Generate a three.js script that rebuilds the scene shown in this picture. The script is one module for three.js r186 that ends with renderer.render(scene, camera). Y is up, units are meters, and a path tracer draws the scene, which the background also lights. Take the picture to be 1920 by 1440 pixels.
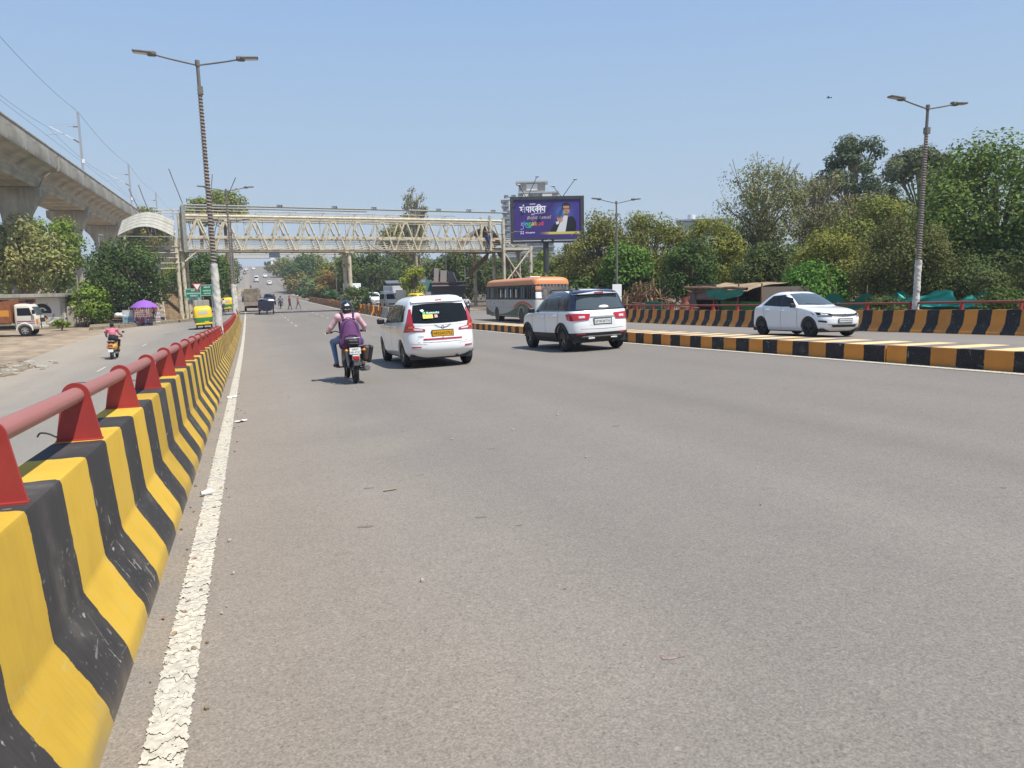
import * as THREE from 'three';
import { mergeGeometries, toCreasedNormals, mergeVertices } from 'three/addons/utils/BufferGeometryUtils.js';
import { RoundedBoxGeometry } from 'three/addons/geometries/RoundedBoxGeometry.js';
import { Brush, Evaluator, SUBTRACTION } from 'three-bvh-csg';

// ---------- camera, sky, sun, exposure ----------
// x runs across the road to the right, -z along the road, the road surface at the photographer's feet is y = 0
const scene = new THREE.Scene();
const camera = new THREE.PerspectiveCamera(53.13, 4 / 3, 0.05, 4000);
camera.position.set(0, 1.5, 0);
camera.rotation.order = 'YXZ';
camera.rotation.set(-0.131587, -0.326810, -0.02);
const EXPOSURE = 1.2;
const renderer = new THREE.WebGLRenderer({ antialias: true });
renderer.toneMapping = THREE.LinearToneMapping;
renderer.toneMappingExposure = EXPOSURE;
renderer.shadowMap.enabled = true;
{
  const W = 64, H = 512, d = new Float32Array(W * H * 4);
  const stops = [[-90, .36, .33, .29], [-4, .36, .33, .29], [0, .52, .625, .715], [4, .485, .605, .73], [10, .41, .565, .755], [19, .325, .495, .78], [38, .22, .39, .72], [60, .18, .34, .66], [90, .16, .31, .62]];
  for (let j = 0; j < H; j++) {
    const el = (j + .5) / H * 180 - 90;
    let k = 0; while (k < stops.length - 2 && stops[k + 1][0] < el) k++;
    const a = stops[k], b = stops[k + 1], t = Math.min(1, Math.max(0, (el - a[0]) / (b[0] - a[0])));
    for (let i = 0; i < W; i++) { const o = (j * W + i) * 4; for (let c = 0; c < 3; c++) d[o + c] = (a[c + 1] + (b[c + 1] - a[c + 1]) * t) / EXPOSURE; d[o + 3] = 1; }
  }
  const t = new THREE.DataTexture(d, W, H, THREE.RGBAFormat, THREE.FloatType);
  t.mapping = THREE.EquirectangularReflectionMapping; t.magFilter = THREE.LinearFilter; t.minFilter = THREE.LinearFilter; t.needsUpdate = true;
  scene.background = t; scene.environment = t;
}
const sun = new THREE.DirectionalLight(new THREE.Color(1, .955, .88), 5.0);
sun.position.set(27.7 * 4, 88.3 * 4, 38 * 4 - 40); sun.target.position.set(0, 0, -40);
sun.castShadow = true; sun.shadow.mapSize.set(4096, 4096); sun.shadow.radius = 1.2;
Object.assign(sun.shadow.camera, { left: -130, right: 130, top: 200, bottom: -120, near: 10, far: 900 });
scene.add(sun, sun.target);
scene.fog = new THREE.FogExp2(new THREE.Color(.80, .86, .95), 0.00045);

// ---------- helpers ----------
const rng = (a) => () => { a |= 0; a = a + 0x6D2B79F5 | 0; let t = Math.imul(a ^ a >>> 15, 1 | a); t = t + Math.imul(t ^ t >>> 7, 61 | t) ^ t; return ((t ^ t >>> 14) >>> 0) / 4294967296; };
const V = (x, y, z) => new THREE.Vector3(x, y, z);
const clamp = (x, a = 0, b = 1) => Math.min(b, Math.max(a, x)), lerp = (a, b, t) => a + (b - a) * t, smooth = (a, b, x) => { const t = clamp((x - a) / (b - a)); return t * t * (3 - 2 * t); };
const hash = (x, y, s) => { let h = Math.imul(x, 374761393) ^ Math.imul(y, 668265263) ^ Math.imul(s, 1274126177); h = Math.imul(h ^ h >>> 13, 1274126177); return ((h ^ h >>> 16) >>> 0) / 4294967296; };
function vn(x, y, per, s = 0) {          // value noise that repeats every `per` cells
  const x0 = Math.floor(x), y0 = Math.floor(y), fx = x - x0, fy = y - y0, u = fx * fx * (3 - 2 * fx), v = fy * fy * (3 - 2 * fy), m = (a) => ((a % per) + per) % per;
  const a = hash(m(x0), m(y0), s), b = hash(m(x0 + 1), m(y0), s), c = hash(m(x0), m(y0 + 1), s), d = hash(m(x0 + 1), m(y0 + 1), s);
  return a + (b - a) * u + (c - a) * v + (a - b - c + d) * u * v;
}
const fbm = (x, y, per, oct = 4, s = 0) => { let r = 0, a = .5, n = 0; for (let i = 0; i < oct; i++) { r += a * vn(x, y, per, s + i); n += a; a *= .5; x *= 2; y *= 2; per *= 2; } return r / n; };
const used = {};
const numbered = (n) => { const k = used[n] = (used[n] ?? -1) + 1; return k ? n + '_' + String(k).padStart(3, '0') : n; };
function tex(w, h, f, srgb = true) {
  const d = new Uint8Array(w * h * 4), o = [0, 0, 0, 1];
  for (let y = 0; y < h; y++) for (let x = 0; x < w; x++) { o[3] = 1; f(x / w, y / h, o, x, y); const i = (y * w + x) * 4; for (let c = 0; c < 4; c++) d[i + c] = clamp(o[c]) * 255; }
  const t = new THREE.DataTexture(d, w, h); t.wrapS = t.wrapT = THREE.RepeatWrapping; t.magFilter = THREE.LinearFilter; t.minFilter = THREE.LinearMipmapLinearFilter; t.generateMipmaps = true;
  if (srgb) t.colorSpace = THREE.SRGBColorSpace; t.needsUpdate = true; return t;
}
function canvas(w, h, draw) {
  const c = document.createElement('canvas'); c.width = w; c.height = h; const g = c.getContext('2d'); draw(g, w, h);
  const t = new THREE.CanvasTexture(c); t.colorSpace = THREE.SRGBColorSpace; return t;
}
const rep = (t, x, y) => { const c = t.clone(); c.repeat.set(x, y); c.needsUpdate = true; return c; };
const mat = (color, roughness = .7, o = {}) => { const m = new THREE.MeshPhysicalMaterial({ roughness, side: THREE.DoubleSide, ...o }); if (Array.isArray(color)) m.color.setRGB(...color); else m.color.set(color); return m; };
function plain(g) {                       // one layout for everything that is merged
  if (g.index) g = g.toNonIndexed();
  for (const k of Object.keys(g.attributes)) if (!['position', 'normal', 'uv', 'color'].includes(k)) g.deleteAttribute(k);
  if (!g.attributes.normal) g.computeVertexNormals();
  if (!g.attributes.uv) g.setAttribute('uv', new THREE.BufferAttribute(new Float32Array(g.attributes.position.count * 2), 2));
  g.groups = []; return g;
}
const merge = (list) => { list = list.flat(9).map(plain); if (list.some((g) => g.attributes.color)) for (const g of list) if (!g.attributes.color) g.setAttribute('color', new THREE.BufferAttribute(new Float32Array(g.attributes.position.count * 3).fill(1), 3)); return list.length > 1 ? mergeGeometries(list) : list[0]; };
function box(w, h, d, x = 0, y = 0, z = 0, rx = 0, ry = 0, rz = 0) {
  const g = new THREE.BoxGeometry(w, h, d), u = g.attributes.uv, dim = [[d, h], [d, h], [w, d], [w, d], [w, h], [w, h]];
  for (let i = 0; i < 24; i++) { const q = dim[i >> 2]; u.setXY(i, u.getX(i) * q[0] + x, u.getY(i) * q[1] + y); }
  return place(g, x, y, z, rx, ry, rz);
}
const rbox = (w, h, d, r, x = 0, y = 0, z = 0, rx = 0, ry = 0, rz = 0) => place(new RoundedBoxGeometry(w, h, d, 2, Math.min(r, w / 2.01, h / 2.01, d / 2.01)), x, y, z, rx, ry, rz);
function place(g, x, y, z, rx = 0, ry = 0, rz = 0) { if (rx || ry || rz) g.applyMatrix4(new THREE.Matrix4().makeRotationFromEuler(new THREE.Euler(rx, ry, rz, 'YXZ'))); return g.translate(x, y, z); }
function cyl(p, q, r0, r1 = r0, n = 8, caps = true) {
  p = Array.isArray(p) ? V(...p) : p; q = Array.isArray(q) ? V(...q) : q;
  const d = q.clone().sub(p), L = d.length(), g = new THREE.CylinderGeometry(r1, r0, L, n, 1, !caps), u = g.attributes.uv;
  for (let i = 0; i < u.count; i++) u.setXY(i, u.getX(i) * 6.283 * Math.max(r0, r1), u.getY(i) * L);
  g.applyQuaternion(new THREE.Quaternion().setFromUnitVectors(V(0, 1, 0), d.normalize()));
  return g.translate((p.x + q.x) / 2, (p.y + q.y) / 2, (p.z + q.z) / 2);
}
function bar(p, q, w, h = w) {            // square section from p to q
  p = V(...p); q = V(...q); const d = q.clone().sub(p), L = d.length(), g = box(w, L, h), m = new THREE.Matrix4(), y = d.normalize(), x = V(0, 0, 1).cross(y); if (x.lengthSq() < 1e-4) x.set(1, 0, 0); x.normalize();
  m.makeBasis(x, y, x.clone().cross(y)); g.applyMatrix4(m); return g.translate((p.x + q.x) / 2, (p.y + q.y) / 2, (p.z + q.z) / 2);
}
const tube = (pts, r, n = 6, seg = 0, closed = false) => new THREE.TubeGeometry(new THREE.CatmullRomCurve3(pts.map((p) => Array.isArray(p) ? V(...p) : p), closed), seg || pts.length * 4, r, n, closed);
const ball = (r, x, y, z, sx = 1, sy = 1, sz = 1, n = 12) => new THREE.SphereGeometry(r, n, Math.ceil(n * .7)).scale(sx, sy, sz).translate(x, y, z);
const lathe = (pts, n = 20) => new THREE.LatheGeometry(pts.map((p) => new THREE.Vector2(...p)), n);
function slab(pts, y0, y1) {              // polygon in x, z extruded upwards
  const s = new THREE.Shape(pts.map((p) => new THREE.Vector2(p[0], -p[1]))), g = new THREE.ExtrudeGeometry(s, { depth: y1 - y0, bevelEnabled: false });
  return g.rotateX(-Math.PI / 2).translate(0, y0, 0);
}
function extr(pts, depth, bevel = 0) {    // polygon in x, y, centred on z = 0
  const s = pts.getPoints ? pts : new THREE.Shape(pts.map((p) => new THREE.Vector2(...p))), g = new THREE.ExtrudeGeometry(s, { depth: depth - 2 * bevel, bevelEnabled: bevel > 0, bevelSize: bevel, bevelThickness: bevel, bevelSegments: 2, curveSegments: 10 });
  return g.translate(0, 0, -depth / 2 + bevel);
}
function grid(nu, nv, f, uvf) {           // indexed surface f(u, v) -> [x, y, z]
  const p = [], t = [], ix = [];
  for (let j = 0; j <= nv; j++) for (let i = 0; i <= nu; i++) { p.push(...f(i / nu, j / nv)); t.push(...(uvf ? uvf(i / nu, j / nv) : [i / nu, j / nv])); }
  for (let j = 0; j < nv; j++) for (let i = 0; i < nu; i++) { const a = j * (nu + 1) + i, b = a + 1, c = a + nu + 1, d = c + 1; ix.push(a, b, d, a, d, c); }
  const g = new THREE.BufferGeometry(); g.setAttribute('position', new THREE.Float32BufferAttribute(p, 3)); g.setAttribute('uv', new THREE.Float32BufferAttribute(t, 2)); g.setIndex(ix); g.computeVertexNormals(); return g;
}
function mesh(name, geos, material, parent, label) {
  const o = new THREE.Mesh(Array.isArray(geos) ? merge(geos) : geos, material); o.name = name; o.castShadow = o.receiveShadow = true; parent?.add(o); if (label) o.userData.label = label; return o;
}
function thing(name, label, category, x = 0, y = 0, z = 0, ry = 0, group) {
  const o = new THREE.Group(); o.name = numbered(name); o.position.set(x, y, z); o.rotation.y = ry; o.userData = { label, category }; if (group) o.userData.group = group; scene.add(o); return o;
}
function solo(name, label, category, geos, material, group) { const o = mesh(numbered(name), geos, material, scene); o.userData = { label, category }; if (group) o.userData.group = group; return o; }
function struct(name, geos, material) { const o = mesh(name, geos, material, scene); o.userData.kind = 'structure'; return o; }
function copy(src, label, x, y, z, ry, group) {
  const o = src.clone(); o.name = numbered(src.name.replace(/_\d{3}$/, '')); o.userData = { ...src.userData, label }; if (group) o.userData.group = group; o.position.set(x, y, z); o.rotation.y = ry; scene.add(o); return o;
}

// ---------- levels: the ramp comes down at 3 %, levels out under the footbridge and climbs again far away ----------
function P(s) {
  if (s < 25) return -.031 * s;
  if (s < 60) { const t = s - 25; return -.775 - .031 * t + .031 * t * t / 70; }
  const b = -1.3175;
  if (s < 190) return b;
  if (s < 270) { const t = s - 190; return b + .06 * t * t / 160; }
  if (s < 470) return b + 2.4 + .06 * (s - 270);
  const t = Math.min(s, 530) - 470; return b + 14.4 + .06 * t - .06 * t * t / 80;
}
const kk = (s) => clamp((80 - s) / 45);
function low(x, s) { const up = smooth(-7.5, -1.2, x) * smooth(45, 75, s); return lerp(-1.7, P(s), Math.max(up, smooth(120, 200, s))); }
function gY(x, s) { return x < -1 ? low(x, s) : x < 11 ? P(s) + .025 * kk(s) * x : x < 23 ? P(s) + kk(s) * (.27 - .015 * (x - 10.8)) : side(x, s); }
function side(x, s) { return -1.3 + (P(Math.max(s, 60)) + 1.3175); }
// ---------- surface textures ----------
const grainT = tex(1024, 1024, (u, v, o, x, y) => {
  const n = fbm(u * 40, v * 40, 40, 3, 3), f = vn(u * 340, v * 340, 340, 9), g = vn(u * 512, v * 512, 512, 14), k = hash(x, y, 5);
  let t = .84 + (n - .5) * .03 + (f - .5) * .095 + (g - .5) * .16 + (k - .5) * .14;
  const st = vn(u * 230, v * 230, 230, 21); if (st > .88) t += (st - .88) * 1.1; if (f < .08) t -= .1;
  const w = (hash(x >> 1, y >> 1, 77) > .9985) ? .16 : 0; t += w;
  o[0] = t; o[1] = t * .985; o[2] = t * .965;
});
const grainB = tex(512, 512, (u, v, o, x, y) => { const f = vn(u * 170, v * 170, 170, 9), g = vn(u * 256, v * 256, 256, 14); o[0] = o[1] = o[2] = .5 + (f - .5) * .6 + (g - .5) * .4; }, false);
const dirtT = tex(1024, 1024, (u, v, o, x, y) => {
  const n = fbm(u * 8, v * 8, 8, 5, 31), f = fbm(u * 120, v * 120, 120, 2, 33), k = hash(x, y, 8), p = vn(u * 200, v * 200, 200, 4);
  let t = .78 + (n - .5) * .36 + (f - .5) * .28 + (k - .5) * .12; if (p > .9) t *= p > .96 ? 1.2 : .72;
  o[0] = t; o[1] = t * .95; o[2] = t * .87;
});
const concT = tex(1024, 1024, (u, v, o, x, y) => {
  const n = fbm(u * 5, v * 5, 5, 6, 51), st = fbm(u * 40, v * 3, 40, 3, 55), k = hash(x, y, 8);
  const t = .84 + (n - .5) * .34 + (st - .5) * .22 + (k - .5) * .05; o[0] = t; o[1] = t * .985; o[2] = t * .95;
});
const rustT = tex(512, 512, (u, v, o, x, y) => {
  const n = fbm(u * 6, v * 6, 6, 5, 61), m = fbm(u * 24, v * 24, 24, 3, 66), r = smooth(.60, .76, n * .7 + m * .3) * .8, d = .92 + (fbm(u * 12, v * 12, 12, 3, 69) - .5) * .25;
  o[0] = lerp(.93 * d, .50, r); o[1] = lerp(.90 * d, .36, r); o[2] = lerp(.82 * d, .24, r);
});
const barkT = tex(256, 256, (u, v, o) => { const n = fbm(u * 24, v * 6, 24, 4, 81); const t = .55 + n * .6; o[0] = t; o[1] = t * .96; o[2] = t * .9; });
const dustT = tex(512, 512, (u, v, o, x, y) => { const n = fbm(u * 6, v * 6, 6, 5, 91), k = hash(x, y, 3); const t = .86 + (n - .5) * .24 + (k - .5) * .05; o[0] = t; o[1] = t * .99; o[2] = t * .97; });
// painted yellow and black blocks with scuffs, scratches and chipped edges; u covers 8 m of length, v 2 m of profile
function stripePaint(seed, wear, toeDust, yel, blk) {
  const R = rng(seed), W = 2048, H = 512, marks = [];
  for (let i = 0; i < 170; i++) { const x = R() * W, y = R() < .6 ? lerp(.02, .3, R()) * H : R() * .75 * H, a = R() < .5 ? R() * .6 - .3 : 1.3 + R() * .5, l = 3 + R() * R() * 46; marks.push([x, y, Math.cos(a), Math.sin(a), l, .6 + R() * 1.5 * (R() < .2 ? 2 : 1), R()]); }
  const scr = new Float32Array(W * H);
  for (const [x, y, dx, dy, l, r, q] of marks) for (let t = 0; t < l; t += .7) { const w = r * (1 - t / l * .5) * (.6 + hash(t | 0, x | 0, 4)); for (let j = -3; j <= 3; j++) for (let i = -3; i <= 3; i++) if (i * i + j * j < w * w) { const X = ((x + dx * t + i) % W + W) % W | 0, Y = Math.round(y + dy * t + j); if (Y >= 0 && Y < H) scr[Y * W + X] = Math.max(scr[Y * W + X], .35 + .65 * q); } }
  return tex(W, H, (u, v, o, x, y) => {
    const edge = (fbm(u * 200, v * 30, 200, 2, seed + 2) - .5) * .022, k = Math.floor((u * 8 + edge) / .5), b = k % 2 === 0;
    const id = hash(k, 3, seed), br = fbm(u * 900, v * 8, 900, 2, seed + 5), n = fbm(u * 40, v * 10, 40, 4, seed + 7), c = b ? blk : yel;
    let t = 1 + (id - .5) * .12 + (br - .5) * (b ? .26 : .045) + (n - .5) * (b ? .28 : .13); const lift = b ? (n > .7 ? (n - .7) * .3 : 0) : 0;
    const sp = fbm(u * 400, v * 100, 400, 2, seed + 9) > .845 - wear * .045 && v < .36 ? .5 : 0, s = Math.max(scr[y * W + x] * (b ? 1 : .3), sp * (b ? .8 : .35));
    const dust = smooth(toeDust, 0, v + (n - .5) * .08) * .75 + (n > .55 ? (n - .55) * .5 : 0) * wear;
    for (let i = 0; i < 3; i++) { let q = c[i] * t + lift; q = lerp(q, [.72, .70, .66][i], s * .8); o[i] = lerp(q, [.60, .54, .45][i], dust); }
  });
}
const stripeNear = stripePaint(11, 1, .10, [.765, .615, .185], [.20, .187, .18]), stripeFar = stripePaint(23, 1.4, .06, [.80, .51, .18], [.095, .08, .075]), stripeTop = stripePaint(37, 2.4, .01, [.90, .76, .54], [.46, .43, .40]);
const lineT = tex(256, 2048, (u, v, o, x, y) => {         // cracked thermoplastic line, 0.2 m by 4 m
  const e = (fbm(u * 3, v * 160, 160, 3, 5) - .5) * .17, d = Math.min(u, 1 - u) + e * .9;
  const w = v * 46 + (fbm(u * 6, v * 40, 40, 3, 8) - .5) * 1.6, ck = Math.abs(w - Math.round(w)), open = hash(Math.round(w) % 46, 2, 4);
  const crack = ck < .02 + open * open * .10 * (Math.abs(u - .5) * 1.6 + .2) ? 1 : 0, patch = fbm(u * 14, v * 280, 280, 3, 12), gone = patch < .2 + (open > .85 ? .05 : 0) ? 1 : 0;
  o[3] = d < .08 || crack || gone ? 0 : 1; const t = .92 + (fbm(u * 10, v * 200, 200, 3, 15) - .5) * .28 + (hash(x, y, 2) - .5) * .06; o[0] = t; o[1] = t * .97; o[2] = t * .91;
});

// ---------- materials ----------
const M = {
  road: mat([.292, .263, .231], .9, { map: grainT, bumpMap: grainB, bumpScale: .0012, vertexColors: true }),
  service: mat([.335, .31, .275], .92, { map: grainT, vertexColors: true }),
  dirt: mat([.52, .455, .375], .95, { map: dirtT, vertexColors: true }),
  pave: mat([.42, .375, .315], .95, { map: dirtT }),
  conc: mat([.58, .545, .475], .85, { map: rep(concT, .11, .11) }),
  concDark: mat([.52, .50, .455], .85, { map: rep(concT, .17, .17) }),
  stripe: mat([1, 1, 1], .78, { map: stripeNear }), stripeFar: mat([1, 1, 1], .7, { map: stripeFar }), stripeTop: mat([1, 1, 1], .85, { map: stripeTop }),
  line: mat([.62, .61, .575], .75, { map: lineT, alphaTest: .5 }),
  red: mat([.40, .045, .04], .5, { map: dustT }), redDust: mat([.48, .19, .165], .55, { map: dustT }), redDull: mat([.33, .08, .06], .6, { map: dustT }),
  cream: mat([.78, .745, .665], .6, { map: rep(rustT, .45, .35) }), creamDull: mat([.58, .53, .46], .7, { map: rep(rustT, .5, .5) }), greyPipe: mat([.36, .38, .36], .55, { map: dustT }), rusty: mat([.26, .17, .12], .8, { map: dustT }),
  galv: mat([.42, .43, .44], .45, { metalness: .5 }), darkSteel: mat([.05, .05, .055], .5), poleGrey: mat([.20, .19, .18], .6, { map: dustT }), wrap: mat([.74, .72, .67], .9, { map: rep(dustT, .6, .6) }), wire: mat([.34, .27, .22], .7), cable: mat([.03, .03, .03], .6),
  lens: mat([.55, .56, .54], .3), white: mat([.80, .80, .79], .5), whitePaint: mat([.83, .83, .815], .22, { clearcoat: .7, clearcoatRoughness: .06 }), black: mat([.012, .012, .013], .45), rubber: mat([.016, .016, .017], .9), trim: mat([.022, .022, .024], .6),
  glass: mat([.012, .015, .017], .05, { specularIntensity: .4 }), glassPale: mat([.075, .095, .105], .06, { specularIntensity: 1 }), navy: mat([.012, .013, .028], .18, { clearcoat: .8, clearcoatRoughness: .05 }),
  lampRed: mat([.48, .012, .02], .15, { clearcoat: 1 }), lampClear: mat([.62, .6, .6], .12, { clearcoat: 1 }), amber: mat([.75, .25, .02], .25), alloy: mat([.20, .20, .205], .35, { metalness: .5 }), silver: mat([.45, .45, .45], .4, { metalness: .5 }), chrome: mat([.7, .7, .7], .15, { metalness: 1 }),
  bark: mat([.20, .155, .11], .95, { map: barkT }), barkPale: mat([.42, .37, .30], .95, { map: barkT }),
  green: mat([.02, .22, .06], .5), greenNet: mat([.015, .21, .145], .9, { map: dustT }), tarp: mat([.02, .26, .17], .75, { map: dustT }), yellow: mat([.82, .52, .02], .4), orange: mat([.62, .24, .09], .45),
  skinA: mat([.32, .18, .11], .6), wood: mat([.30, .19, .11], .9, { map: barkT }), thatch: mat([.52, .42, .30], .95, { map: dirtT }),
};
const tone = (c, r = .6) => mat(c, r);

// ---------- ground, roads ----------
function sheet(x0, x1, s0, s1, nx, fy, colour, lift = 0) {
  const S = []; for (let s = s0; s < s1;) { S.push(s); s += s < 30 ? .5 : s < 70 ? 1 : s < 140 ? 2.5 : 8; } S.push(s1);
  const p = [], uv = [], col = [], ix = [], N = S.length, c = [1, 1, 1];
  for (const s of S) for (let i = 0; i <= nx; i++) { const x = lerp(typeof x0 === 'function' ? x0(s) : x0, typeof x1 === 'function' ? x1(s) : x1, i / nx); p.push(x, fy(x, s) + lift, -s); uv.push(x / 3.1, s / 3.1); colour(x, s, c); col.push(...c); }
  for (let j = 0; j < N - 1; j++) for (let i = 0; i < nx; i++) { const a = j * (nx + 1) + i, b = a + 1, d = a + nx + 1, e = d + 1; ix.push(a, b, e, a, e, d); }
  const g = new THREE.BufferGeometry(); g.setAttribute('position', new THREE.Float32BufferAttribute(p, 3)); g.setAttribute('uv', new THREE.Float32BufferAttribute(uv, 2)); g.setAttribute('color', new THREE.Float32BufferAttribute(col, 3)); g.setIndex(ix); g.computeVertexNormals(); return g;
}
const blotch = (x, s, o) => fbm(x * .35 + 50, s * .12 + 50, 4096, 4, o) - .5, streak = (x, s, o) => fbm(x * 1.6 + 90, s * .035 + 90, 4096, 4, o) - .5, patchy = (x, s, o) => fbm(x * 1.3 + 20, s * 1.1 + 20, 4096, 3, o) - .5;
function asphalt(x, s, c) {
  let t = 1 + blotch(x, s, 3) * .26 + streak(x, s, 7) * .22 + patchy(x, s, 9) * .10;
  const dust = smooth(2.0 + patchy(x, s, 12) * 2.2, -.1 + patchy(x, s, 14) * .5, x);              // fine pale dust swept to the edge, broken into patches
  c[0] = t * (1 + dust * .26); c[1] = t * (1 + dust * .23); c[2] = t * (1 + dust * .175);
}
struct('road', sheet(-.985, 11.0, -9, 545, 20, gY, asphalt), M.road);
struct('opposite_road', sheet(11.06, 22.6, -9, 545, 16, (x, s) => gY(Math.max(11.01, x), s), (x, s, c) => { const t = 1.05 + blotch(x, s, 33) * .25 + streak(x, s, 37) * .22; c[0] = t; c[1] = t; c[2] = t * .99; }), M.road);
struct('service_road', sheet((s) => -9.4 - 1.2 * smooth(20, 60, s) + 5.2 * smooth(62, 100, s), -1.14, -9, 545, 26, low, (x, s, c) => { const d = smooth(-4.6 + patchy(x, s, 18) * 4, -9.2 + patchy(x, s, 28) * 2, x), t = 1 + blotch(x, s, 43) * .25 + streak(x, s, 47) * .2; c[0] = t * (1 + d * .40); c[1] = t * (1 + d * .32); c[2] = t * (1 + d * .2); }, .004), M.service);
{ // ground: one sheet out to the horizon
  const X = [-900, -400, -150, -70, -45, -30]; for (let x = -24; x <= -2; x += 1) X.push(x); X.push(-1.3, 0, 8, 16, 22.7, 24, 27, 31, 36, 45, 70, 150, 400, 900);
  const S = [-30, -10]; for (let s = 0; s < 110; s += 2) S.push(s); S.push(110, 125, 140, 160, 180, 200, 225, 250, 280, 320, 370, 420, 470, 500, 530, 600, 800, 1200, 2000);
  const R = rng(5), p = [], uv = [], col = [], ix = [];
  for (const s of S) for (const x of X) {
    const far = smooth(540, 700, s), y = x < -1.2 ? low(x, s) - .012 + (x < -11 ? (R() - .5) * .05 : 0) : x < 22.7 ? gY(x, s) - .5 : side(x, s) - .02 + (R() - .5) * .04;
    p.push(x, lerp(y, 2, far), -s); uv.push(x / 4.3, s / 4.3); const litter = x > 23.5 ? smooth(.30, .55, fbm(x * .5 + 40, s * .5 + 40, 4096, 4, 71) + .18) * .62 : 0, t = (1 + blotch(x, s, 63) * .5 + patchy(x, s, 66) * .35) * (1 - litter); col.push(t, t * (1 - .03), t * .95);  // dirt right of the far barrier is darkened in noisy patches
  }
  const n = X.length; for (let j = 0; j < S.length - 1; j++) for (let i = 0; i < n - 1; i++) { const a = j * n + i, b = a + 1, d = a + n, e = d + 1; ix.push(a, b, e, a, e, d); }
  const g = new THREE.BufferGeometry(); g.setAttribute('position', new THREE.Float32BufferAttribute(p, 3)); g.setAttribute('uv', new THREE.Float32BufferAttribute(uv, 2)); g.setAttribute('color', new THREE.Float32BufferAttribute(col, 3)); g.setIndex(ix); g.computeVertexNormals();
  struct('ground', g, M.dirt);
}
// oil drips, tar spots and faint reddish smears on the asphalt
{ const R = rng(202), mk = (n, smin, smax, r0, r1) => { const L = []; for (let i = 0; i < n; i++) { const s = smin + Math.pow(R(), 1.5) * (smax - smin), x = .2 + R() * 10, r = r0 + R() * R() * r1, e = 1 + R() * 1.6, ph = R() * 9, a0 = R() * .8 - .4; const sh = new THREE.Shape([...Array(14)].map((_, k) => { const a = k / 14 * 6.283, q = r * (.65 + .6 * vn(Math.cos(a) * 1.3 + ph, Math.sin(a) * 1.3 + ph, 64, 5)); return new THREE.Vector2(Math.cos(a) * q * e, Math.sin(a) * q); })), g = new THREE.ShapeGeometry(sh).rotateX(-Math.PI / 2).rotateY(a0).translate(x, 0, -s), p = g.attributes.position, u = g.attributes.uv; for (let k = 0; k < p.count; k++) { p.setY(k, gY(p.getX(k), -p.getZ(k)) + .0022); u.setXY(k, p.getX(k) / 3.1, -p.getZ(k) / 3.1); } g.computeVertexNormals(); L.push(g); } return L; };
  struct('road_stains', mk(60, 2.5, 34, .01, .022), mat([.25, .224, .197], .85, { map: grainT })); struct('road_smears', mk(5, 2.6, 8, .015, .025), mat([.355, .285, .245], .9, { map: grainT })); }
// painted lines
function ribbon(x, w, s0, s1, step = 1, lift = .006) { const n = Math.ceil((s1 - s0) / step); return grid(1, n, (u, v) => { const s = lerp(s0, s1, v), X = x + (u - .5) * w; return [X, gY(X, s) + lift, -s]; }, (u, v) => [u, lerp(s0, s1, v) / 4]); }
const lines = struct('edge_line', [ribbon(-.373, .17, -6, 190, 1)], M.line);
struct('median_edge_line', [ribbon(10.67, .2, -6, 38, 1), ribbon(10.35, .19, 58, 190, 2)], M.line);
{ const d = []; for (let s = 56; s < 186; s += 5.6) d.push(ribbon(3.1, .13, s, s + 1.7, .85), ribbon(6.5, .13, s + 1, s + 2.9, .95)); struct('lane_dashes', d, M.line); }
struct('lane_marks', [6, 20, 34, 48].map((s) => grid(1, 2, (u, v) => { const S = s + v * 2, X = -5.9 + u * .1; return [X, low(X, S) + .012, -S]; }, (u, v) => [u, v * .5])), M.line);

// ---------- crash barrier beside the photographer, with its pipe rail ----------
const prof = [[-.565, -.05], [-.586, .079], [-.739, .347], [-.783, .85], [-1.047, .85], [-1.09, .347], [-1.25, .079], [-1.255, -2.4]];
function extrudeRoad(profile, s0, s1, step, base, uOff, per = 8) {   // sweep a profile along the road, u = metres / 8, v = metres / 2
  const pts = [], vs = []; let acc = .02;
  for (let i = 0; i < profile.length; i++) {   // doubled points keep the edges, a little chamfer softens them
    const a = profile[Math.max(0, i - 1)], b = profile[i], c = profile[Math.min(profile.length - 1, i + 1)], cut = (q) => { const L = Math.hypot(q[0] - b[0], q[1] - b[1]) || 1, k = Math.min(.022, L * .3) / L; return [b[0] + (q[0] - b[0]) * k, b[1] + (q[1] - b[1]) * k]; };
    if (i > 0 && i < profile.length - 1) pts.push(cut(a), [lerp(b[0], (cut(a)[0] + cut(c)[0]) / 2, .45), lerp(b[1], (cut(a)[1] + cut(c)[1]) / 2, .45)], cut(c)); else pts.push(b);
  }
  for (let i = 0; i < pts.length; i++) { if (i) acc += Math.hypot(pts[i][0] - pts[i - 1][0], pts[i][1] - pts[i - 1][1]); vs.push(acc); }
  const n = Math.ceil((s1 - s0) / step), m = pts.length - 1;
  const g = grid(m, n, (u, v) => { const k = Math.round(u * m), s = lerp(s0, s1, v), q = pts[k]; return [q[0], base(s) + q[1], -s]; }, (u, v) => [(lerp(s0, s1, v) - uOff) / per, vs[Math.round(u * m)] / 2]);
  const cap = (s) => { const t = new THREE.ShapeGeometry(new THREE.Shape(profile.map((p) => new THREE.Vector2(...p)))); const uv = t.attributes.uv; for (let i = 0; i < uv.count; i++) uv.setXY(i, (s - uOff) / per, .3); return t.translate(0, base(s), -s); };
  return toCreasedNormals(mergeVertices(mergeGeometries([plain(g), plain(cap(s0)), plain(cap(s1))]), 1e-4), .5);
}
const baseL = (s) => P(s) - .013 * kk(s);
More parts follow.
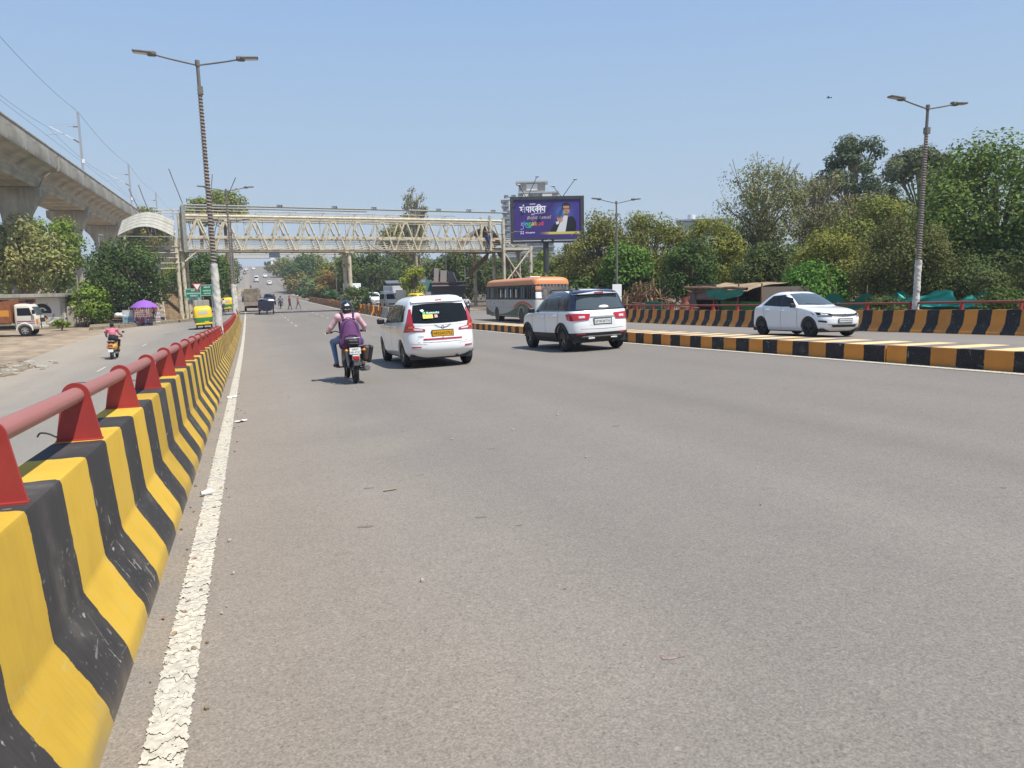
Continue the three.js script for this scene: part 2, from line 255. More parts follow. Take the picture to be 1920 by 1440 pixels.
solo('crash_barrier', 'long concrete crash barrier in yellow and black stripes along the left road edge', 'barrier', extrudeRoad(prof, -5, 66, .5, baseL, 3.03, 8.4), M.stripe);
function pipeRail(x, s0, s1, first, gap, base, h, label, matPipe, matPost, lastPlain) {
  const t = thing('pipe_railing', label, 'railing', x, base(first) , -first), o = base(first), n = Math.ceil((s1 - s0) / 4);
  const pts = []; for (let i = 0; i <= n; i++) { const s = lerp(s0, s1, i / n); pts.push([0, base(s) - o + h, first - s]); }
  mesh('pipe', tube(pts, .043, 14, n * 2), matPipe, t);
  const sh = new THREE.Shape(); sh.moveTo(-.112, 0); sh.lineTo(.112, 0); sh.lineTo(.066, h + .01); sh.absarc(0, h, .067, .16, Math.PI - .16, false); sh.lineTo(-.112, 0);
  const plate = merge([extr(sh, .012, .002), box(.225, .01, .05, 0, .005, 0)]);
  for (let s = first; s < s1; s += gap) { const p = mesh('post', plate, matPost, t); p.position.set(0, base(s) - o, first - s); }
  return t;
}
pipeRail(-.915, -4, 66, 3.15 - 1.51 * 3, 1.51, (s) => baseL(s) + .848, .25, 'dusty red pipe railing on posts along the top of the nearest striped barrier', M.redDust, M.red);
{ const w = thing('wire_hook', 'bent black wire sticking out under a red railing post on the striped barrier', 'wire', -1.04, baseL(4.7) + .865, -4.72); mesh('wire', tube([[.12, 0, .02], [.02, .004, .03], [-.03, .03, .03], [-.07, .035, .025], [-.085, .015, .02]], .005, 6), M.cable, w); }

// ---------- median kerb and the barrier across the far carriageway ----------
{ const m = [[10.85, -.05], [10.85, .31], [12.05, .31], [12.05, -.4]], b = (s) => gY(10.85, s);
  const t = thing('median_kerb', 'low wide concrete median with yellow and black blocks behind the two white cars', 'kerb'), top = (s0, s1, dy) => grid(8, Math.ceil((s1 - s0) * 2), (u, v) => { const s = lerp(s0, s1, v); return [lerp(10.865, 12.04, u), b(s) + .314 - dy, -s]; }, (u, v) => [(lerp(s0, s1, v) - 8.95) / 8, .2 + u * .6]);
  for (const [s0, s1, dy] of [[-6, 10.9, 0], [10.93, 38.2, .012]]) { const o = mesh('kerb_run', extrudeRoad(m.map((p) => [p[0], p[1] - (p[1] > 0 ? dy : 0)]), s0, s1, .5, b, 8.95), M.stripeFar, t); mesh('paler_top', top(s0, s1, dy), M.stripeTop, o, 'paler yellow and black blocks on the top face'); } }  // top face gets a paler set of the stripe colours
const profR = [[22.35, -.05], [22.365, .075], [22.54, .33], [22.60, .8], [22.86, .8], [22.92, .33], [23.1, .075], [23.1, -1.6]], baseR = (s) => gY(22.4, s);
solo('crash_barrier', 'long concrete crash barrier in yellow and black stripes on the far right road edge', 'barrier', extrudeRoad(profR, -4, 62, .5, baseR, .45), M.stripeFar);
pipeRail(22.73, -4, 62, .8, 2.1, (s) => baseR(s) + .798, .25, 'thin red pipe railing on short posts along the far right striped barrier', M.redDull, M.red);
// precast units on the median further on
{ const u = [[-.3, 0], [-.29, .1], [-.13, .36], [-.09, .86], [.09, .86], [.13, .36], [.29, .1], [.3, 0]];
  const sh = new THREE.Shape(u.map((p) => new THREE.Vector2(...p))), g0 = new THREE.ExtrudeGeometry(sh, { depth: 2.3, bevelEnabled: true, bevelSize: .015, bevelThickness: .015, bevelSegments: 1 }).translate(0, 0, -1.15), pos = g0.attributes.position, uv = g0.attributes.uv;
  for (let i = 0; i < pos.count; i++) uv.setXY(i, (pos.getZ(i) + 8) / 8 + .05, (.05 + pos.getY(i) + Math.abs(pos.getX(i)) * .4) / 2);
  const R = rng(77), names = ['first', 'second', 'third', 'fourth', 'fifth', 'sixth', 'seventh', 'eighth'];
  for (let i = 0, s = 60; i < 36; i++, s += 2.48 + (i === 5 || i === 11 ? 1.4 : 0)) {
    const o = solo('median_block', i < 8 ? names[i] + ' striped precast median block counted from the white taxi along the centre of the road' : 'small dusty precast median block in the row under and beyond the footbridge', 'barrier', g0, i === 2 || i === 9 ? M.concDark : M.stripeFar, i < 8 ? 'striped median blocks near the footbridge' : 'far median blocks');
    o.position.set(11.05 + (R() - .5) * .12 + (i > 15 ? 0 : 0), gY(11.05, s) - .004, -s); o.rotation.y = (R() - .5) * .07;
  } }
// raised, planted strip between the blocks and the other carriageway
struct('median_soil', sheet(11.4, 13.6, 60, 300, 3, (x, s) => gY(12, s) + .06, (x, s, c) => { const t = .8 + patchy(x, s, 8) * .5; c[0] = t; c[1] = t; c[2] = t; }), M.dirt);
// ---------- steel truss footbridge ----------
{
  const L = 35, zb = -2.6, t = thing('footbridge', 'cream painted steel truss footbridge spanning the whole road with rusty stains', 'footbridge', -5.6, 0, -83.7, .12);
  const m = (n, g, k = M.cream) => mesh(n, g, k, t), R = rng(31);
  for (const z of [0, zb]) {
    m('bottom_chord', [box(L + .4, .16, .2, L / 2, 5.2, z), box(L + .4, .05, .3, L / 2, 5.31, z)], M.creamDull);
    m('middle_chord', box(L, .24, .16, L / 2, 6.62, z));
    m('top_chord', cyl([0, 8.68, z], [L, 8.68, z], .15, .15, 12));
    m('lower_top_chord', cyl([0, 8.36, z], [L, 8.36, z], .07, .07, 8), M.creamDull);
    const bay = L / 13;
    for (let i = 0; i < 13; i++) { const c = (i + .5) * bay; for (const d of [-1, 1]) m('diagonal', cyl([c + d * .12, 8.34, z], [c + d * (bay / 2 - .1), 5.32, z], .105, .105, 10)); if (z === 0) m('gusset_plate', box(.5, .22, .02, c, 8.30, z + .09)); }
    for (const [y, r] of [[5.58, .035], [5.82, .03], [6.06, .03], [6.3, .03]]) m('handrail', cyl([.1, y, z - .14], [L - .1, y, z - .14], r, r, 6));
    for (let x = 1.1 + (z ? .5 : 0); x < L; x += 1.75 + R() * .5) m('slender_post', cyl([x, 6.6, z - .1], [x, 8.95 + R() * .25, z - .1], .028, .028, 6));
    for (const x of [16.1, 17.0]) if (z === 0) m('slender_post', cyl([x, 5.2, z + .1], [x, 8.6, z + .1], .05, .05, 6));
  }
  m('deck', box(L, .12, 2.5, L / 2, 5.36, zb / 2), M.concDark);
  for (let i = 0; i <= 13; i++) m('cross_beam', box(.1, .14, 2.6, i * L / 13, 5.14, zb / 2), M.creamDull);
  // roof frame without its sheets: long pipes, cross bars, short stubs and odd ends
  m('roof_pipe', cyl([-.1, 9.72, .05], [L + .4, 9.66, .05], .10, .10, 10), M.greyPipe);
  m('roof_pipe', cyl([-.1, 9.72, zb], [L * .55, 9.7, zb], .08, .08, 8), M.greyPipe);
  m('purlin', cyl([-2.4, 9.32, -1.2], [L * .78, 9.28, -1.2], .05, .05, 6)); m('purlin', cyl([-2.4, 9.05, -1.6], [L * .72, 9.02, -1.6], .045, .045, 6)); m('purlin', cyl([L * .45, 9.2, -.4], [L * .83, 9.2, -.4], .04, .04, 6), M.creamDull);
  for (let i = 0; i <= 8; i++) m('roof_cross_bar', cyl([i * L / 8 * .8, 9.05 + R() * .3, -.1], [i * L / 8 * .8 + .2, 9.05 + R() * .2, zb], .03, .03, 6));
  for (const x of [9.3, 15, 19.3, 23, 26.8, 30.5, 33.6]) m('floodlight', [rbox(.5, .08, .24, .02, x, 9.9, .1), cyl([x, 9.72, .05], [x, 9.9, .05], .03), box(.12, .12, .2, x + .25, 9.86, .1)], M.poleGrey);
  m('end_frame', [box(.34, 4.6, .34, .05, 7.42, .06), box(.34, .2, 2.6, .05, 9.62, -1.2), box(.3, 4.6, .3, .05, 7.42, zb)], M.greyPipe);
  m('end_frame', [cyl([33.2, 5.2, .05], [33.2, 9.3, .05], .17, .17, 10), cyl([33.2, 5.2, zb], [33.2, 9.3, zb], .15, .15, 10)]);
  m('dangling_cable', tube([[21.8, 6.5, .2], [22.3, 5.4, .25], [22.7, 5.0, .3], [23.4, 4.3, .3]], .03, 5), M.poleGrey); m('dangling_cable', tube([[18, 6.7, .2], [19.2, 5.5, .25], [20.4, 5.15, .2], [21, 5.2, .2]], .03, 5), M.cable);
  // piers on the median
  for (const z of [-.1, -2.3]) m('column', [cyl([16.4, -1.5, z], [16.4, 5.15, z], .22, .22, 14), box(.9, .14, .7, 16.4, 5.08, z)]);
  m('column_base', rbox(1.1, 2.0, 3.4, .08, 16.4, -.5, -1.2), M.concDark);
  // left end columns and stair
  for (const [x, z, top, lean] of [[-.85, 1.2, 6.7, -.1], [-.3, -.4, 8.9, -.1], [.15, -2.5, 8.6, -.05]]) m('column', cyl([x - lean * .4, -1.75, z], [x + lean * .6, top, z], .2, .19, 12));
  for (const z of [0, zb]) m('knee_brace', cyl([-.1, 4.2, z], [1.1, 5.2, z], .09, .09, 8));
  m('stair_plinth', rbox(1.5, 2.2, 1.0, .04, 1.05, -.75, .1), M.conc);
  const N = 22;
  for (let i = 0; i < N; i++) m('stair_step', box(1.5, .17, .32, -1.55, -1.6 + i * .165, 2.2 - i * .27), M.brick ?? M.thatch);
  m('stair_side', extr([[0, 0], [6.2, 3.8], [6.2, 3.3], [.6, -.2]], .08).rotateY(Math.PI / 2).translate(-2.35, -1.75, 2.5), M.cream);
  m('landing', box(4.6, .16, 1.6, -3.3, 2.0, -4.6), M.concDark);
  for (let i = 0; i < 20; i++) m('stair_step', box(1.5, .15, .32, -4.1, 2.1 + i * .165, -3.8 + i * .19), M.concDark);
  m('landing', box(4.4, .16, 2.4, -2.3, 5.3, -1.2), M.concDark);
  for (const [y, x0, x1, z] of [[5.0, -4.6, -.8, 1.4], [4.5, -3.2, -.8, 1.45], [4.0, -2.6, -.8, 1.45], [3.5, -2.4, -.8, 1.5], [5.6, -5, -.6, 1.4]]) m('stair_rail', cyl([x0, y, z], [x1, y, z], .05, .05, 6));
  // barrel canopy that slopes down towards the road
  const arch = (x0, x1, y0, rise, z0, z1, dy, name, k) => {
    m(name, grid(14, 6, (u, v) => { const a = u * Math.PI, ux = lerp(x0, x1, u); return [ux + (v - .5) * .5, y0 + dy * v + Math.sin(a) * rise, lerp(z0, z1, v)]; }, (u, v) => [u * 4, v * 4]), k);
    for (const v of [0, .2, .4, .6, .8, 1]) m('canopy_rib', tube([...Array(9)].map((_, i) => { const u = i / 8; return [lerp(x0, x1, u) + (v - .5) * .5, y0 + dy * v + Math.sin(u * Math.PI) * rise + .03, lerp(z0, z1, v)]; }), .018, 6), k);
  };
  arch(-5.6, -.9, 6.55, .85, 2.2, -4.0, 1.9, 'stair_canopy', mat([.56, .54, .47], .6, { map: dustT }));
  m('canopy_edge', [bar([-5.85, 6.5, 2.2], [-1.1, 6.5, 2.2], .08), bar([-5.85, 6.52, 2.2], [-5.4, 8.4, -4], .1), bar([-1.1, 6.52, 2.2], [-.7, 8.4, -4], .1)], M.greyPipe);
  for (const [x, z] of [[-5.3, 1.9], [-5.2, -3.6]]) m('column', cyl([x, -1.75, z], [x, z < 0 ? 8.2 : 6.6, z], .12, .12, 10));
  // right end tower
  const X0 = 34.9, X1 = 38.5;
  for (const [x, z, top] of [[X0, 0, 8.9], [X1, 0, 5.8], [X0, -2.8, 5.4], [X1 - .2, -2.8, 5.6]]) m('column', cyl([x, -1.5, z], [x, top, z], .22, .22, 12));
  m('platform_beam', [box(X1 - X0 + .5, .26, .22, (X0 + X1) / 2, 5.45, 0), box(X1 - X0 + .5, .22, .2, (X0 + X1) / 2, 5.3, -2.8), box(.2, .22, 2.8, X1, 5.4, -1.4)]);
  m('platform', box(X1 - X0 + 1.6, .1, 3, (X0 + X1) / 2 - .4, 5.58, -1.4), M.concDark);
  for (const y of [5.9, 6.15, 6.4, 6.7]) m('handrail', cyl([X0, y, .05], [X0 + 2.8, y - (y > 6.3 ? .1 : 0), .05], .045, .045, 6));
  m('handrail', tube([[X0 + 2.2, 6.7, .05], [X0 + 2.7, 6.6, .05], [X0 + 3.0, 6.2, .05], [X0 + 2.9, 5.7, .05]], .05, 6)); 
  m('diagonal', cyl([X0 + .1, 1.4, .05], [X1 - .1, 5.3, .05], .1, .1, 8)); m('diagonal', cyl([X0 + .1, 5.1, -.1], [X1 - .4, .6, -.1], .1, .1, 8)); m('diagonal', cyl([X0 + .2, 6.5, .05], [X0 + 1.4, 5.6, .05], .07, .07, 8));
  m('stair_rail', [cyl([X0, 1.6, .12], [X1, 1.7, .12], .05, .05, 6), cyl([X0, 1.25, .12], [X1, 1.3, .12], .05, .05, 6), cyl([X1 - 1.5, 5.2, -1], [X1 - .5, .4, -1], .07, .07, 6), cyl([X1 - 2.3, 3.6, -1], [X1 - 1.9, 1.4, -1], .06, .06, 6)]);
  for (let i = 0; i < 20; i++) m('stair_step', box(.34, .2, 1.3, X0 + .3 + i * .2, 5.3 - i * .26, -1.9), M.rusty);
  m('stair_side', [extr([[X0 - .2, 5.5], [X0 + 4.1, .1], [X0 + 4.1, -.3], [X0 - .2, 4.9]], .06).translate(0, 0, -1.2)], M.rusty);
  m('stair_side', [extr([[X0 - 3.6, 2.5], [X0 - .6, 5.2], [X0 - .6, 4.5], [X0 - 3.2, 2.2]], .06).translate(0, 0, -3.2), box(3.2, .12, 1.6, X0 - 1.6, 5.1, -3.4)], M.rusty);
  m('column', [cyl([X0 - 2.3, -1.4, -3.4], [X0 - 2.3, 5.2, -3.4], .22, .2, 10), cyl([X0 - 1.4, 2.2, -3.4], [X0 - .4, 5.2, -3.4], .1, .1, 8)], M.creamDull);
  m('stair_canopy', grid(12, 4, (u, v) => [lerp(X0 - 3.2, X0 + 1.4, u), 6.2 + Math.sin(u * Math.PI) * 2.1 - v * .6, -3.2 - v * 5], (u, v) => [u * 4, v * 4]), M.rusty);
  for (const v of [0, .25, .5, .75, 1]) m('canopy_rib', tube([...Array(9)].map((_, i) => [lerp(X0 - 3.2, X0 + 1.4, i / 8), 6.25 + Math.sin(i / 8 * Math.PI) * 2.1 - v * .6, -3.18 - v * 5]), .04, 6), M.creamDull);
}

// ---------- elevated metro viaduct on the left ----------
{
  const t = thing('metro_viaduct', 'long grey concrete elevated rail viaduct on flared piers at the left', 'viaduct', -23.5, 0, 0);
  const half = [[4.5, 16.65], [4.5, 15.2], [4.42, 14.85], [3.4, 14.45], [2.75, 13.9], [2.45, 13.2], [2.25, 12.85]];
  const outer = [...half, ...half.map(([x, y]) => [-x, y]).reverse(), [-4.28, 16.65], [-4.28, 15.1], [4.28, 15.1], [4.28, 16.65]];
  const sh = new THREE.Shape(outer.map((p) => new THREE.Vector2(...p)));
  const span = (len) => toCreasedNormals(new THREE.ExtrudeGeometry(sh, { depth: len - .12, bevelEnabled: false }), .6);
  const piers = [45.5, 72.4, 99.2, 126.5, 153.5, 180.5, 207.5, 234.5, 261.5, 288.5], g27 = span(27);
  for (let i = 0; i < piers.length - 1; i++) { const o = mesh('girder_span', g27, M.conc, t); o.position.z = -piers[i + 1] + .06; const c = mesh('coping', [box(.34, .12, 26.9, 4.4, 16.71, -piers[i] - 13.5), box(.34, .12, 26.9, -4.4, 16.71, -piers[i] - 13.5)], M.conc, t); for (let k = 0; k < 3; k++) mesh('drain_pipe', cyl([4.53, 14.8, -piers[i] - 4 - k * 9], [4.53, 16.4, -piers[i] - 4 - k * 9], .05, .05, 6), M.galv, t); }
  const capS = new THREE.Shape([[-2.6, 12.75], [2.6, 12.75], [2.6, 11.9], [1.9, 11.2], [1.25, 10.0], [1.1, 8.6], [-1.1, 8.6], [-1.25, 10], [-1.9, 11.2], [-2.6, 11.9]].map((p) => new THREE.Vector2(...p)));
  const capG = toCreasedNormals(new THREE.ExtrudeGeometry(capS, { depth: 2.1, bevelEnabled: true, bevelSize: .08, bevelThickness: .08, bevelSegments: 2 }).translate(0, 0, -1.05), .5);
  const shaft = cyl([0, -2, 0], [0, 9, 0], 1.1, 1.05, 20);
  for (const s of piers) { const p = mesh('pier', shaft, M.conc, t); p.position.z = -s; const c = mesh('pier_cap', capG, M.conc, p); }
  // traction masts along the near parapet
  for (let i = 0; i < 5; i++) {
    const s = 70 + i * 44.5, o = thing('traction_mast', ['', 'nearest', 'second', 'third', 'farthest'][i] + ' steel overhead line mast standing on the viaduct parapet', 'mast', -19.2, 15.9, -s); if (!i) { scene.remove(o); continue; }
    mesh('mast', [bar([0, 0, 0], [0, 8.3, 0], .26, .2), rbox(.5, .5, .5, .05, -.05, .3, 0)], M.galv, o);
    mesh('bracket', [cyl([0, 4.5, 0], [-3.4, 6.4, .1], .05, .05, 6), cyl([0, 6.5, 0], [-1.3, 6.5, 0], .04, .04, 6), cyl([0, 6.9, 0], [-3.4, 6.45, .1], .015, .015, 4), cyl([-3.9, 5.3, .1], [-1.6, 5.6, .1], .03, .03, 5)], M.galv, o);
    mesh('insulator', [cyl([-.15, 4.55, 0], [-.75, 4.92, 0], .09, .09, 8), cyl([-.15, 6.5, 0], [-.7, 6.5, 0], .08, .08, 8)], M.rusty, o);
    mesh('cable_box', rbox(.3, .5, .3, .03, .15, 2.2, 0), M.white, o);
  }
  const wires = [[-19.2, 24.3, .022], [-22.6, 22.1, .02], [-22.6, 20.9, .02]];
  for (const [i, [x, y, r]] of wires.entries()) { const g = []; for (let k = 0; k < 6; k++) { const s0 = 25.5 + k * 44.5, s1 = s0 + 44.5; g.push(tube([...Array(7)].map((_, j) => { const u = j / 6; return [x, y - (i < 2 ? 4 * .7 * u * (1 - u) : 0), -lerp(s0, s1, u)]; }), r, 4, 12)); } solo('overhead_wire', ['highest thin feeder wire strung over the tops of the viaduct masts', 'thin sagging catenary wire above the viaduct track', 'straight contact wire low over the viaduct track'][i], 'wire', g, M.cable); }
}

// ---------- street lamps ----------
function streetLamp(label, x, s, base, h, lean, arms, wrapH, spiral = true, ry = 0) {
  const t = thing('street_lamp', label, 'street lamp', x, base, -s, ry, 'double arm street lamps'); t.rotation.z = lean;
  mesh('pole', [cyl([0, 0, 0], [0, h, 0], .085, .05, 12), cyl([0, h - .05, 0], [0, h + .12, 0], .07, .07, 10), box(.16, .22, .16, .02, h - .75, 0)], M.poleGrey, t);
  mesh('base_plate', box(.3, .02, .3, 0, .01, 0), M.poleGrey, t);
  if (spiral) { const n = 52, pts = []; for (let i = 0; i <= n * 8; i++) { const a = i / 8 * 6.283, y = wrapH + (h - .7 - wrapH) * i / (n * 8), r = lerp(.085, .05, y / h) + .008; pts.push(V(Math.cos(a) * r, y, Math.sin(a) * r)); } mesh('spiral_light_string', new THREE.TubeGeometry(new THREE.CatmullRomCurve3(pts), n * 10, .019, 4), M.wire, t); }
  if (wrapH) { const R = rng(Math.round(s * 10)); mesh('cloth_wrap', grid(16, 40, (u, v) => { const a = u * 6.2832, r = .115 + .05 * (fbm(Math.cos(a) * 1.5 + 9, v * 34 + Math.sin(a) * 1.5, 64, 3, s | 0) - .5); return [Math.cos(a) * r, .02 + v * wrapH, Math.sin(a) * r]; }, (u, v) => [u, v * 3]), M.wrap, t); }
  for (const d of [-1, 1]) {
    const A = arms, a = mesh('arm', tube([[0, h - .02, 0], [d * A * .5, h + .12, 0], [d * A * .8, h + .22, 0]], .026, 8), M.poleGrey, t);
    const y = h + .24; mesh('lamp_head', [rbox(.26, .14, .2, .05, d * A * .83, y, 0), rbox(.52, .06, .26, .025, d * A, y + .03, 0, 0, 0, d * .06)], M.poleGrey, a); mesh('lens', box(.42, .012, .2, d * A * 1.01, y - .008, 0, 0, 0, d * .06), M.lens, a);
  }
  return t;
}
streetLamp('tallest lamp post with spiral lights and white wrap, on the left striped barrier', -.915, 25.9, baseL(25.9) + .85, 8.15, .012, 1.5, 2.2);
streetLamp('second lamp post from the camera on the left barrier, behind the tallest one', -.915, 55, baseL(55) + .85, 8.3, .004, 1.5, 2.2);
streetLamp('smallest lamp post on the left barrier, standing where the red railing ends', -.915, 64.6, baseL(64.6) + .85, 7.0, .004, 1.2, 2.2, false);
streetLamp('tall lamp post with white wrapped foot on the far right striped barrier', 22.73, 21.6, baseR(21.6) + .8, 7.0, -.016, 1.45, 1.75);
streetLamp('lamp post with a white board at its foot, right of the billboard', 22.73, 45.4, baseR(45.4) + .8, 6.75, .006, 1.45, 0, false);
streetLamp('thin lamp post standing right in front of the purple billboard', 22.73, 69, baseR(60) + .8, 6.4, 0, 1.5, 0, false);
streetLamp('thin grey lamp post in front of the trees just left of the bus', 24, 96, -1.3, 8, 0, 1.2, 0, false);
streetLamp('far thin lamp post under the middle of the footbridge', 12.6, 118, -1.3, 8, 0, 1.2, 0, false);
{ const t = thing('notice_board', 'blank pale double notice board fixed to the lamp post behind the white SUV', 'board', 22.6, baseR(45.4) + .78, -45.15); mesh('panel', rbox(.66, .78, .03, .01, 0, 1.22, 0), M.white, t); mesh('panel', rbox(.66, .78, .03, .01, 0, .42, 0), M.white, t); mesh('bracket', [box(.1, .05, .16, .1, 1.3, -.09), box(.1, .05, .16, .1, .5, -.09)], M.galv, t); }

// ---------- billboard ----------
const boardPrint = canvas(1024, 600, (g, W, H) => {
  const bg = g.createLinearGradient(0, 0, W, 0); bg.addColorStop(0, '#43307c'); bg.addColorStop(.6, '#3f3078'); bg.addColorStop(1, '#4a3690'); g.fillStyle = bg; g.fillRect(0, 0, W, H);
  const gl = g.createRadialGradient(760, 200, 20, 760, 220, 260); gl.addColorStop(0, '#4f93d4'); gl.addColorStop(1, 'rgba(64,48,120,0)'); g.fillStyle = gl; g.fillRect(430, 0, W - 430, H);
  g.fillStyle = '#fff'; g.font = 'bold 30px sans-serif'; g.textAlign = 'center'; g.fillText('watch', 290, 74);
  // Devanagari title, drawn stroke by stroke
  g.strokeStyle = '#fff'; g.lineWidth = 15; g.lineCap = 'round'; g.lineJoin = 'round'; const P2 = (pts) => { g.beginPath(); pts.forEach((p, i) => i ? g.lineTo(...p) : g.moveTo(...p)); g.stroke(); }, C2 = (x, y, r, a, b) => { g.beginPath(); g.arc(x, y, r, a, b); g.stroke(); };
  P2([[92, 112], [490, 104]]);
  P2([[112, 114], [112, 128], [128, 142], [104, 156]]); P2([[104, 156], [124, 160], [140, 184]]); P2([[128, 146], [166, 144]]); P2([[168, 112], [168, 188]]); C2(150, 84, 4, 0, 7);
  P2([[192, 112], [192, 140], [206, 156], [226, 150]]); P2([[228, 112], [228, 188]]); P2([[256, 112], [256, 188]]);
  P2([[300, 112], [300, 130], [280, 136], [280, 156], [300, 164], [312, 150]]); P2([[302, 164], [318, 188]]);
  P2([[366, 108], [366, 188]]); C2(350, 146, 16, 0, 7); C2(382, 140, 14, -1.6, 2.2); P2([[412, 106], [412, 188]]); g.beginPath(); g.arc(386, 104, 28, Math.PI, 0); g.stroke();
  P2([[434, 108], [428, 124], [446, 134], [434, 156], [458, 160]]); P2([[474, 104], [474, 188]]);
  g.lineWidth = 6; P2([[270, 222], [330, 212], [480, 200]]);
  g.fillStyle = '#e9e4ee'; g.font = 'italic 24px serif'; g.fillText('with', 290, 236);
  g.fillStyle = '#ead9b8'; g.save(); g.transform(1, -.02, -.32, 1, 380, 296); g.font = '64px serif'; g.fillText('Rohit Rawal', 0, 0); g.restore();
  g.fillStyle = '#e9e4ee'; g.font = '18px sans-serif'; g.fillText('on', 290, 326);
  const cols = ['#b9a6f2', '#5ab6ee', '#2fd2c2', '#45d563', '#e9e04b', '#f6a53a', '#f2703c', '#ee4258'], wd = 'zingabad'; g.font = 'bold 84px sans-serif'; g.textAlign = 'left'; let x = 104; for (let i = 0; i < 8; i++) { g.fillStyle = cols[i]; g.fillText(wd[i], x, 396); x += g.measureText(wd[i]).width * .98; }
  g.strokeStyle = '#b9a6f2'; g.lineWidth = 10; g.beginPath(); g.moveTo(140, 402); g.bezierCurveTo(160, 440, 110, 480, 104, 446); g.stroke(); g.strokeStyle = '#35d0b0'; g.beginPath(); g.moveTo(180, 410); g.bezierCurveTo(220, 440, 260, 430, 266, 408); g.stroke();
  g.fillStyle = '#fff'; for (const [a, b] of [[108, 492], [140, 492], [108, 520], [140, 520]]) { g.beginPath(); g.arc(a, b, 9, 0, 7); g.fill(); } g.font = 'bold 28px sans-serif'; g.fillText('@zingabad', 176, 516);
  const yl = g.createLinearGradient(380, 0, 560, 0); yl.addColorStop(0, 'rgba(226,206,92,0)'); yl.addColorStop(1, '#e2ce5c'); g.fillStyle = yl; g.fillRect(360, 500, 664, 38);
  // a man in a dark suit, hands together before his chin
  g.fillStyle = '#14131c'; g.beginPath(); g.moveTo(560, 500); g.bezierCurveTo(575, 420, 650, 330, 740, 290); g.lineTo(890, 262); g.bezierCurveTo(960, 300, 975, 420, 940, 500); g.fill();
  g.fillStyle = '#e6e3e6'; g.beginPath(); g.moveTo(650, 500); g.lineTo(700, 380); g.lineTo(770, 250); g.lineTo(830, 262); g.lineTo(790, 500); g.fill();
  g.fillStyle = '#c99878'; g.beginPath(); g.ellipse(805, 150, 56, 82, .04, 0, 7); g.fill(); g.fillRect(776, 200, 56, 54);
  g.fillStyle = '#241a18'; g.beginPath(); g.ellipse(806, 100, 62, 50, 0, Math.PI, 0); g.fill(); g.fillRect(744, 96, 14, 60); g.fillRect(852, 96, 14, 60);
  g.fillStyle = '#3a2620'; g.fillRect(762, 136, 38, 7); g.fillRect(812, 136, 38, 7); g.strokeStyle = '#1c1414'; g.lineWidth = 4; g.strokeRect(764, 146, 36, 22); g.strokeRect(812, 146, 36, 22); g.beginPath(); g.ellipse(806, 196, 22, 7, 0, 0, 7); g.fill();
  g.fillStyle = '#2e211e'; g.beginPath(); g.ellipse(806, 222, 40, 18, 0, 0, Math.PI); g.fill();
  g.fillStyle = '#c99878'; g.beginPath(); g.ellipse(700, 290, 38, 44, .5, 0, 7); g.fill(); g.beginPath(); g.ellipse(724, 320, 26, 36, .3, 0, 7); g.fill(); g.strokeStyle = '#a87a5e'; g.lineWidth = 4; for (let i = 0; i < 4; i++) { g.beginPath(); g.moveTo(676 + i * 4, 268 + i * 15); g.lineTo(722 + i * 3, 262 + i * 16); g.stroke(); }
  g.fillStyle = '#e6e3e6'; g.beginPath(); g.moveTo(640, 350); g.lineTo(690, 330); g.lineTo(700, 370); g.lineTo(655, 392); g.fill();
});
{
  const t = thing('billboard', 'large purple advertising billboard in a black frame on a round black pole', 'billboard', 28.6, -1.3, -72.5, -.31), B = 6.55 + .1, W = 7.3, H = 4.5;
  mesh('frame', [box(W, .32, .7, 0, B + H - .16, 0), box(W, .42, .7, 0, B + .21, 0), box(.34, H - .74, .7, -W / 2 + .17, B + H / 2 + .05, 0), box(.34, H - .74, .7, W / 2 - .17, B + H / 2 + .05, 0), box(W - .5, H - .6, .1, 0, B + H / 2, -.3)], M.darkSteel, t);
  mesh('printed_panel', (() => { const g = new THREE.PlaneGeometry(W - .68, H - .74); return g.translate(0, B + H / 2 + .05, .26); })(), mat([.92, .92, .92], .45, { map: boardPrint }), t);
  mesh('trim_strip', [box(W * .38, .05, .03, -W * .28, B + .2, .365), box(W * .38, .05, .03, W * .28, B + .2, .365), box(.04, 3.2, .03, -W / 2 - .02, B + 2.2, .2)], M.white, t);
  const nm = canvas(256, 64, (g) => { g.fillStyle = '#0c0c0e'; g.fillRect(0, 0, 256, 64); g.fillStyle = '#fff'; g.font = 'bold 50px sans-serif'; g.textAlign = 'center'; g.fillText('mediko', 128, 48); });
  mesh('maker_plate', box(1.1, .26, .02, 0, B + .2, .362), mat([.9, .9, .9], .5, { map: nm }), t).geometry.attributes.uv.array.set([...Array(4)].flatMap(() => [0, 1, 1, 1, 0, 0, 1, 0]).slice(0, 8), 32);
  mesh('pole', [cyl([-.15, 0, -.1], [-.15, B, -.1], .3, .28, 18), cyl([-.15, 0, -.1], [-.15, .1, -.1], .6, .6, 18)], M.darkSteel, t);
  for (const [x, dx, h] of [[-1.9, .9, 2.0], [-2.1, -.7, 1.15], [1.6, 1.1, 1.65], [1.4, -.85, .95]]) { const a = mesh('lamp_arm', cyl([x, B + H, .1], [x + dx, B + H + h * .9, 1.2], .035, .03, 6), M.darkSteel, t); mesh('lamp_head', rbox(.34, .12, .26, .02, x + dx, B + H + h * .9, 1.25, .5), M.galv, a); }
}
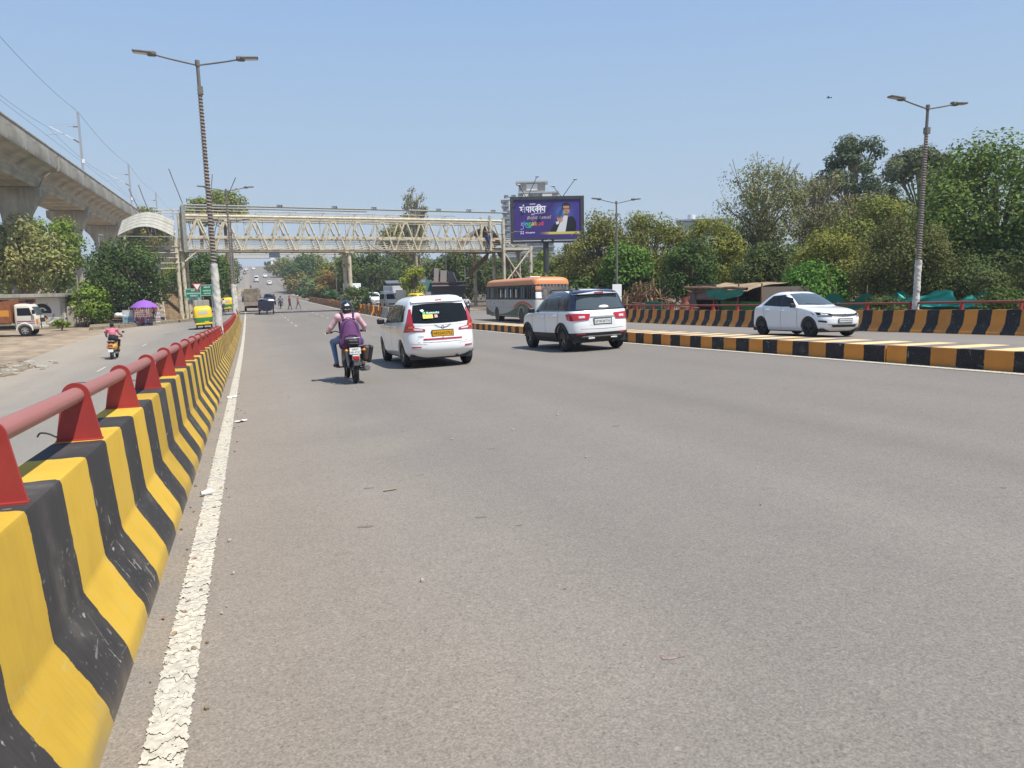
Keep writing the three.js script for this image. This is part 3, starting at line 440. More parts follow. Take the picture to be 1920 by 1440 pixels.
// ---------- trees ----------
const KIND = { // leaf colour, leaf size, density, clumps, limbs
  broad: [[.13, .22, .04], 1.4, 1.9, 80], bright: [[.19, .29, .04], 1.1, 1.2, 40], olive: [[.23, .235, .05], 1, 1.2, 50], dark: [[.09, .128, .034], 1.1, 1.2, 46], grey: [[.13, .15, .075], 1.1, .9, 64],
  pale: [[.29, .35, .10], 1.3, .9, 40], yellow: [[.30, .31, .03], 1, .8, 26], rust: [[.27, .19, .05], 1, .8, 24], droop: [[.13, .15, .045], .9, 1.2, 50], sparse: [[.24, .24, .10], .9, .36, 60], oleander: [[.10, .15, .05], 1, .7, 14],
};
const leafM = mat([1, 1, 1], .9, { vertexColors: true, specularIntensity: .3, transmission: .3, thickness: 0 });
function leaves(list, col, R, jitter = .32) {    // list of [pos, dir(normal-ish), size]: one folded diamond each
  const n = list.length, p = new Float32Array(n * 12), c = new Float32Array(n * 12), ix = new Uint32Array(n * 6), nv = V(0, 0, 0), a = V(0, 0, 0), b = V(0, 0, 0);
  for (let i = 0; i < n; i++) {
    const [q, d, s] = list[i]; nv.set(d.x + (R() - .5) * 1.3, d.y + (R() - .5) * 1.3 + .25, d.z + (R() - .5) * 1.3).normalize(); a.set(R() - .5, R() - .7, R() - .5).cross(nv).normalize(); b.copy(a).cross(nv);
    const l = s * (.75 + R() * .5), w = l * (.42 + R() * .2), f = l * .1, o = i * 12;
    const P4 = [[-l, 0, 0], [0, w, f], [l, 0, 0], [0, -w, f]]; for (let k = 0; k < 4; k++) for (let m = 0; m < 3; m++) { const A = m ? m === 1 ? 'y' : 'z' : 'x'; p[o + k * 3 + m] = q[A] + (a[A] * P4[k][0] + b[A] * P4[k][1] + nv[A] * P4[k][2]) * .5; }
    const t = 1 + (R() - .5) * 2 * jitter, y = (R() - .5) * .3; for (let k = 0; k < 4; k++) { c[o + k * 3] = col[0] * t * (1 + y); c[o + k * 3 + 1] = col[1] * t; c[o + k * 3 + 2] = col[2] * t * (1 - y * .5); }
    ix.set([i * 4, i * 4 + 1, i * 4 + 2, i * 4, i * 4 + 2, i * 4 + 3], i * 6);
  }
  const g = new THREE.BufferGeometry(); g.setAttribute('position', new THREE.BufferAttribute(p, 3)); g.setAttribute('color', new THREE.BufferAttribute(c, 3)); g.setIndex(new THREE.BufferAttribute(ix, 1)); g.computeVertexNormals(); return g;
}
let seedT = 900;
function tree(kind, x, s, top, bottom, r, label, name = 'tree') {
  const R = rng(seedT++), [col0, ls, dens, K] = KIND[kind], gy = x < -1 ? low(x, s) - .02 : side(x, s) - .03, t = thing(name, label, name === 'tree' ? 'tree' : 'shrub', x, gy, -s, 0), d = Math.hypot(x, s);
  top -= gy; bottom = Math.max(.25, bottom - gy); const H = (top - bottom) / 2, cy = bottom + H, px = d / 768, sz = clamp(px * 2.7, .13, 1.1) * ls, col = col0.map((v) => v * (.88 + R() * .24));
  const clumps = [], wood = [], br = Math.min(.32, .06 + top * .014), fork = Math.min(cy, bottom + H * .35);
  for (let i = 0; i < K; i++) {
    const a = R() * 6.283, v = R() * 2 - 1, q = Math.sqrt(1 - v * v), k = .42 + .5 * Math.sqrt(R()); let wv = v; if (kind === 'broad' || kind === 'grey') wv = v * .9 + .08;
    const sk = kind === 'sparse' ? .72 + .28 * wv : 1 - .22 * Math.max(0, wv) + .06 * wv;
    clumps.push([V(Math.cos(a) * q * r * k * sk, cy + wv * H * k * 1.02, Math.sin(a) * q * r * k * sk), (.30 + R() * .16) * Math.min(r, H * 1.25) * (kind === 'sparse' ? .8 : kind === 'grey' ? .62 : 1)]);
  }
  wood.push(tube([[0, -.05, 0], [(R() - .5) * .3, fork * .5, (R() - .5) * .3], [(R() - .5) * .3, fork, (R() - .5) * .3], [(R() - .5) * r * .2, cy + H * .5, (R() - .5) * r * .2]], br, 7, 8));
  for (const [c, cr] of clumps) if (R() < (kind === 'sparse' ? 1 : .55)) { const m = V(c.x * .35, lerp(fork, c.y, .5) + (R() - .3) * .2 * H, c.z * .35); wood.push(tube([V(0, fork * (.75 + R() * .3), 0), m, c], br * (kind === 'sparse' ? .22 : .3), 5, 6)); if (kind === 'sparse') for (let k = 0; k < 4; k++) wood.push(tube([m.clone().lerp(c, .5 + R() * .4), c.clone().add(V((R() - .5) * cr * 1.6, R() * cr * 1.2, (R() - .5) * cr * 1.6))], br * .11, 4, 3)); }
  mesh('trunk', wood, kind === 'sparse' || kind === 'grey' ? M.barkPale : M.bark, t);
  let n = clamp(4 * Math.PI * r * (r + H) * .5 * 2.6 * dens / (sz * sz * .5), 350, 24000) | 0, list = [], per = n / K;
  for (const [c, cr] of clumps) for (let i = 0; i < per; i++) {
    const a = R() * 6.283, v = R() * 2 - 1, q = Math.sqrt(1 - v * v), k = Math.pow(R(), .38) * (1 + (R() < .1 ? R() * .25 : 0)), dir = V(Math.cos(a) * q, v, Math.sin(a) * q), p = dir.clone().multiplyScalar(cr * k).add(c); p.y = c.y + dir.y * cr * k * .8;
    if (kind === 'droop') { p.y -= R() * R() * cr * 1.4; } if (p.y < .15) p.y = .15 + R() * .4; list.push([p, dir, sz]);
  }
  mesh('crown', leaves(list, col, R), leafM, t); return t;
}
for (const a of [
  ['broad', 39.6, 32.2, 8.6, 0.1, 4.5, 'tall bright green spreading tree at the right edge of the view'],
  ['broad', 48.6, 33.3, 9.6, -0.2, 3.9, 'leafy green tree just beyond the right edge of the view'],
  ['droop', 32.2, 31.5, 4.8, -0.2, 2.4, 'dark drooping tree behind the right hand lamp post'],
  ['grey', 53.3, 58.3, 14.4, 3.8, 4.0, 'tall grey green tree left of the right hand lamp post'],
  ['grey', 60.9, 57.8, 14.2, 3.7, 4.2, 'tall grey green tree directly behind the right hand lamp post'],
  ['olive', 40.1, 41.6, 6.5, 0.6, 3.3, 'rounded yellow green tree in front of the two tall grey trees'],
  ['sparse', 39.1, 52.5, 10.5, 2.2, 4.5, 'thin sparse tree with bare limbs showing above the tarpaulin hut'],
  ['sparse', 45.8, 54.5, 10.6, 2.7, 3.3, 'narrow sparse tree leaning beside the tall grey tree'],
  ['olive', 33.1, 37.6, 4.2, -0.5, 2.4, 'low rounded olive green tree above the white sedan'],
  ['olive', 33.0, 50.4, 6.0, -0.0, 2.5, 'olive green tree left of the sparse tree'],
  ['olive', 31.4, 56.2, 6.9, -0.1, 3.3, 'pale green bushy tree right of the lamp post with the board'],
  ['olive', 28.7, 60.3, 7.3, -0.0, 2.8, 'yellow green tree just right of the billboard'],
  ['dark', 29.2, 46.9, 4.3, -0.3, 2.2, 'dark green tree above the wood stack'],
  ['broad', 27.6, 53.5, 4.3, 0.2, 2.0, 'low green tree behind the white notice board'],
  ['dark', 32.0, 42.2, 3.5, -0.6, 2.2, 'dark green tree behind the tarpaulin hut'],
  ['olive', 33.9, 77.7, 6.1, -0.4, 2.8, 'dull green tree behind the billboard pole'],
  ['bright', 32.0, 82.6, 5.5, -0.4, 1.8, 'small fresh green tree under the left half of the billboard'],
  ['droop', 34.8, 30.6, 2.7, -0.6, 2.8, 'deep dark tree filling the shade behind the right lamp post'],
  ['dark', 38.0, 29.5, 3.4, -0.7, 2.5, 'dark low tree at the right edge under the tall bright one'],
  ['dark', 16.9, 244.0, 10.4, -2.2, 7.3, 'dark tree right of the far road under the footbridge'],
  ['dark', 21.6, 141.5, 7.1, -0.9, 7.3, 'wide dark tree behind the middle of the footbridge'],
  ['sparse', 31.3, 148.8, 20.2, 7.9, 3.1, 'tall thin tree rising above the footbridge roof'],
  ['olive', 31.0, 159.5, 16.5, 3.0, 5.0, 'hazy green tree below the tall thin one behind the footbridge'],
  ['yellow', 20.5, 99.3, 4.3, -0.4, 1.8, 'small bright yellow green tree behind the white taxi'],
  ['dark', 29.0, 109.1, 6.2, -0.7, 4.7, 'dark green tree behind the shuttered stall'],
  ['dark', 36.2, 111.0, 5.4, -0.9, 4.8, 'dark green tree behind the green and orange bus'],
  ['rust', 14.0, 234.4, 5.7, -1.4, 4.4, 'small tree with orange brown leaves right of the far road'],
  ['rust', 14.4, 143.9, 4.7, -0.8, 2.9, 'orange brown leaved tree left of the bridge column'],
  ['olive', 14.2, 399.1, 13.0, -3.2, 7.9, 'hazy green tree beside the far climbing road'],
  ['olive', 18.2, 153.2, 7.2, -1.0, 5.2, 'green tree behind the bridge column'],
  ['pale', -21.5, 90.3, 8.7, 1.6, 4.3, 'dusty pale leaved tree behind the painted wall'],
  ['bright', -19.6, 96.0, 9.9, 1.6, 3.2, 'fresh light green tree beside the first viaduct pier'],
  ['bright', -25.7, 102.4, 10.4, 1.7, 2.8, 'light green tree at the left edge below the viaduct'],
  ['dark', -10.5, 80.1, 6.0, -0.1, 3.5, 'dense dark green tree in front of the footbridge stairs'],
  ['bright', -13.4, 77.9, 2.7, -1.4, 1.9, 'leafy young tree beside the painted wall'],
  ['dark', -4.8, 105.8, 6.0, -0.5, 3.9, 'dark tree with yellowing leaves behind the green road signs'],
  ['olive', -8.7, 119.9, 6.1, -0.6, 3.1, 'green tree behind the left footbridge columns'],
  ['olive', -3.3, 160.6, 20.0, 13.8, 4.7, 'tall hazy tree peeking over the left end of the footbridge'],
  ['olive', -7.9, 162.2, 18.7, 13.8, 3.6, 'hazy tree above the left end of the footbridge'],
  ['olive', -18.4, 176.4, 17.9, 9.5, 4.4, 'hazy tree behind the viaduct masts'],
  ['olive', -6.3, 204.1, 10.6, -1.1, 4.0, 'green tree at the left kerb of the far road'],
  ['dark', -5.9, 352.8, 14.1, 4.9, 4.1, 'distant tree left of the far road crest'],
  ['olive', -7.0, 278.8, 12.2, 0.6, 4.3, 'far green tree on the left of the climbing road'],
  ['olive', 15.1, 345.7, 13.7, 3.3, 5.5, 'distant tree right of the far road crest'],
  ['dark', 14.4, 494.7, 17.1, 9.0, 4.6, 'farthest small tree right of the road crest'],
  ['olive', 19.7, 248.4, 11.5, 1.0, 6.7, 'far hazy tree seen under the footbridge'],
]) tree(...a);
// shrubs: low growth behind the right barrier, oleanders on the planted median, bushes by the left wall
for (const [x, s, h, r, k, l] of [[25.6, 26, 1.9, 1.1, 'dark', 'low dark shrub behind the red railing right of the white sedan'], [26.4, 21, 2.2, 1.3, 'dark', 'dark shrub behind the red railing near the right edge'], [24.9, 31, 1.3, .8, 'olive', 'small dull shrub beside the tarpaulin hut'], [30.5, 36.5, 3.4, 2.1, 'broad', 'bright green bush right behind the tarpaulin hut'], [34.6, 26.5, 3.4, 2.4, 'dark', 'dark bush in deep shade behind the green netting'], [28.3, 53, 3.4, 2, 'dark', 'dark bush behind the stacked wood'], [26.9, 60, 3.2, 2, 'broad', 'green bush right of the billboard pole'], [26.2, 68, 3.3, 2, 'olive', 'olive bush left of the billboard pole'], [29.5, 76, 3.6, 2.2, 'broad', 'green bush behind the bus roof'],
  [-14.6, 71.6, .9, .7, 'bright', 'small weedy bush at the foot of the painted wall'], [-17.2, 84, 2.6, 1.8, 'bright', 'light green bush behind the painted wall'], [-12.6, 84.5, 2.4, 1.5, 'dark', 'dark bush behind the street stall'], [10.9, 83.2, 2.7, 1.6, 'oleander', 'leafy oleander bush around the foot of the bridge column']]) tree(k, x, s, gY(x, s) + h, gY(x, s) + .1, r, l, 'shrub');
{ const R = rng(61), say = ['beside the dusty median blocks nearest the bridge column', 'second past the bridge column on the median', 'third past the bridge column on the median', 'fourth past the bridge column on the median', 'fifth past the bridge column on the median']; for (let i = 0; i < 15; i++) { const s = 92 + i * 8.5 + R() * 3, x = 12.6 + R() * .5, o = tree('oleander', x, s, gY(x, s) + 1.7 + R() * 1.1, gY(x, s) + .1, .9 + R() * .5, i < 5 ? 'median oleander shrub, ' + say[i] : 'small oleander shrub in the far row along the planted median', 'shrub'); o.userData.group = i < 5 ? 'oleanders near the footbridge' : 'far median oleanders'; } }
// a far belt of trees that reads as one mass
{ const R = rng(44), list = [], put = (x, s, h, w) => { for (let i = 0; i < 130; i++) { const a = R() * 6.283, q = Math.sqrt(R()); const p = V(x + Math.cos(a) * q * w, side(x, Math.min(s, 480)) + Math.pow(R(), .7) * h * (1 - .4 * q), -s + Math.sin(a) * q * w); list.push([p, V(Math.cos(a), .4, Math.sin(a)), 1.5]); } };
  for (let i = 0; i < 200; i++) { const s = 150 + R() * 260, x = 26 + s * .12 + R() * 130 + (s > 250 ? 8 : 0); put(x, s, 6 + R() * 5, 4.5); }
  for (let i = 0; i < 90; i++) { const s = 110 + R() * 300, x = -34 - R() * 90; put(x, s, 6 + R() * 5, 4.5); }
  for (let i = 0; i < 60; i++) { const s = 70 + R() * 80, x = 52 + R() * 50; put(x, s, 5 + R() * 4, 4); }
  for (let i = 0; i < 26; i++) { const s = 215 + i * 9, x = 16 + R() * 7; put(x, s, 4.5 + R() * 4, 3.4); put(-9 - R() * 6, s, 5 + R() * 4, 3.4); }
  const o = mesh('distant_woodland', leaves(list, [.13, .165, .05], R), leafM, scene); o.userData = { kind: 'stuff', label: 'hazy belt of distant trees along the horizon', category: 'trees' }; }

// ---------- buildings ----------
{ const t = thing('apartment_tower', 'tall grey apartment tower with stacked balconies rising behind the billboard', 'building', 150, -2, -405, -.36), wall = mat([.40, .375, .35], .9, { map: rep(concT, .05, .05) }), wall2 = mat([.30, .31, .33], .9), slabM = mat([.46, .44, .41], .9), win = mat([.08, .10, .12], .3), panel = mat([.72, .69, .64], .8);
  mesh('wall', box(19, 51, 14, 3, 25.5, 0), wall, t); mesh('side_wing', box(9, 47, 13, -10.5, 23.5, -1), wall2, t); mesh('penthouse', box(14.5, 6, 10, 1, 54, -1), wall, t); mesh('roof', [box(17.5, .7, 12.5, 1, 57.3, -1)], slabM, t); mesh('roof', box(22, .7, 16, 4.5, 51.3, 0), slabM, t); mesh('roof', box(10.5, .6, 14.5, -10.8, 47.3, -1), slabM, t);
  const sl = box(20.5, .35, 16.5, 3, 0, 0), sw = box(10.5, .35, 15.5, -10.6, 0, -1), rl = box(4.6, .9, .15), wg = box(2.4, 1.7, .2);
  for (let f = 0; f < 15; f++) { const y = 3 + f * 3.25; const a = mesh('floor_slab', sl, slabM, t); a.position.y = y; const b = mesh('floor_slab', sw, slabM, t); b.position.y = y - .6; for (const x of [-4, 0.5, 5.8, 10.4]) { const w = mesh('window', wg, win, t); w.position.set(x, y + 1.6, 7.05); } for (const x of [-13, -9]) { const w = mesh('window', wg, win, t); w.position.set(x, y + 1.1, 5.6); } for (const [x, z] of [[-4, 8.2], [-10.6, 6.7]]) { const q = mesh('balcony_rail', rl, wall2, t); q.position.set(x, y + .6, z); } }
  mesh('banner_panel', box(5.2, 7.5, .2, 9.2, 46.6, 8.4), panel, t); mesh('banner_panel', box(3, 6, .2, -2.2, 47.5, 8.4), panel, t); mesh('banner_panel', box(6, 3.4, .2, 1, 54.5, 4.15), panel, t); mesh('banner_panel', box(3, 5, .2, -10.2, 44.5, 6.9), panel, t); }
{ const t = thing('low_building', 'grey and cream low building glimpsed under the billboard', 'building', 108, -2, -285, -.3); mesh('wall', box(26, 13, 10, 0, 6.5, 0), mat([.42, .40, .36], .9), t); mesh('roof', box(28, .8, 12, 0, 13.4, 0), mat([.36, .35, .33], .9), t); for (let i = 0; i < 5; i++) mesh('window', box(2.2, 2, .2, -9 + i * 4.6, 10, 5.05), mat([.1, .12, .14], .3), t); mesh('banner_panel', box(3, 4, .3, 4, 10.5, 5.1), mat([.7, .62, .55], .8), t); }
{ const t = thing('flat_roof_house', 'pale flat roofed house showing between the trees left of the grey tree', 'building', 108, -2, -126, -.7); mesh('wall', box(9, 16, 8, 0, 8, 0), mat([.62, .57, .44], .9), t); mesh('roof', box(10.5, .5, 9.5, 0, 16.2, 0), mat([.3, .28, .25], .9), t); mesh('window', box(1.4, 1.6, .2, 1.6, 13, 4.05), mat([.08, .08, .08], .4), t); mesh('parapet', box(9, .8, .2, 0, 16.8, 4), mat([.5, .45, .36], .9), t); }
{ const t = thing('white_house', 'small white rooftop block above the trees near the sparse tree', 'building', 103, -2, -160, -.55); mesh('wall', box(12, 16.6, 9, 0, 8.3, 0), mat([.62, .63, .63], .9), t); mesh('roof', box(13, .4, 10, 0, 16.9, 0), mat([.3, .31, .33], .9), t); mesh('water_tank', cyl([-3, 17, 1], [-3, 18.4, 1], .9, .9, 14), mat([.7, .7, .7], .6), t); mesh('window', box(1.5, 1.5, .2, 2, 14.5, 4.55), mat([.08, .09, .1], .4), t); }
{ const t = thing('far_flyover', 'pale concrete flyover crossing far away above the crest of the road', 'flyover', 30, 0, -540, .1); mesh('deck', box(90, 2.4, 9, 0, 21.6, 0), mat([.52, .49, .43], .9), t); mesh('parapet', box(90, 1.3, .3, 0, 23.4, 4.5), mat([.58, .55, .49], .9), t); for (const x of [-41, 2, 30]) mesh('pier', box(2, 22, 3, x, 9.8, 0), M.concDark, t); }
{ const t = thing('far_hoarding', 'dark blue hoarding on a white pillar beside the far climbing road', 'hoarding', 13.4, P(395), -395); mesh('panel', rbox(5, 3, .4, .05, 0, 8.6, 0), mat([.04, .05, .10], .5), t); mesh('pillar', box(1.8, 7.1, 1, -1, 3.5, 0), M.white, t); }

// painted wall building at the left
const mural = canvas(1024, 512, (g, W, H) => {
  g.fillStyle = '#c9c6c0'; g.fillRect(0, 0, W, H); const R = rng(3);
  g.fillStyle = '#e2e1de'; g.fillRect(0, 20, W, 400);
  g.fillStyle = '#86302f'; for (const [x, w] of [[40, 200], [300, 150], [560, 150], [740, 130]]) g.fillRect(x, 30, w, 52); g.fillStyle = '#d8cfc2'; for (let i = 0; i < 9; i++) g.fillRect(60 + i * 100, 46, 40 + R() * 30, 9);
  
  g.save(); g.translate(905, 235); g.scale(.46, 1); g.strokeStyle = '#33343a'; g.lineWidth = 62; g.beginPath(); g.arc(0, 0, 100, 0, .95, true); g.stroke(); g.fillStyle = '#33343a'; g.fillRect(-60, -20, 190, 44); g.strokeStyle = '#8b9a9a'; g.lineWidth = 18; g.beginPath(); g.arc(8, 14, 156, .1, 2.2); g.stroke(); g.restore(); g.fillStyle = '#33343a';
  g.strokeStyle = '#33343a'; g.lineWidth = 58; g.beginPath(); g.arc(350, 250, 92, .3, 6); g.stroke(); g.fillRect(300, 226, 60, 44);
  g.fillStyle = '#5b6a78'; g.font = 'bold 30px sans-serif'; g.fillText('e', 930, 120);
  g.fillStyle = '#8f887c'; g.fillRect(0, 420, W, 92); for (let i = 0; i < 900; i++) { g.fillStyle = `rgba(${90 + R() * 60 | 0},${84 + R() * 50 | 0},${72 + R() * 40 | 0},.22)`; g.fillRect(R() * W, 330 + R() * R() * 180, 3 + R() * 26, 2 + R() * 14); }
});
{ const t = thing('painted_wall_building', 'low white building with a big dark letter painted on it behind the orange truck', 'building', -15.4, -1.7, -75.8, 0);
  const w = mesh('front_wall', box(12, 2.75, .25, -6, 1.37, 0), mat([.80, .79, .77], .9, { map: mural }), t), uv = w.geometry.attributes.uv; for (let i = 0; i < 24; i++) if (i >= 16 && i < 20) { const j = i - 16; uv.setXY(i, j % 2, j < 2 ? 1 : 0); } else uv.setXY(i, .01, .5);
  const endT = canvas(256, 256, (g) => { g.fillStyle = '#d6d3cc'; g.fillRect(0, 0, 256, 256); g.fillStyle = '#f0efec'; g.fillRect(40, 90, 90, 110); g.fillStyle = '#4a5560'; g.fillRect(56, 172, 60, 16); g.font = 'bold 60px sans-serif'; g.fillText('7', 74, 150); g.fillStyle = '#b79a88'; g.fillRect(20, 40, 220, 10); g.fillStyle = '#8f887c'; g.fillRect(0, 216, 256, 40); });
  const e = mesh('end_wall', box(.25, 2.75, 3.0, -.125 + .12, 1.37, -1.63), mat([.8, .79, .77], .9, { map: endT }), t), uv2 = e.geometry.attributes.uv; for (let i = 0; i < 4; i++) uv2.setXY(i, i % 2, i < 2 ? 1 : 0); for (let i = 4; i < 24; i++) uv2.setXY(i, .05, .9);
  mesh('corner_post', box(.16, 2.75, .16, .1, 1.37, .1), M.concDark, t);
  mesh('roof_slab', [box(13, .16, 4.4, -5.9, 2.95, -1.4), box(13, .22, .12, -5.9, 2.86, .82)], M.concDark, t);
  mesh('back_wall', box(12, 2.6, .2, -6, 1.3, -3.1), M.concDark, t); }
{ const R = rng(8), t = thing('boundary_fence', 'old stone pier and bare poles at the end of the painted wall building', 'fence', -14.9, -1.7, -77.6); mesh('stone_pier', rbox(.7, 1.9, .6, .12, 0, .95, .3), M.conc, t); for (const [x, h] of [[.55, 2.3], [.95, 2.0], [1.25, 2.6], [.75, 4.6]]) mesh('pole', cyl([x, 0, .3 + R() * .4], [x + (R() - .5) * .2, h, .3], .05, .045, 7), M.barkPale, t); }
// pavement with its kerb in front of the stairs
struct('pavement', slab([[-12.4, -70.5], [-10.6, -73.2], [-7.6, -78.2], [-5.4, -81.4], [-5.1, -84], [-5.2, -112], [-17, -112], [-17, -82], [-13.6, -78]], -1.74, -1.46), M.pave);
{ const R = rng(15), pts = [[-10.6, -73.1], [-7.6, -78.1], [-5.4, -81.3], [-5.05, -84], [-5.15, -100]], stones = thing('kerb_stones', 'worn row of dusty kerb stones along the pavement by the stairs', 'kerb', 0, -1.7, 0); for (let i = 0; i < pts.length - 1; i++) { const a = pts[i], b = pts[i + 1], L = Math.hypot(b[0] - a[0], b[1] - a[1]), n = Math.round(L / .95); for (let k = 0; k < n; k++) { const u = (k + .5) / n, o = mesh('kerb_stone', rbox(L / n - .03, .30 + R() * .03, .2, .03), M.pave, stones); o.position.set(lerp(a[0], b[0], u), .13, lerp(a[1], b[1], u)); o.rotation.y = -Math.atan2(b[1] - a[1], b[0] - a[0]) + (R() - .5) * .06; } } }
// rubble heap and potholed patch beside the service road
{ const R = rng(19), t = thing('rubble_patch', 'broken rubble and stones on the dirt beside the service road', 'rubble', -9.6, -1.7, -37); for (let i = 0; i < 60; i++) { const a = R() * 6.28, q = Math.sqrt(R()), o = mesh('stone', new THREE.DodecahedronGeometry(.05 + R() * R() * .2, 0), R() < .5 ? M.pave : M.concDark, t); o.position.set(Math.cos(a) * q * 1.1 + (R() - .5), .02, Math.sin(a) * q * 4.4); o.scale.set(1 + R(), .5, 1 + R() * .6); o.rotation.y = R() * 6; } }
// ---------- vehicles: bodies are stacks of rounded horizontal slices, front at -z ----------
const EV = new Evaluator(); EV.attributes = ['position', 'normal']; EV.useGroups = false;
function shell(rows, p = 8, q = 2.6, sub = 4) {     // rows: [y, zFront, zRear, halfWidth]
  const R = []; const cr = (a, b, c, d, t) => .5 * (2 * b + (c - a) * t + (2 * a - 5 * b + 4 * c - d) * t * t + (3 * b - a - 3 * c + d) * t * t * t);
  for (let i = 0; i < rows.length - 1; i++) for (let k = 0; k < sub; k++) { const a = rows[Math.max(0, i - 1)], b = rows[i], c = rows[i + 1], d = rows[Math.min(rows.length - 1, i + 2)], t = k / sub; R.push(b.map((_, j) => { const v = cr(a[j], b[j], c[j], d[j], t); return clamp(v, Math.min(b[j], c[j]), Math.max(b[j], c[j])); })); }
  R.push(rows[rows.length - 1]);
  const row = (y) => { let i = 0; while (i < R.length - 2 && R[i + 1][0] < y) i++; const a = R[i], b = R[i + 1], t = clamp((y - a[0]) / (b[0] - a[0] || 1)); return a.map((v, j) => lerp(v, b[j], t)); };
  return {
    R, row,
    x: (z, y) => { const [, f, r, w] = row(y), l = (r - f) / 2, c = (r + f) / 2; return w * Math.pow(Math.max(0, 1 - Math.pow(Math.min(1, Math.abs((z - c) / l)), p)), 1 / q); },
    zr: (x, y) => { const [, f, r, w] = row(y), l = (r - f) / 2, c = (r + f) / 2; return c + l * Math.pow(Math.max(0, 1 - Math.pow(Math.min(1, Math.abs(x / w)), q)), 1 / p); },
    zf: (x, y) => { const [, f, r, w] = row(y), l = (r - f) / 2, c = (r + f) / 2; return c - l * Math.pow(Math.max(0, 1 - Math.pow(Math.min(1, Math.abs(x / w)), q)), 1 / p); },
    solid(y0, y1, N = 72) {
      const rs = [row(y0), ...R.filter((r) => r[0] > y0 + .004 && r[0] < y1 - .004), row(y1)], P = [], ix = [];
      for (const [y, f, r, w] of rs) for (let i = 0; i < N; i++) { const a = i / N * 6.28319, C = Math.cos(a), S = Math.sin(a); P.push(w * Math.sign(C) * Math.pow(Math.abs(C), 2 / q), y, (f + r) / 2 + (r - f) / 2 * Math.sign(S) * Math.pow(Math.abs(S), 2 / p)); }
      for (let j = 0; j < rs.length - 1; j++) for (let i = 0; i < N; i++) { const a = j * N + i, b = j * N + (i + 1) % N; ix.push(a, a + N, b, b, a + N, b + N); }
      const cap = (j, up) => { const c = P.length / 3, [y, f, r] = rs[j]; P.push(0, y, (f + r) / 2); for (let i = 0; i < N; i++) { const a = j * N + i, b = j * N + (i + 1) % N; up ? ix.push(c, b, a) : ix.push(c, a, b); } }; cap(0, false); cap(rs.length - 1, true);
      const g = new THREE.BufferGeometry(); g.setAttribute('position', new THREE.Float32BufferAttribute(P, 3)); g.setIndex(ix); g.computeVertexNormals(); return g;
    },
  };
}
function arches(g, axles, rad, w, y) { let b = new Brush(g); b.updateMatrixWorld(); for (const z of axles) for (const d of [-1, 1]) { const c = new Brush(new THREE.CylinderGeometry(rad, rad, .42, 28).rotateZ(Math.PI / 2).translate(d * (w - .13), y, z)); c.updateMatrixWorld(); b = EV.evaluate(b, c, SUBTRACTION); } const r = b.geometry; r.deleteAttribute('uv'); return r; }
const cr = (g, a = .55) => toCreasedNormals(g, a);
const patch = (bot, top, f, nu = 10, nv = 5) => { const at = (l, u) => { const t = u * (l.length - 1), i = Math.min(l.length - 2, Math.floor(t)), k = t - i; return [lerp(l[i][0], l[i + 1][0], k), lerp(l[i][1], l[i + 1][1], k)]; }; return grid(nu, nv, (u, v) => { const a = at(bot, u), b = at(top, u); return f(lerp(a[0], b[0], v), lerp(a[1], b[1], v)); }); };
const wheelCache = {};
function wheel(parent, x, y, z, r, w, rimMat = M.alloy, spokes = 5, flip = 1) {
  const key = [r, w, spokes].join(); wheelCache[key] ??= { t: lathe([[r * .6, -w / 2], [r * .86, -w / 2], [r * .97, -w * .4], [r, -w * .25], [r, w * .25], [r * .97, w * .4], [r * .86, w / 2], [r * .6, w / 2], [r * .6, -w / 2]], 32).rotateZ(Math.PI / 2),
    s: merge([cyl([-w * .05, 0, 0], [w * .36, 0, 0], r * .17, r * .14, 12), lathe([[r * .52, w * .42], [r * .62, w * .46], [r * .62, w * .1], [r * .54, w * .05]], 28).rotateZ(-Math.PI / 2), ...[...Array(spokes)].map((_, i) => { const a = i / spokes * 6.283; return box(w * .14, r * .5, r * .16, w * .3, Math.cos(a) * r * .36, Math.sin(a) * r * .36, a); })]), d: cyl([-w * .1, 0, 0], [w * .12, 0, 0], r * .58, r * .58, 20) };
  const o = mesh('wheel', wheelCache[key].t, M.rubber, parent); o.position.set(x, y, z); if (flip < 0) o.rotation.y = Math.PI; mesh('rim', wheelCache[key].s, rimMat, o); mesh('brake_disc', wheelCache[key].d, M.trim, o); return o;
}
function plate(text, bg, fg, w = .5, h = .12, two = false) { const t = canvas(512, Math.round(512 * h / w), (g, W, H) => { g.fillStyle = bg; g.fillRect(0, 0, W, H); g.strokeStyle = fg; g.lineWidth = 7; g.strokeRect(5, 5, W - 10, H - 10); g.fillStyle = fg; g.textAlign = 'center'; g.textBaseline = 'middle'; if (two) { const l = text.split('|'); g.font = `bold ${H * .42 | 0}px sans-serif`; g.fillText(l[0], W / 2, H * .3, W * .9); g.fillText(l[1], W / 2, H * .72, W * .9); } else { g.font = `bold ${H * .66 | 0}px sans-serif`; g.fillText(text, W / 2, H * .54, W * .9); } }); return { mat: mat([.85, .85, .85], .45, { map: t }), geo: new THREE.PlaneGeometry(w, h) }; }
function decal(w, h, draw) { return { mat: mat([.9, .9, .9], .4, { map: canvas(256, Math.round(256 * h / w), draw), alphaTest: .5 }), geo: new THREE.PlaneGeometry(w, h) }; }
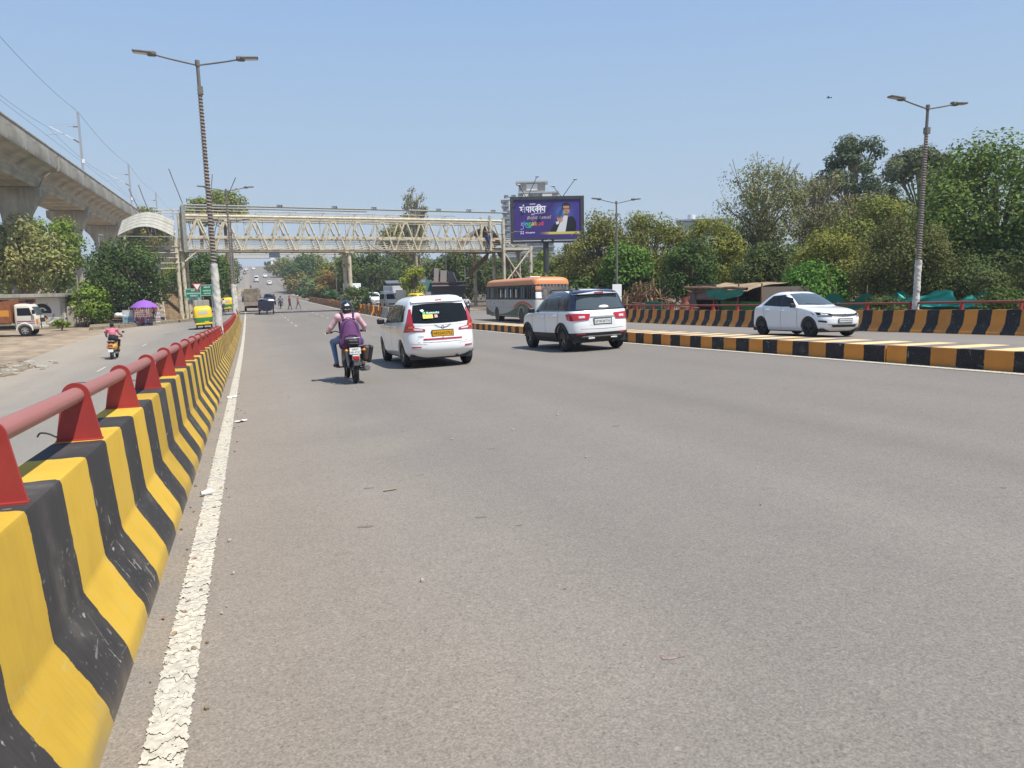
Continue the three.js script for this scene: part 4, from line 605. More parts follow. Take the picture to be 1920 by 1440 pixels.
function car(t, sp) {      // shared build: painted sections, wheel wells, underbody, wheels, side glass, seams, handles
  const S = shell(sp.rows, sp.p ?? 9, sp.q ?? 2.7), W = sp.rows.reduce((m, r) => Math.max(m, r[3]), 0), ra = sp.r + .055;
  for (const [name, y0, y1, m, label] of sp.sections) { let g = S.solid(y0, y1); if (y0 < sp.r + ra && y1 > .1) g = arches(g, sp.axles, ra, W, sp.r + .01); mesh(name, cr(g), m, t, label); }
  mesh('underbody', [box(W * 1.7, .12, sp.rows[1][2] - sp.rows[1][1] - .35, 0, sp.rows[0][0] + .02, (sp.rows[1][2] + sp.rows[1][1]) / 2), cyl([-W * .8, sp.r, sp.axles[0]], [W * .8, sp.r, sp.axles[0]], .05), cyl([-W * .8, sp.r, sp.axles[1]], [W * .8, sp.r, sp.axles[1]], .05), cyl([.35, .24, sp.axles[1]], [.35, .24, sp.rows[1][2] - .1], .035)], M.trim, t);
  for (const z of sp.axles) for (const d of [-1, 1]) {
    mesh('wheel_well', new THREE.CylinderGeometry(ra - .004, ra - .004, .34, 24, 1, false, 0, Math.PI).rotateZ(Math.PI / 2).translate(d * (W - .21), sp.r + .01, z), M.black, t);
    wheel(t, d * (W - sp.tw / 2 - .035), sp.r, z, sp.r, sp.tw, sp.rim ?? M.alloy, sp.spokes ?? 5, d);
    if (sp.cladding) { const zc = (a) => [Math.cos(a) * (ra + .02), Math.sin(a) * (ra + .02)]; mesh('arch_trim', tube([...Array(11)].map((_, i) => { const [a, b] = zc(-.15 + i / 10 * (Math.PI + .3)); return V(d * (S.x(z + a, Math.max(.3, sp.r + b)) + .004), sp.r + .01 + b, z + a); }), .034, 6), M.trim, t); }
  }
  for (const d of [-1, 1]) {
    for (const [n, b, tp, m, off] of sp.side) mesh(n, patch(b, tp, (z, y) => [d * (S.x(z, y) + (off ?? .005)), y, z], 12, 5), m, t);
    for (const [z0, y0, z1, y1] of sp.seams ?? []) mesh('door_seam', patch([[z0, y0], [z0 + .011, y0]], [[z1, y1], [z1 + .011, y1]], (z, y) => [d * (S.x(z, y) + .003), y, z], 1, 8), M.trim, t);
    for (const [z, y] of sp.handles ?? []) mesh('door_handle', rbox(.035, .032, .19, .014, d * (S.x(z, y) + .018), y, z), sp.paint, t);
    const [mz, my, mm] = sp.mirror; mesh('side_mirror', [rbox(.2, .15, .12, .05, d * (S.x(mz, my) + .13), my + .03, mz), cyl([d * (S.x(mz, my) - .02), my - .03, mz], [d * (S.x(mz, my) + .1), my, mz], .03)], mm, t);
  }
  return S;
}
const gyAt = (x, s) => gY(x, s);
function seat(o, x, s, pitch = -.031, rollZ = 0) { o.position.set(x, gY(x, s), -s); o.rotation.order = 'YXZ'; return o; }
// slope of the road under a thing: rotate so that it stands on all wheels
function onRoad(o, x, s, heading, half = 1.2) {
  const f = V(Math.sin(heading), 0, -Math.cos(heading)), r = V(Math.cos(heading), 0, Math.sin(heading)), h = (a) => gY(x + a.x, s - a.z), F = V(f.x, (h(f.clone().multiplyScalar(half)) - h(f.clone().multiplyScalar(-half))) / (2 * half), f.z).normalize(), Rr = V(r.x, (h(r.clone().multiplyScalar(.6)) - h(r.clone().multiplyScalar(-.6))) / 1.2, r.z).normalize(), up = Rr.clone().cross(F).normalize();
  o.quaternion.setFromRotationMatrix(new THREE.Matrix4().makeBasis(F.clone().cross(up).normalize(), up, F.clone().negate())); o.position.set(x, gY(x, s) + .004, -s); return o;
}
// --- white seven seat taxi ---
{
  const t = thing('people_carrier', 'white people carrier taxi with a yellow number plate, seen from behind', 'car'), w = M.whitePaint;
  const S = car(t, { rows: [[.24, -1.95, 1.98, .78], [.36, -2.1, 2.14, .845], [.48, -2.17, 2.19, .862], [.62, -2.19, 2.18, .868], [.8, -2.12, 2.14, .87], [.95, -1.95, 2.11, .866], [1.03, -1.22, 2.09, .85], [1.1, -1.04, 2.07, .832], [1.3, -.68, 1.985, .775], [1.47, -.38, 1.9, .712], [1.58, -.12, 1.82, .65], [1.65, .12, 1.72, .56], [1.685, .35, 1.5, .42]], p: 11, q: 3, r: .31, tw: .2, axles: [-1.36, 1.38], paint: w, sections: [['body', .24, 1.685, w]], rim: M.silver, spokes: 7,
    side: [['quarter_window', [[1.30, 1.08], [1.72, 1.1]], [[1.22, 1.47], [1.55, 1.45]], M.glass], ['rear_door_window', [[.22, 1.06], [1.2, 1.08]], [[.26, 1.5], [1.12, 1.48]], M.glass], ['front_door_window', [[-.86, 1.05], [.14, 1.06]], [[-.38, 1.43], [.18, 1.5]], M.glass], ['window_pillar', [[.12, 1.05], [.24, 1.06]], [[.16, 1.5], [.28, 1.5]], M.trim, .004], ['window_pillar', [[1.19, 1.07], [1.31, 1.08]], [[1.11, 1.49], [1.23, 1.48]], M.trim, .004], ['side_crease', [[-1.6, .74], [1.8, .86]], [[-1.6, .752], [1.8, .872]], w, .007]],
    seams: [[-.9, .4, -.95, 1.03], [.18, .38, .16, 1.05], [1.16, .62, 1.22, 1.06]], handles: [[.02, .93], [.98, .96]], mirror: [-.78, 1.06, M.black] });
  const rp = (n, b, tp, m, off = .006, nu = 12, nv = 5, lab) => mesh(n, patch(b, tp, (x, y) => [x, y, S.zr(x, y) + off], nu, nv), m, t, lab);
  rp('rear_window', [[-.70, 1.06], [-.35, 1.035], [0, 1.03], [.35, 1.035], [.70, 1.06]], [[-.60, 1.47], [-.3, 1.485], [0, 1.49], [.3, 1.485], [.60, 1.47]], M.glass, .007, 16, 6);
  mesh('spoiler', [grid(14, 4, (u, v) => { const x = (u - .5) * 1.24, y = 1.60 - v * .07; return [x, y, S.zr(x * .9, 1.56) + .02 + v * .09 - Math.abs(u - .5) * .12]; }), grid(14, 2, (u, v) => { const x = (u - .5) * 1.24, y = 1.53 - v * .03; return [x, y, S.zr(x * .9, 1.56) + .11 - v * .1 - Math.abs(u - .5) * .12]; })], w, t);
  mesh('high_brake_lamp', rbox(.16, .035, .03, .01, 0, 1.565, S.zr(0, 1.56) + .07), M.lampRed, t);
  for (const d of [-1, 1]) {
    const L = mesh('tail_lamp', [patch([[d * .60, .86], [d * .845, .84]], [[d * .66, 1.06], [d * .80, 1.06]], (x, y) => [x, y, S.zr(x, y) + .018], 8, 4), patch([[d * .66, 1.06], [d * .795, 1.06]], [[d * .655, 1.38], [d * .70, 1.38]], (x, y) => [x, y, S.zr(x, y) + .016], 4, 6), patch([[d * .40, .855], [d * .62, .86]], [[d * .40, .905], [d * .62, .95]], (x, y) => [x, y, S.zr(x, y) + .014], 6, 2), patch([[1.92, .86], [S.zr(.8, .9) - .02, .85]], [[1.95, 1.06], [S.zr(.78, 1.06) - .02, 1.07]], (z, y) => [d * (S.x(z, y) + .01), y, z], 6, 4)], M.lampRed, t);
    mesh('reversing_lens', patch([[d * .46, .875], [d * .64, .885]], [[d * .46, .905], [d * .66, .935]], (x, y) => [x, y, S.zr(x, y) + .024], 4, 2), M.lampClear, L); mesh('turn_lens', patch([[d * .67, .94], [d * .77, .94]], [[d * .68, .975], [d * .76, .975]], (x, y) => [x, y, S.zr(x, y) + .024], 4, 1), M.amber, L);
    rp('reflector', [[d * .52, .475], [d * .72, .48]], [[d * .52, .505], [d * .72, .51]], M.lampRed, .012, 4, 1);
    for (const [y0, y1] of [[.55, .565], [.43, .44]]) rp('bumper_crease', [[d * .38, y0], [d * .8, y0 + .03]], [[d * .38, y1], [d * .8, y1 + .03]], mat([.62, .62, .61], .3), .005, 6, 1);
  }
  rp('tailgate_seam', [[-.72, .60], [0, .59], [.72, .60]], [[-.72, .608], [0, .598], [.72, .608]], M.trim, .003, 10, 1);
  rp('red_strip', [[-.46, .655], [.46, .655]], [[-.46, .69], [.46, .69]], M.lampRed, .012, 10, 1); rp('tailgate_crease', [[-.66, .985], [.66, .985]], [[-.66, 1.0], [.66, 1.0]], mat([.66, .66, .65], .3), .006, 10, 1);
  { const p = plate('HR55AE2752', '#e9ab18', '#1c1606', .5, .14), o = mesh('number_plate', p.geo, p.mat, t); o.position.set(0, .80, S.zr(0, .8) + .022); mesh('plate_frame', rbox(.53, .165, .02, .008, 0, .80, S.zr(0, .8) + .009), M.trim, t); }
  { const e = decal(.42, .12, (g, W, H) => { g.clearRect(0, 0, W, H); g.strokeStyle = '#23262a'; g.lineCap = 'round'; for (const d of [-1, 1]) for (let i = 0; i < 4; i++) { g.lineWidth = 9; g.beginPath(); g.moveTo(W / 2 + d * 22, H * .72); g.quadraticCurveTo(W / 2 + d * 70, H * (.62 - i * .02), W / 2 + d * (118 - i * 17), H * (.14 + i * .14)); g.stroke(); } g.lineWidth = 9; g.beginPath(); g.arc(W / 2, H * .66, 17, 0, 7); g.stroke(); }), o = mesh('wing_emblem', e.geo, e.mat, t); o.position.set(.02, .955, S.zr(0, .95) + .014); o.rotation.x = -.05; }
  { const e = decal(.18, .05, (g, W, H) => { g.clearRect(0, 0, W, H); g.fillStyle = '#4a4d50'; g.font = 'bold 56px sans-serif'; g.fillText('ERTIGA', 4, H * .85, W - 8); }), o = mesh('model_badge', e.geo, e.mat, t); o.position.set(-.5, .74, S.zr(.5, .74) + .016); const e2 = decal(.07, .06, (g, W, H) => { g.clearRect(0, 0, W, H); g.strokeStyle = '#5a5d60'; g.lineWidth = 26; g.beginPath(); g.moveTo(W * .85, H * .2); g.lineTo(W * .2, H * .3); g.lineTo(W * .8, H * .65); g.lineTo(W * .15, H * .8); g.stroke(); }), o2 = mesh('maker_badge', e2.geo, e2.mat, t); o2.position.set(0, .715, S.zr(0, .72) + .018); }
  { const e = decal(.72, .26, (g, W, H) => { g.clearRect(0, 0, W, H); g.fillStyle = '#ddebe4'; g.beginPath(); g.moveTo(16, 8); g.lineTo(40, 0); g.lineTo(52, 16); g.lineTo(30, 26); g.fill(); g.fillStyle = '#1fb36b'; g.fillRect(36, 26, 22, 22); g.fillStyle = '#bfe9d6'; g.font = 'bold 26px sans-serif'; g.fillText('Namaste', 64, 44); g.fillStyle = '#f3e22d'; g.fillRect(34, 50, 84, 34); g.fillStyle = '#3c3a1c'; g.font = 'bold 15px sans-serif'; g.fillText('9999 101 263', 38, 72, 76); g.fillStyle = '#d98a96'; g.fillRect(132, 54, 26, 26); }), o = mesh('window_sticker', e.geo, e.mat, t); o.position.set(-.16, 1.25, S.zr(.1, 1.25) + .035); o.rotation.x = -.43; }
  mesh('roof_aerial', cyl([0, 1.66, 1.2], [0, 1.74, 1.28], .008), M.black, t);
  const fp = (n, b, tp, m, off = .006) => mesh(n, patch(b, tp, (x, y) => [x, y, S.zf(x, y) - off], 10, 5), m, t); fp('windscreen', [[-.74, 1.08], [.74, 1.08]], [[-.56, 1.5], [.56, 1.5]], M.glass); for (const d of [-1, 1]) fp('headlamp', [[d * .55, .68], [d * .78, .7]], [[d * .55, .8], [d * .8, .86]], M.lampClear); fp('grille', [[-.45, .5], [.45, .5]], [[-.45, .72], [.45, .72]], M.trim);
  onRoad(t, 4.25, 19.55, .0);
}
// --- white and dark blue SUV ---
{
  const t = thing('suv', 'white SUV with a dark blue roof and black lower cladding, seen from behind', 'car'), w = M.whitePaint;
  const S = car(t, { rows: [[.27, -1.75, 1.8, .80], [.4, -1.9, 1.95, .87], [.56, -1.97, 1.99, .893], [.75, -1.96, 1.985, .895], [.95, -1.86, 1.95, .893], [1.04, -1.5, 1.92, .885], [1.10, -.95, 1.885, .862], [1.2, -.80, 1.85, .828], [1.38, -.5, 1.775, .77], [1.5, -.26, 1.71, .725], [1.57, -.05, 1.65, .67], [1.615, .15, 1.52, .56], [1.635, .4, 1.3, .42]], p: 12, q: 3.2, r: .335, tw: .22, axles: [-1.25, 1.25], paint: w, cladding: true, sections: [['sill', .27, .5, M.trim, 'black lower body cladding'], ['body', .5, 1.08, w, 'white body'], ['roof', 1.08, 1.635, M.navy, 'dark blue roof and pillars']], rim: M.alloy,
    side: [['quarter_window', [[1.14, 1.13], [1.42, 1.16]], [[1.08, 1.44], [1.28, 1.43]], M.navy, .003], ['rear_door_window', [[.2, 1.12], [1.0, 1.13]], [[.24, 1.46], [.9, 1.45]], M.glassPale], ['front_door_window', [[-.72, 1.12], [.1, 1.12]], [[-.36, 1.4], [.14, 1.46]], M.glassPale], ['window_chrome', [[-.36, 1.43], [1.0, 1.48]], [[-.34, 1.447], [.98, 1.497]], M.silver, .008]],
    seams: [[-.86, .5, -.85, 1.07], [.14, .48, .12, 1.1], [1.02, .66, 1.06, 1.1]], handles: [[-.04, .93], [.86, .96]], mirror: [-.7, 1.10, M.black] });
  const rp = (n, b, tp, m, off = .006, nu = 12, nv = 5) => mesh(n, patch(b, tp, (x, y) => [x, y, S.zr(x, y) + off], nu, nv), m, t);
  rp('rear_window', [[-.69, 1.12], [0, 1.10], [.69, 1.12]], [[-.60, 1.47], [0, 1.49], [.60, 1.47]], M.glassPale, .007, 16, 6);
  { const i = mesh('rear_seat', [rbox(.4, .3, .05, .05, -.34, 1.22, S.zr(.3, 1.2) + .004, -.35), rbox(.4, .3, .05, .05, .30, 1.22, S.zr(.3, 1.2) + .004, -.35)], mat([.05, .055, .06], .5), t); t.remove(i); }
  mesh('parcel_shelf_cushion', ball(.1, .1, 1.16, S.zr(0, 1.16) - .01, 1.6, .5, .4), M.white, t);
  mesh('spoiler', grid(16, 5, (u, v) => { const x = (u - .5) * 1.36; return [x, 1.648 - v * .10 - Math.abs(u - .5) * .06, S.zr(x * .85, 1.58) - .30 + v * .45 - Math.pow(Math.abs(u - .5), 2) * .5]; }), w, t); mesh('spoiler_lip', box(1.2, .015, .16, 0, 1.525, S.zr(0, 1.55) + .05), w, t);
  mesh('high_brake_lamp', rbox(.26, .035, .03, .01, 0, 1.545, S.zr(0, 1.55) + .135), M.lampRed, t);
  for (const d of [-1, 1]) {
    const L = mesh('tail_lamp', [patch([[d * .40, .84], [d * .85, .82]], [[d * .34, 1.0], [d * .84, 1.02]], (x, y) => [x, y, S.zr(x, y) + .02], 10, 4), patch([[1.62, .86], [S.zr(.84, .9) - .01, .82]], [[1.55, 1.0], [S.zr(.83, 1.0) - .01, 1.02]], (z, y) => [d * (S.x(z, y) + .014), y, z], 6, 4)], M.lampRed, t); mesh('reversing_lens', patch([[d * .5, .89], [d * .66, .89]], [[d * .5, .95], [d * .66, .95]], (x, y) => [x, y, S.zr(x, y) + .027], 4, 2), M.lampClear, L);
    rp('reflector', [[d * .5, .455], [d * .72, .455]], [[d * .5, .49], [d * .72, .49]], M.lampRed, .014, 4, 1); mesh('skid_plate_end', rbox(.2, .045, .05, .02, d * .33, .345, 1.95), M.silver, t);
    mesh('roof_rail', tube([[d * .6, 1.585, -.1], [d * .62, 1.65, .05], [d * .6, 1.665, .7], [d * .56, 1.63, 1.35]], .017, 6), M.black, t);
  }
  rp('skid_plate', [[-.6, .385], [.6, .385]], [[-.55, .42], [.55, .42]], M.silver, .014, 10, 1); rp('tailgate_seam', [[-.62, .60], [0, .585], [.62, .60]], [[-.62, .608], [0, .593], [.62, .608]], M.trim, .003, 10, 1); rp('plate_recess', [[-.36, .68], [.36, .68]], [[-.42, .90], [.42, .90]], mat([.70, .70, .69], .3), .003, 8, 2);
  rp('tailgate_trim', [[-.42, .895], [.42, .895]], [[-.42, .93], [.42, .93]], M.silver, .014, 8, 1);
  { const p = plate('UP14CW7714', '#e8e8e4', '#15171a', .5, .14), o = mesh('number_plate', p.geo, p.mat, t); o.position.set(0, .79, S.zr(0, .8) + .022); mesh('plate_frame', rbox(.54, .175, .02, .008, 0, .79, S.zr(0, .8) + .009), M.black, t); }
  const fp = (n, b, tp, m, off = .006) => mesh(n, patch(b, tp, (x, y) => [x, y, S.zf(x, y) - off], 10, 5), m, t); fp('windscreen', [[-.74, 1.13], [.74, 1.13]], [[-.6, 1.48], [.6, 1.48]], M.glass); for (const d of [-1, 1]) fp('headlamp', [[d * .5, .74], [d * .8, .74]], [[d * .5, .88], [d * .8, .92]], M.lampClear); fp('grille', [[-.5, .6], [.5, .6]], [[-.5, .82], [.5, .82]], M.trim);
  onRoad(t, 8.84, 20.5, -.02);
}
// --- white sedan on the far carriageway, coming towards us ---
{
  const t = thing('sedan', 'white sedan driving towards the camera on the far carriageway', 'car'), w = M.whitePaint;
  const S = car(t, { rows: [[.2, -1.78, 1.8, .76], [.32, -1.93, 1.95, .815], [.45, -1.98, 1.985, .83], [.62, -1.97, 1.975, .836], [.8, -1.84, 1.94, .834], [.92, -1.45, 1.9, .825], [.985, -.95, 1.84, .808], [1.04, -.80, 1.66, .785], [1.16, -.56, 1.42, .742], [1.32, -.24, 1.14, .672], [1.43, .04, .88, .60], [1.49, .24, .66, .50], [1.51, .36, .5, .38]], p: 9, q: 2.8, r: .31, tw: .2, axles: [-1.25, 1.2], paint: w, sections: [['body', .2, 1.51, w]], rim: M.trim, spokes: 5,
    side: [['rear_door_window', [[.16, 1.0], [1.14, 1.05]], [[.2, 1.4], [.74, 1.37]], M.glass], ['front_door_window', [[-.62, .99], [.1, 1.0]], [[-.14, 1.35], [.14, 1.41]], M.glass], ['rear_quarter', [[.08, .99], [.18, 1.0]], [[.12, 1.4], [.22, 1.4]], M.trim, .004]],
    seams: [[-.74, .3, -.72, .96], [.12, .28, .1, 1.0], [.96, .62, 1.1, 1.0]], handles: [[.0, .86], [.84, .89]], mirror: [-.58, 1.0, M.black] });
  const fp = (n, b, tp, m, off = .006, nu = 12, nv = 5) => mesh(n, patch(b, tp, (x, y) => [x, y, S.zf(x, y) - off], nu, nv), m, t);
  fp('windscreen', [[-.70, 1.045], [0, 1.035], [.70, 1.045]], [[-.53, 1.43], [0, 1.45], [.53, 1.43]], M.glassPale, .007, 16, 8);
  fp('upper_grille', [[-.42, .68], [0, .655], [.42, .68]], [[-.46, .75], [0, .745], [.46, .75]], M.trim, .012); fp('lower_grille', [[-.42, .325], [.42, .325]], [[-.5, .42], [.5, .42]], M.trim, .012); fp('chrome_strip', [[-.58, .40], [.58, .40]], [[-.58, .425], [.58, .425]], M.silver, .02, 12, 1); fp('chrome_strip', [[-.48, .31], [.48, .31]], [[-.48, .325], [.48, .325]], M.silver, .02, 12, 1);
  for (const d of [-1, 1]) { const L = fp('headlamp', [[d * .42, .69], [d * .81, .715]], [[d * .46, .76], [d * .815, .815]], M.glass, .014, 8, 3); mesh('headlamp_lens', patch([[d * .56, .71], [d * .72, .72]], [[d * .56, .75], [d * .72, .77]], (x, y) => [x, y, S.zf(x, y) - .02], 4, 2), M.lampClear, L); fp('fog_lamp_surround', [[d * .6, .46], [d * .8, .5]], [[d * .62, .53], [d * .81, .55]], M.trim, .012, 4, 2); fp('lamp_strip', [[d * .46, .655], [d * .83, .665]], [[d * .46, .675], [d * .83, .685]], M.trim, .012, 6, 1); }
  mesh('maker_badge', new THREE.TorusGeometry(.045, .012, 6, 16).translate(0, .705, S.zf(0, .7) - .02), M.chrome, t);
  { const p = plate('UP14FR0366', '#e8e8e4', '#15171a', .5, .12), o = mesh('number_plate', p.geo, p.mat, t); o.position.set(0, .53, S.zf(0, .53) - .024); o.rotation.y = Math.PI; mesh('plate_frame', rbox(.53, .15, .02, .006, 0, .53, S.zf(0, .53) - .01), M.trim, t); }
  for (const d of [-1, 1]) { mesh('wiper', cyl([d * .1 - .1, 1.05, S.zf(.1, 1.05) - .02], [d * .1 + .35, 1.1, S.zf(.4, 1.1) - .02], .009), M.black, t); mesh('tail_lamp', patch([[d * .5, .78], [d * .8, .78]], [[d * .5, .9], [d * .8, .92]], (x, y) => [x, y, S.zr(x, y) + .01], 4, 2), M.lampRed, t); }
  mesh('rear_window', patch([[-.6, 1.08], [.6, 1.08]], [[-.5, 1.4], [.5, 1.4]], (x, y) => [x, y, S.zr(x, y) + .006], 10, 5), M.glass, t); mesh('shark_fin_aerial', cyl([0, 1.5, .6], [0, 1.58, .7], .03, .008), M.black, t);
  onRoad(t, 18.05, 21.85, Math.PI + .04); t.scale.set(1, 1, 1.05);
}
// --- green, white and orange bus ---
const busSide = canvas(1024, 256, (g, W, H) => { // u along the bus from rear (0) to front (1), lower panel
  g.fillStyle = '#b9b8b2'; g.fillRect(0, 0, W, H); g.fillStyle = '#49614c'; g.beginPath(); g.moveTo(0, 90); g.bezierCurveTo(80, 200, 220, 236, 330, 236); g.bezierCurveTo(520, 236, 640, 150, 720, 90); g.bezierCurveTo(790, 40, 880, 50, 960, 130); g.lineTo(W, 170); g.lineTo(W, H); g.lineTo(0, H); g.fill();
  g.strokeStyle = '#c4552a'; g.lineWidth = 34; g.beginPath(); g.moveTo(648, 118); g.bezierCurveTo(760, 16, 860, 10, 990, 110); g.stroke(); g.lineWidth = 5; g.beginPath(); g.moveTo(0, 120); g.lineTo(W, 120); g.stroke();
  g.fillStyle = '#b0605a'; g.font = 'bold 24px sans-serif'; g.fillText('UPSRTC', 380, 56); g.font = '16px sans-serif'; g.fillText('GHAZIABAD', 384, 84); g.fillStyle = '#303030'; for (const [x, y] of [[110, 26], [140, 150], [210, 50]]) g.fillRect(x, y, 12, 22);
});
{
  const t = thing('bus', 'single deck bus in white and green with an orange roof on the far carriageway', 'bus'), L = 9.6, W = 1.18, hz = L / 2;
  const rows = [[.36, -hz + .12, hz - .08, W - .03], [.5, -hz, hz, W], [1.2, -hz, hz, W], [1.5, -hz + .02, hz, W], [2.3, -hz + .2, hz - .04, W - .03], [2.48, -hz + .24, hz - .08, W - .05], [2.62, -hz + .3, hz - .16, W - .12], [2.72, -hz + .45, hz - .3, W - .34], [2.76, -hz + .8, hz - .6, W - .6]];
  const S = shell(rows, 40, 7), low = arches(S.solid(.36, 1.42), [-hz + 2.3, hz - 2.6], .5, W, .46);
  mesh('lower_body', cr(low), mat([.62, .61, .58], .45), t); mesh('window_band', cr(S.solid(1.42, 2.3)), M.trim, t); mesh('roof', cr(S.solid(2.3, 2.76)), M.orange, t);
  for (const d of [-1, 1]) {
    // printed lower panel, cut round the wheel arches
    const cut = (z, y) => [-hz + 2.3, hz - 2.6].some((a) => Math.hypot(z - a, y - .46) < .5); const g = grid(80, 12, (u, v) => { const z = lerp(hz - .18, -hz + .18, u), y = lerp(.4, 1.41, v); return [d * (S.x(z, y) + .006), y, z]; }), ix = []; const ia = g.index.array, pa = g.attributes.position; for (let i = 0; i < ia.length; i += 3) if (![0, 1, 2].some((k) => cut(pa.getZ(ia[i + k]), pa.getY(ia[i + k])))) ix.push(ia[i], ia[i + 1], ia[i + 2]); g.setIndex(ix); mesh('side_panel', g, mat([.9, .9, .9], .45, { map: busSide }), t, 'white panel with green wave and orange arc');
    for (let i = 0; i < 9; i++) { const z1 = hz - .25 - i * .98; const o = mesh('window', patch([[z1, 1.5], [z1 - .9, 1.5]], [[z1, 2.18], [z1 - .9, 2.18]], (z, y) => [d * (S.x(z, y) + .008), y, z], 3, 2), i % 3 === 1 ? M.glassPale : M.glass, t); mesh('window_bar', [.35, .7].map((k) => box(.012, .68, .02, d * (W + .006), 1.84, z1 - .9 * k)), M.galv, o); if (i > 2 && i < 7) mesh('curtain', box(.01, .5, .16, d * (W + .004), 1.8, z1 - .3), M.white, o); }
    for (const z of [-hz + 2.3, hz - 2.6]) { mesh('wheel_well', new THREE.CylinderGeometry(.495, .495, .36, 22).rotateZ(Math.PI / 2).translate(d * (W - .22), .46, z), M.black, t); wheel(t, d * (W - .2), .46, z, .46, .26, M.silver, 6, d); }
    mesh('side_mirror', [rbox(.1, .36, .18, .03, d * (W + .2), 2.0, -hz - .12), cyl([d * (W - .1), 2.25, -hz + .1], [d * (W + .2), 2.15, -hz - .1], .02)], M.black, t); mesh('headlamp', rbox(.34, .2, .04, .04, d * .78, .85, -hz + .03), M.lampClear, t);
  }
  const fp = (n, b, tp, m, off = .008, nu = 10, nv = 5) => mesh(n, patch(b, tp, (x, y) => [x, y, S.zf(x, y) - off], nu, nv), m, t);
  const ws = canvas(512, 256, (g) => { g.fillStyle = '#7d7468'; g.fillRect(0, 0, 512, 256); const R = rng(6); for (let i = 0; i < 60; i++) { g.fillStyle = ['#8e8474', '#6a6156', '#9c917f'][i % 3]; g.fillRect(R() * 512, 40 + R() * 216, 30 + R() * 60, 20 + R() * 40); } g.fillStyle = '#40352c'; for (let i = 0; i < 9; i++) { g.beginPath(); g.moveTo(30 + i * 54, 0); g.lineTo(52 + i * 54, 34 + R() * 50); g.lineTo(70 + i * 54, 0); g.fill(); } });  // brown reflections are painted into the windscreen print, below dark tassels
  fp('windscreen', [[-1.05, 1.42], [1.05, 1.42]], [[-1.0, 2.32], [1.0, 2.32]], mat([.55, .55, .55], .08, { map: ws, clearcoat: 1 }), .012); fp('destination_panel', [[.72, 2.0], [1.06, 2.0]], [[.72, 2.2], [1.04, 2.2]], M.orange, .02, 2, 2); fp('front_panel', [[-1.0, .55], [1.0, .55]], [[-1.0, 1.1], [1.0, 1.1]], mat([.64, .63, .6], .4), .006); fp('grille', [[-.5, .6], [.5, .6]], [[-.5, .8], [.5, .8]], M.trim, .016, 4, 2); mesh('front_bumper', rbox(2.3, .24, .14, .05, 0, .44, -hz - .02), M.trim, t);
  mesh('notice_sheet', patch([[.74, 1.5], [1.08, 1.5]], [[.74, 1.86], [1.06, 1.86]], (x, y) => [x, y, S.zf(x, y) - .02], 2, 2), M.white, t); mesh('roof_vent', rbox(.7, .1, .7, .04, 0, 2.8, -1.5), M.galv, t); mesh('underbody', box(1.9, .25, L - 1, 0, .42, 0), M.black, t); mesh('rear_window', patch([[-.9, 1.55], [.9, 1.55]], [[-.9, 2.2], [.9, 2.2]], (x, y) => [x, y, S.zr(x, y) + .008], 4, 3), M.glass, t);
  onRoad(t, 17.75, 49.3, Math.PI); t.scale.set(1.06, 1.05, 1.09);
}
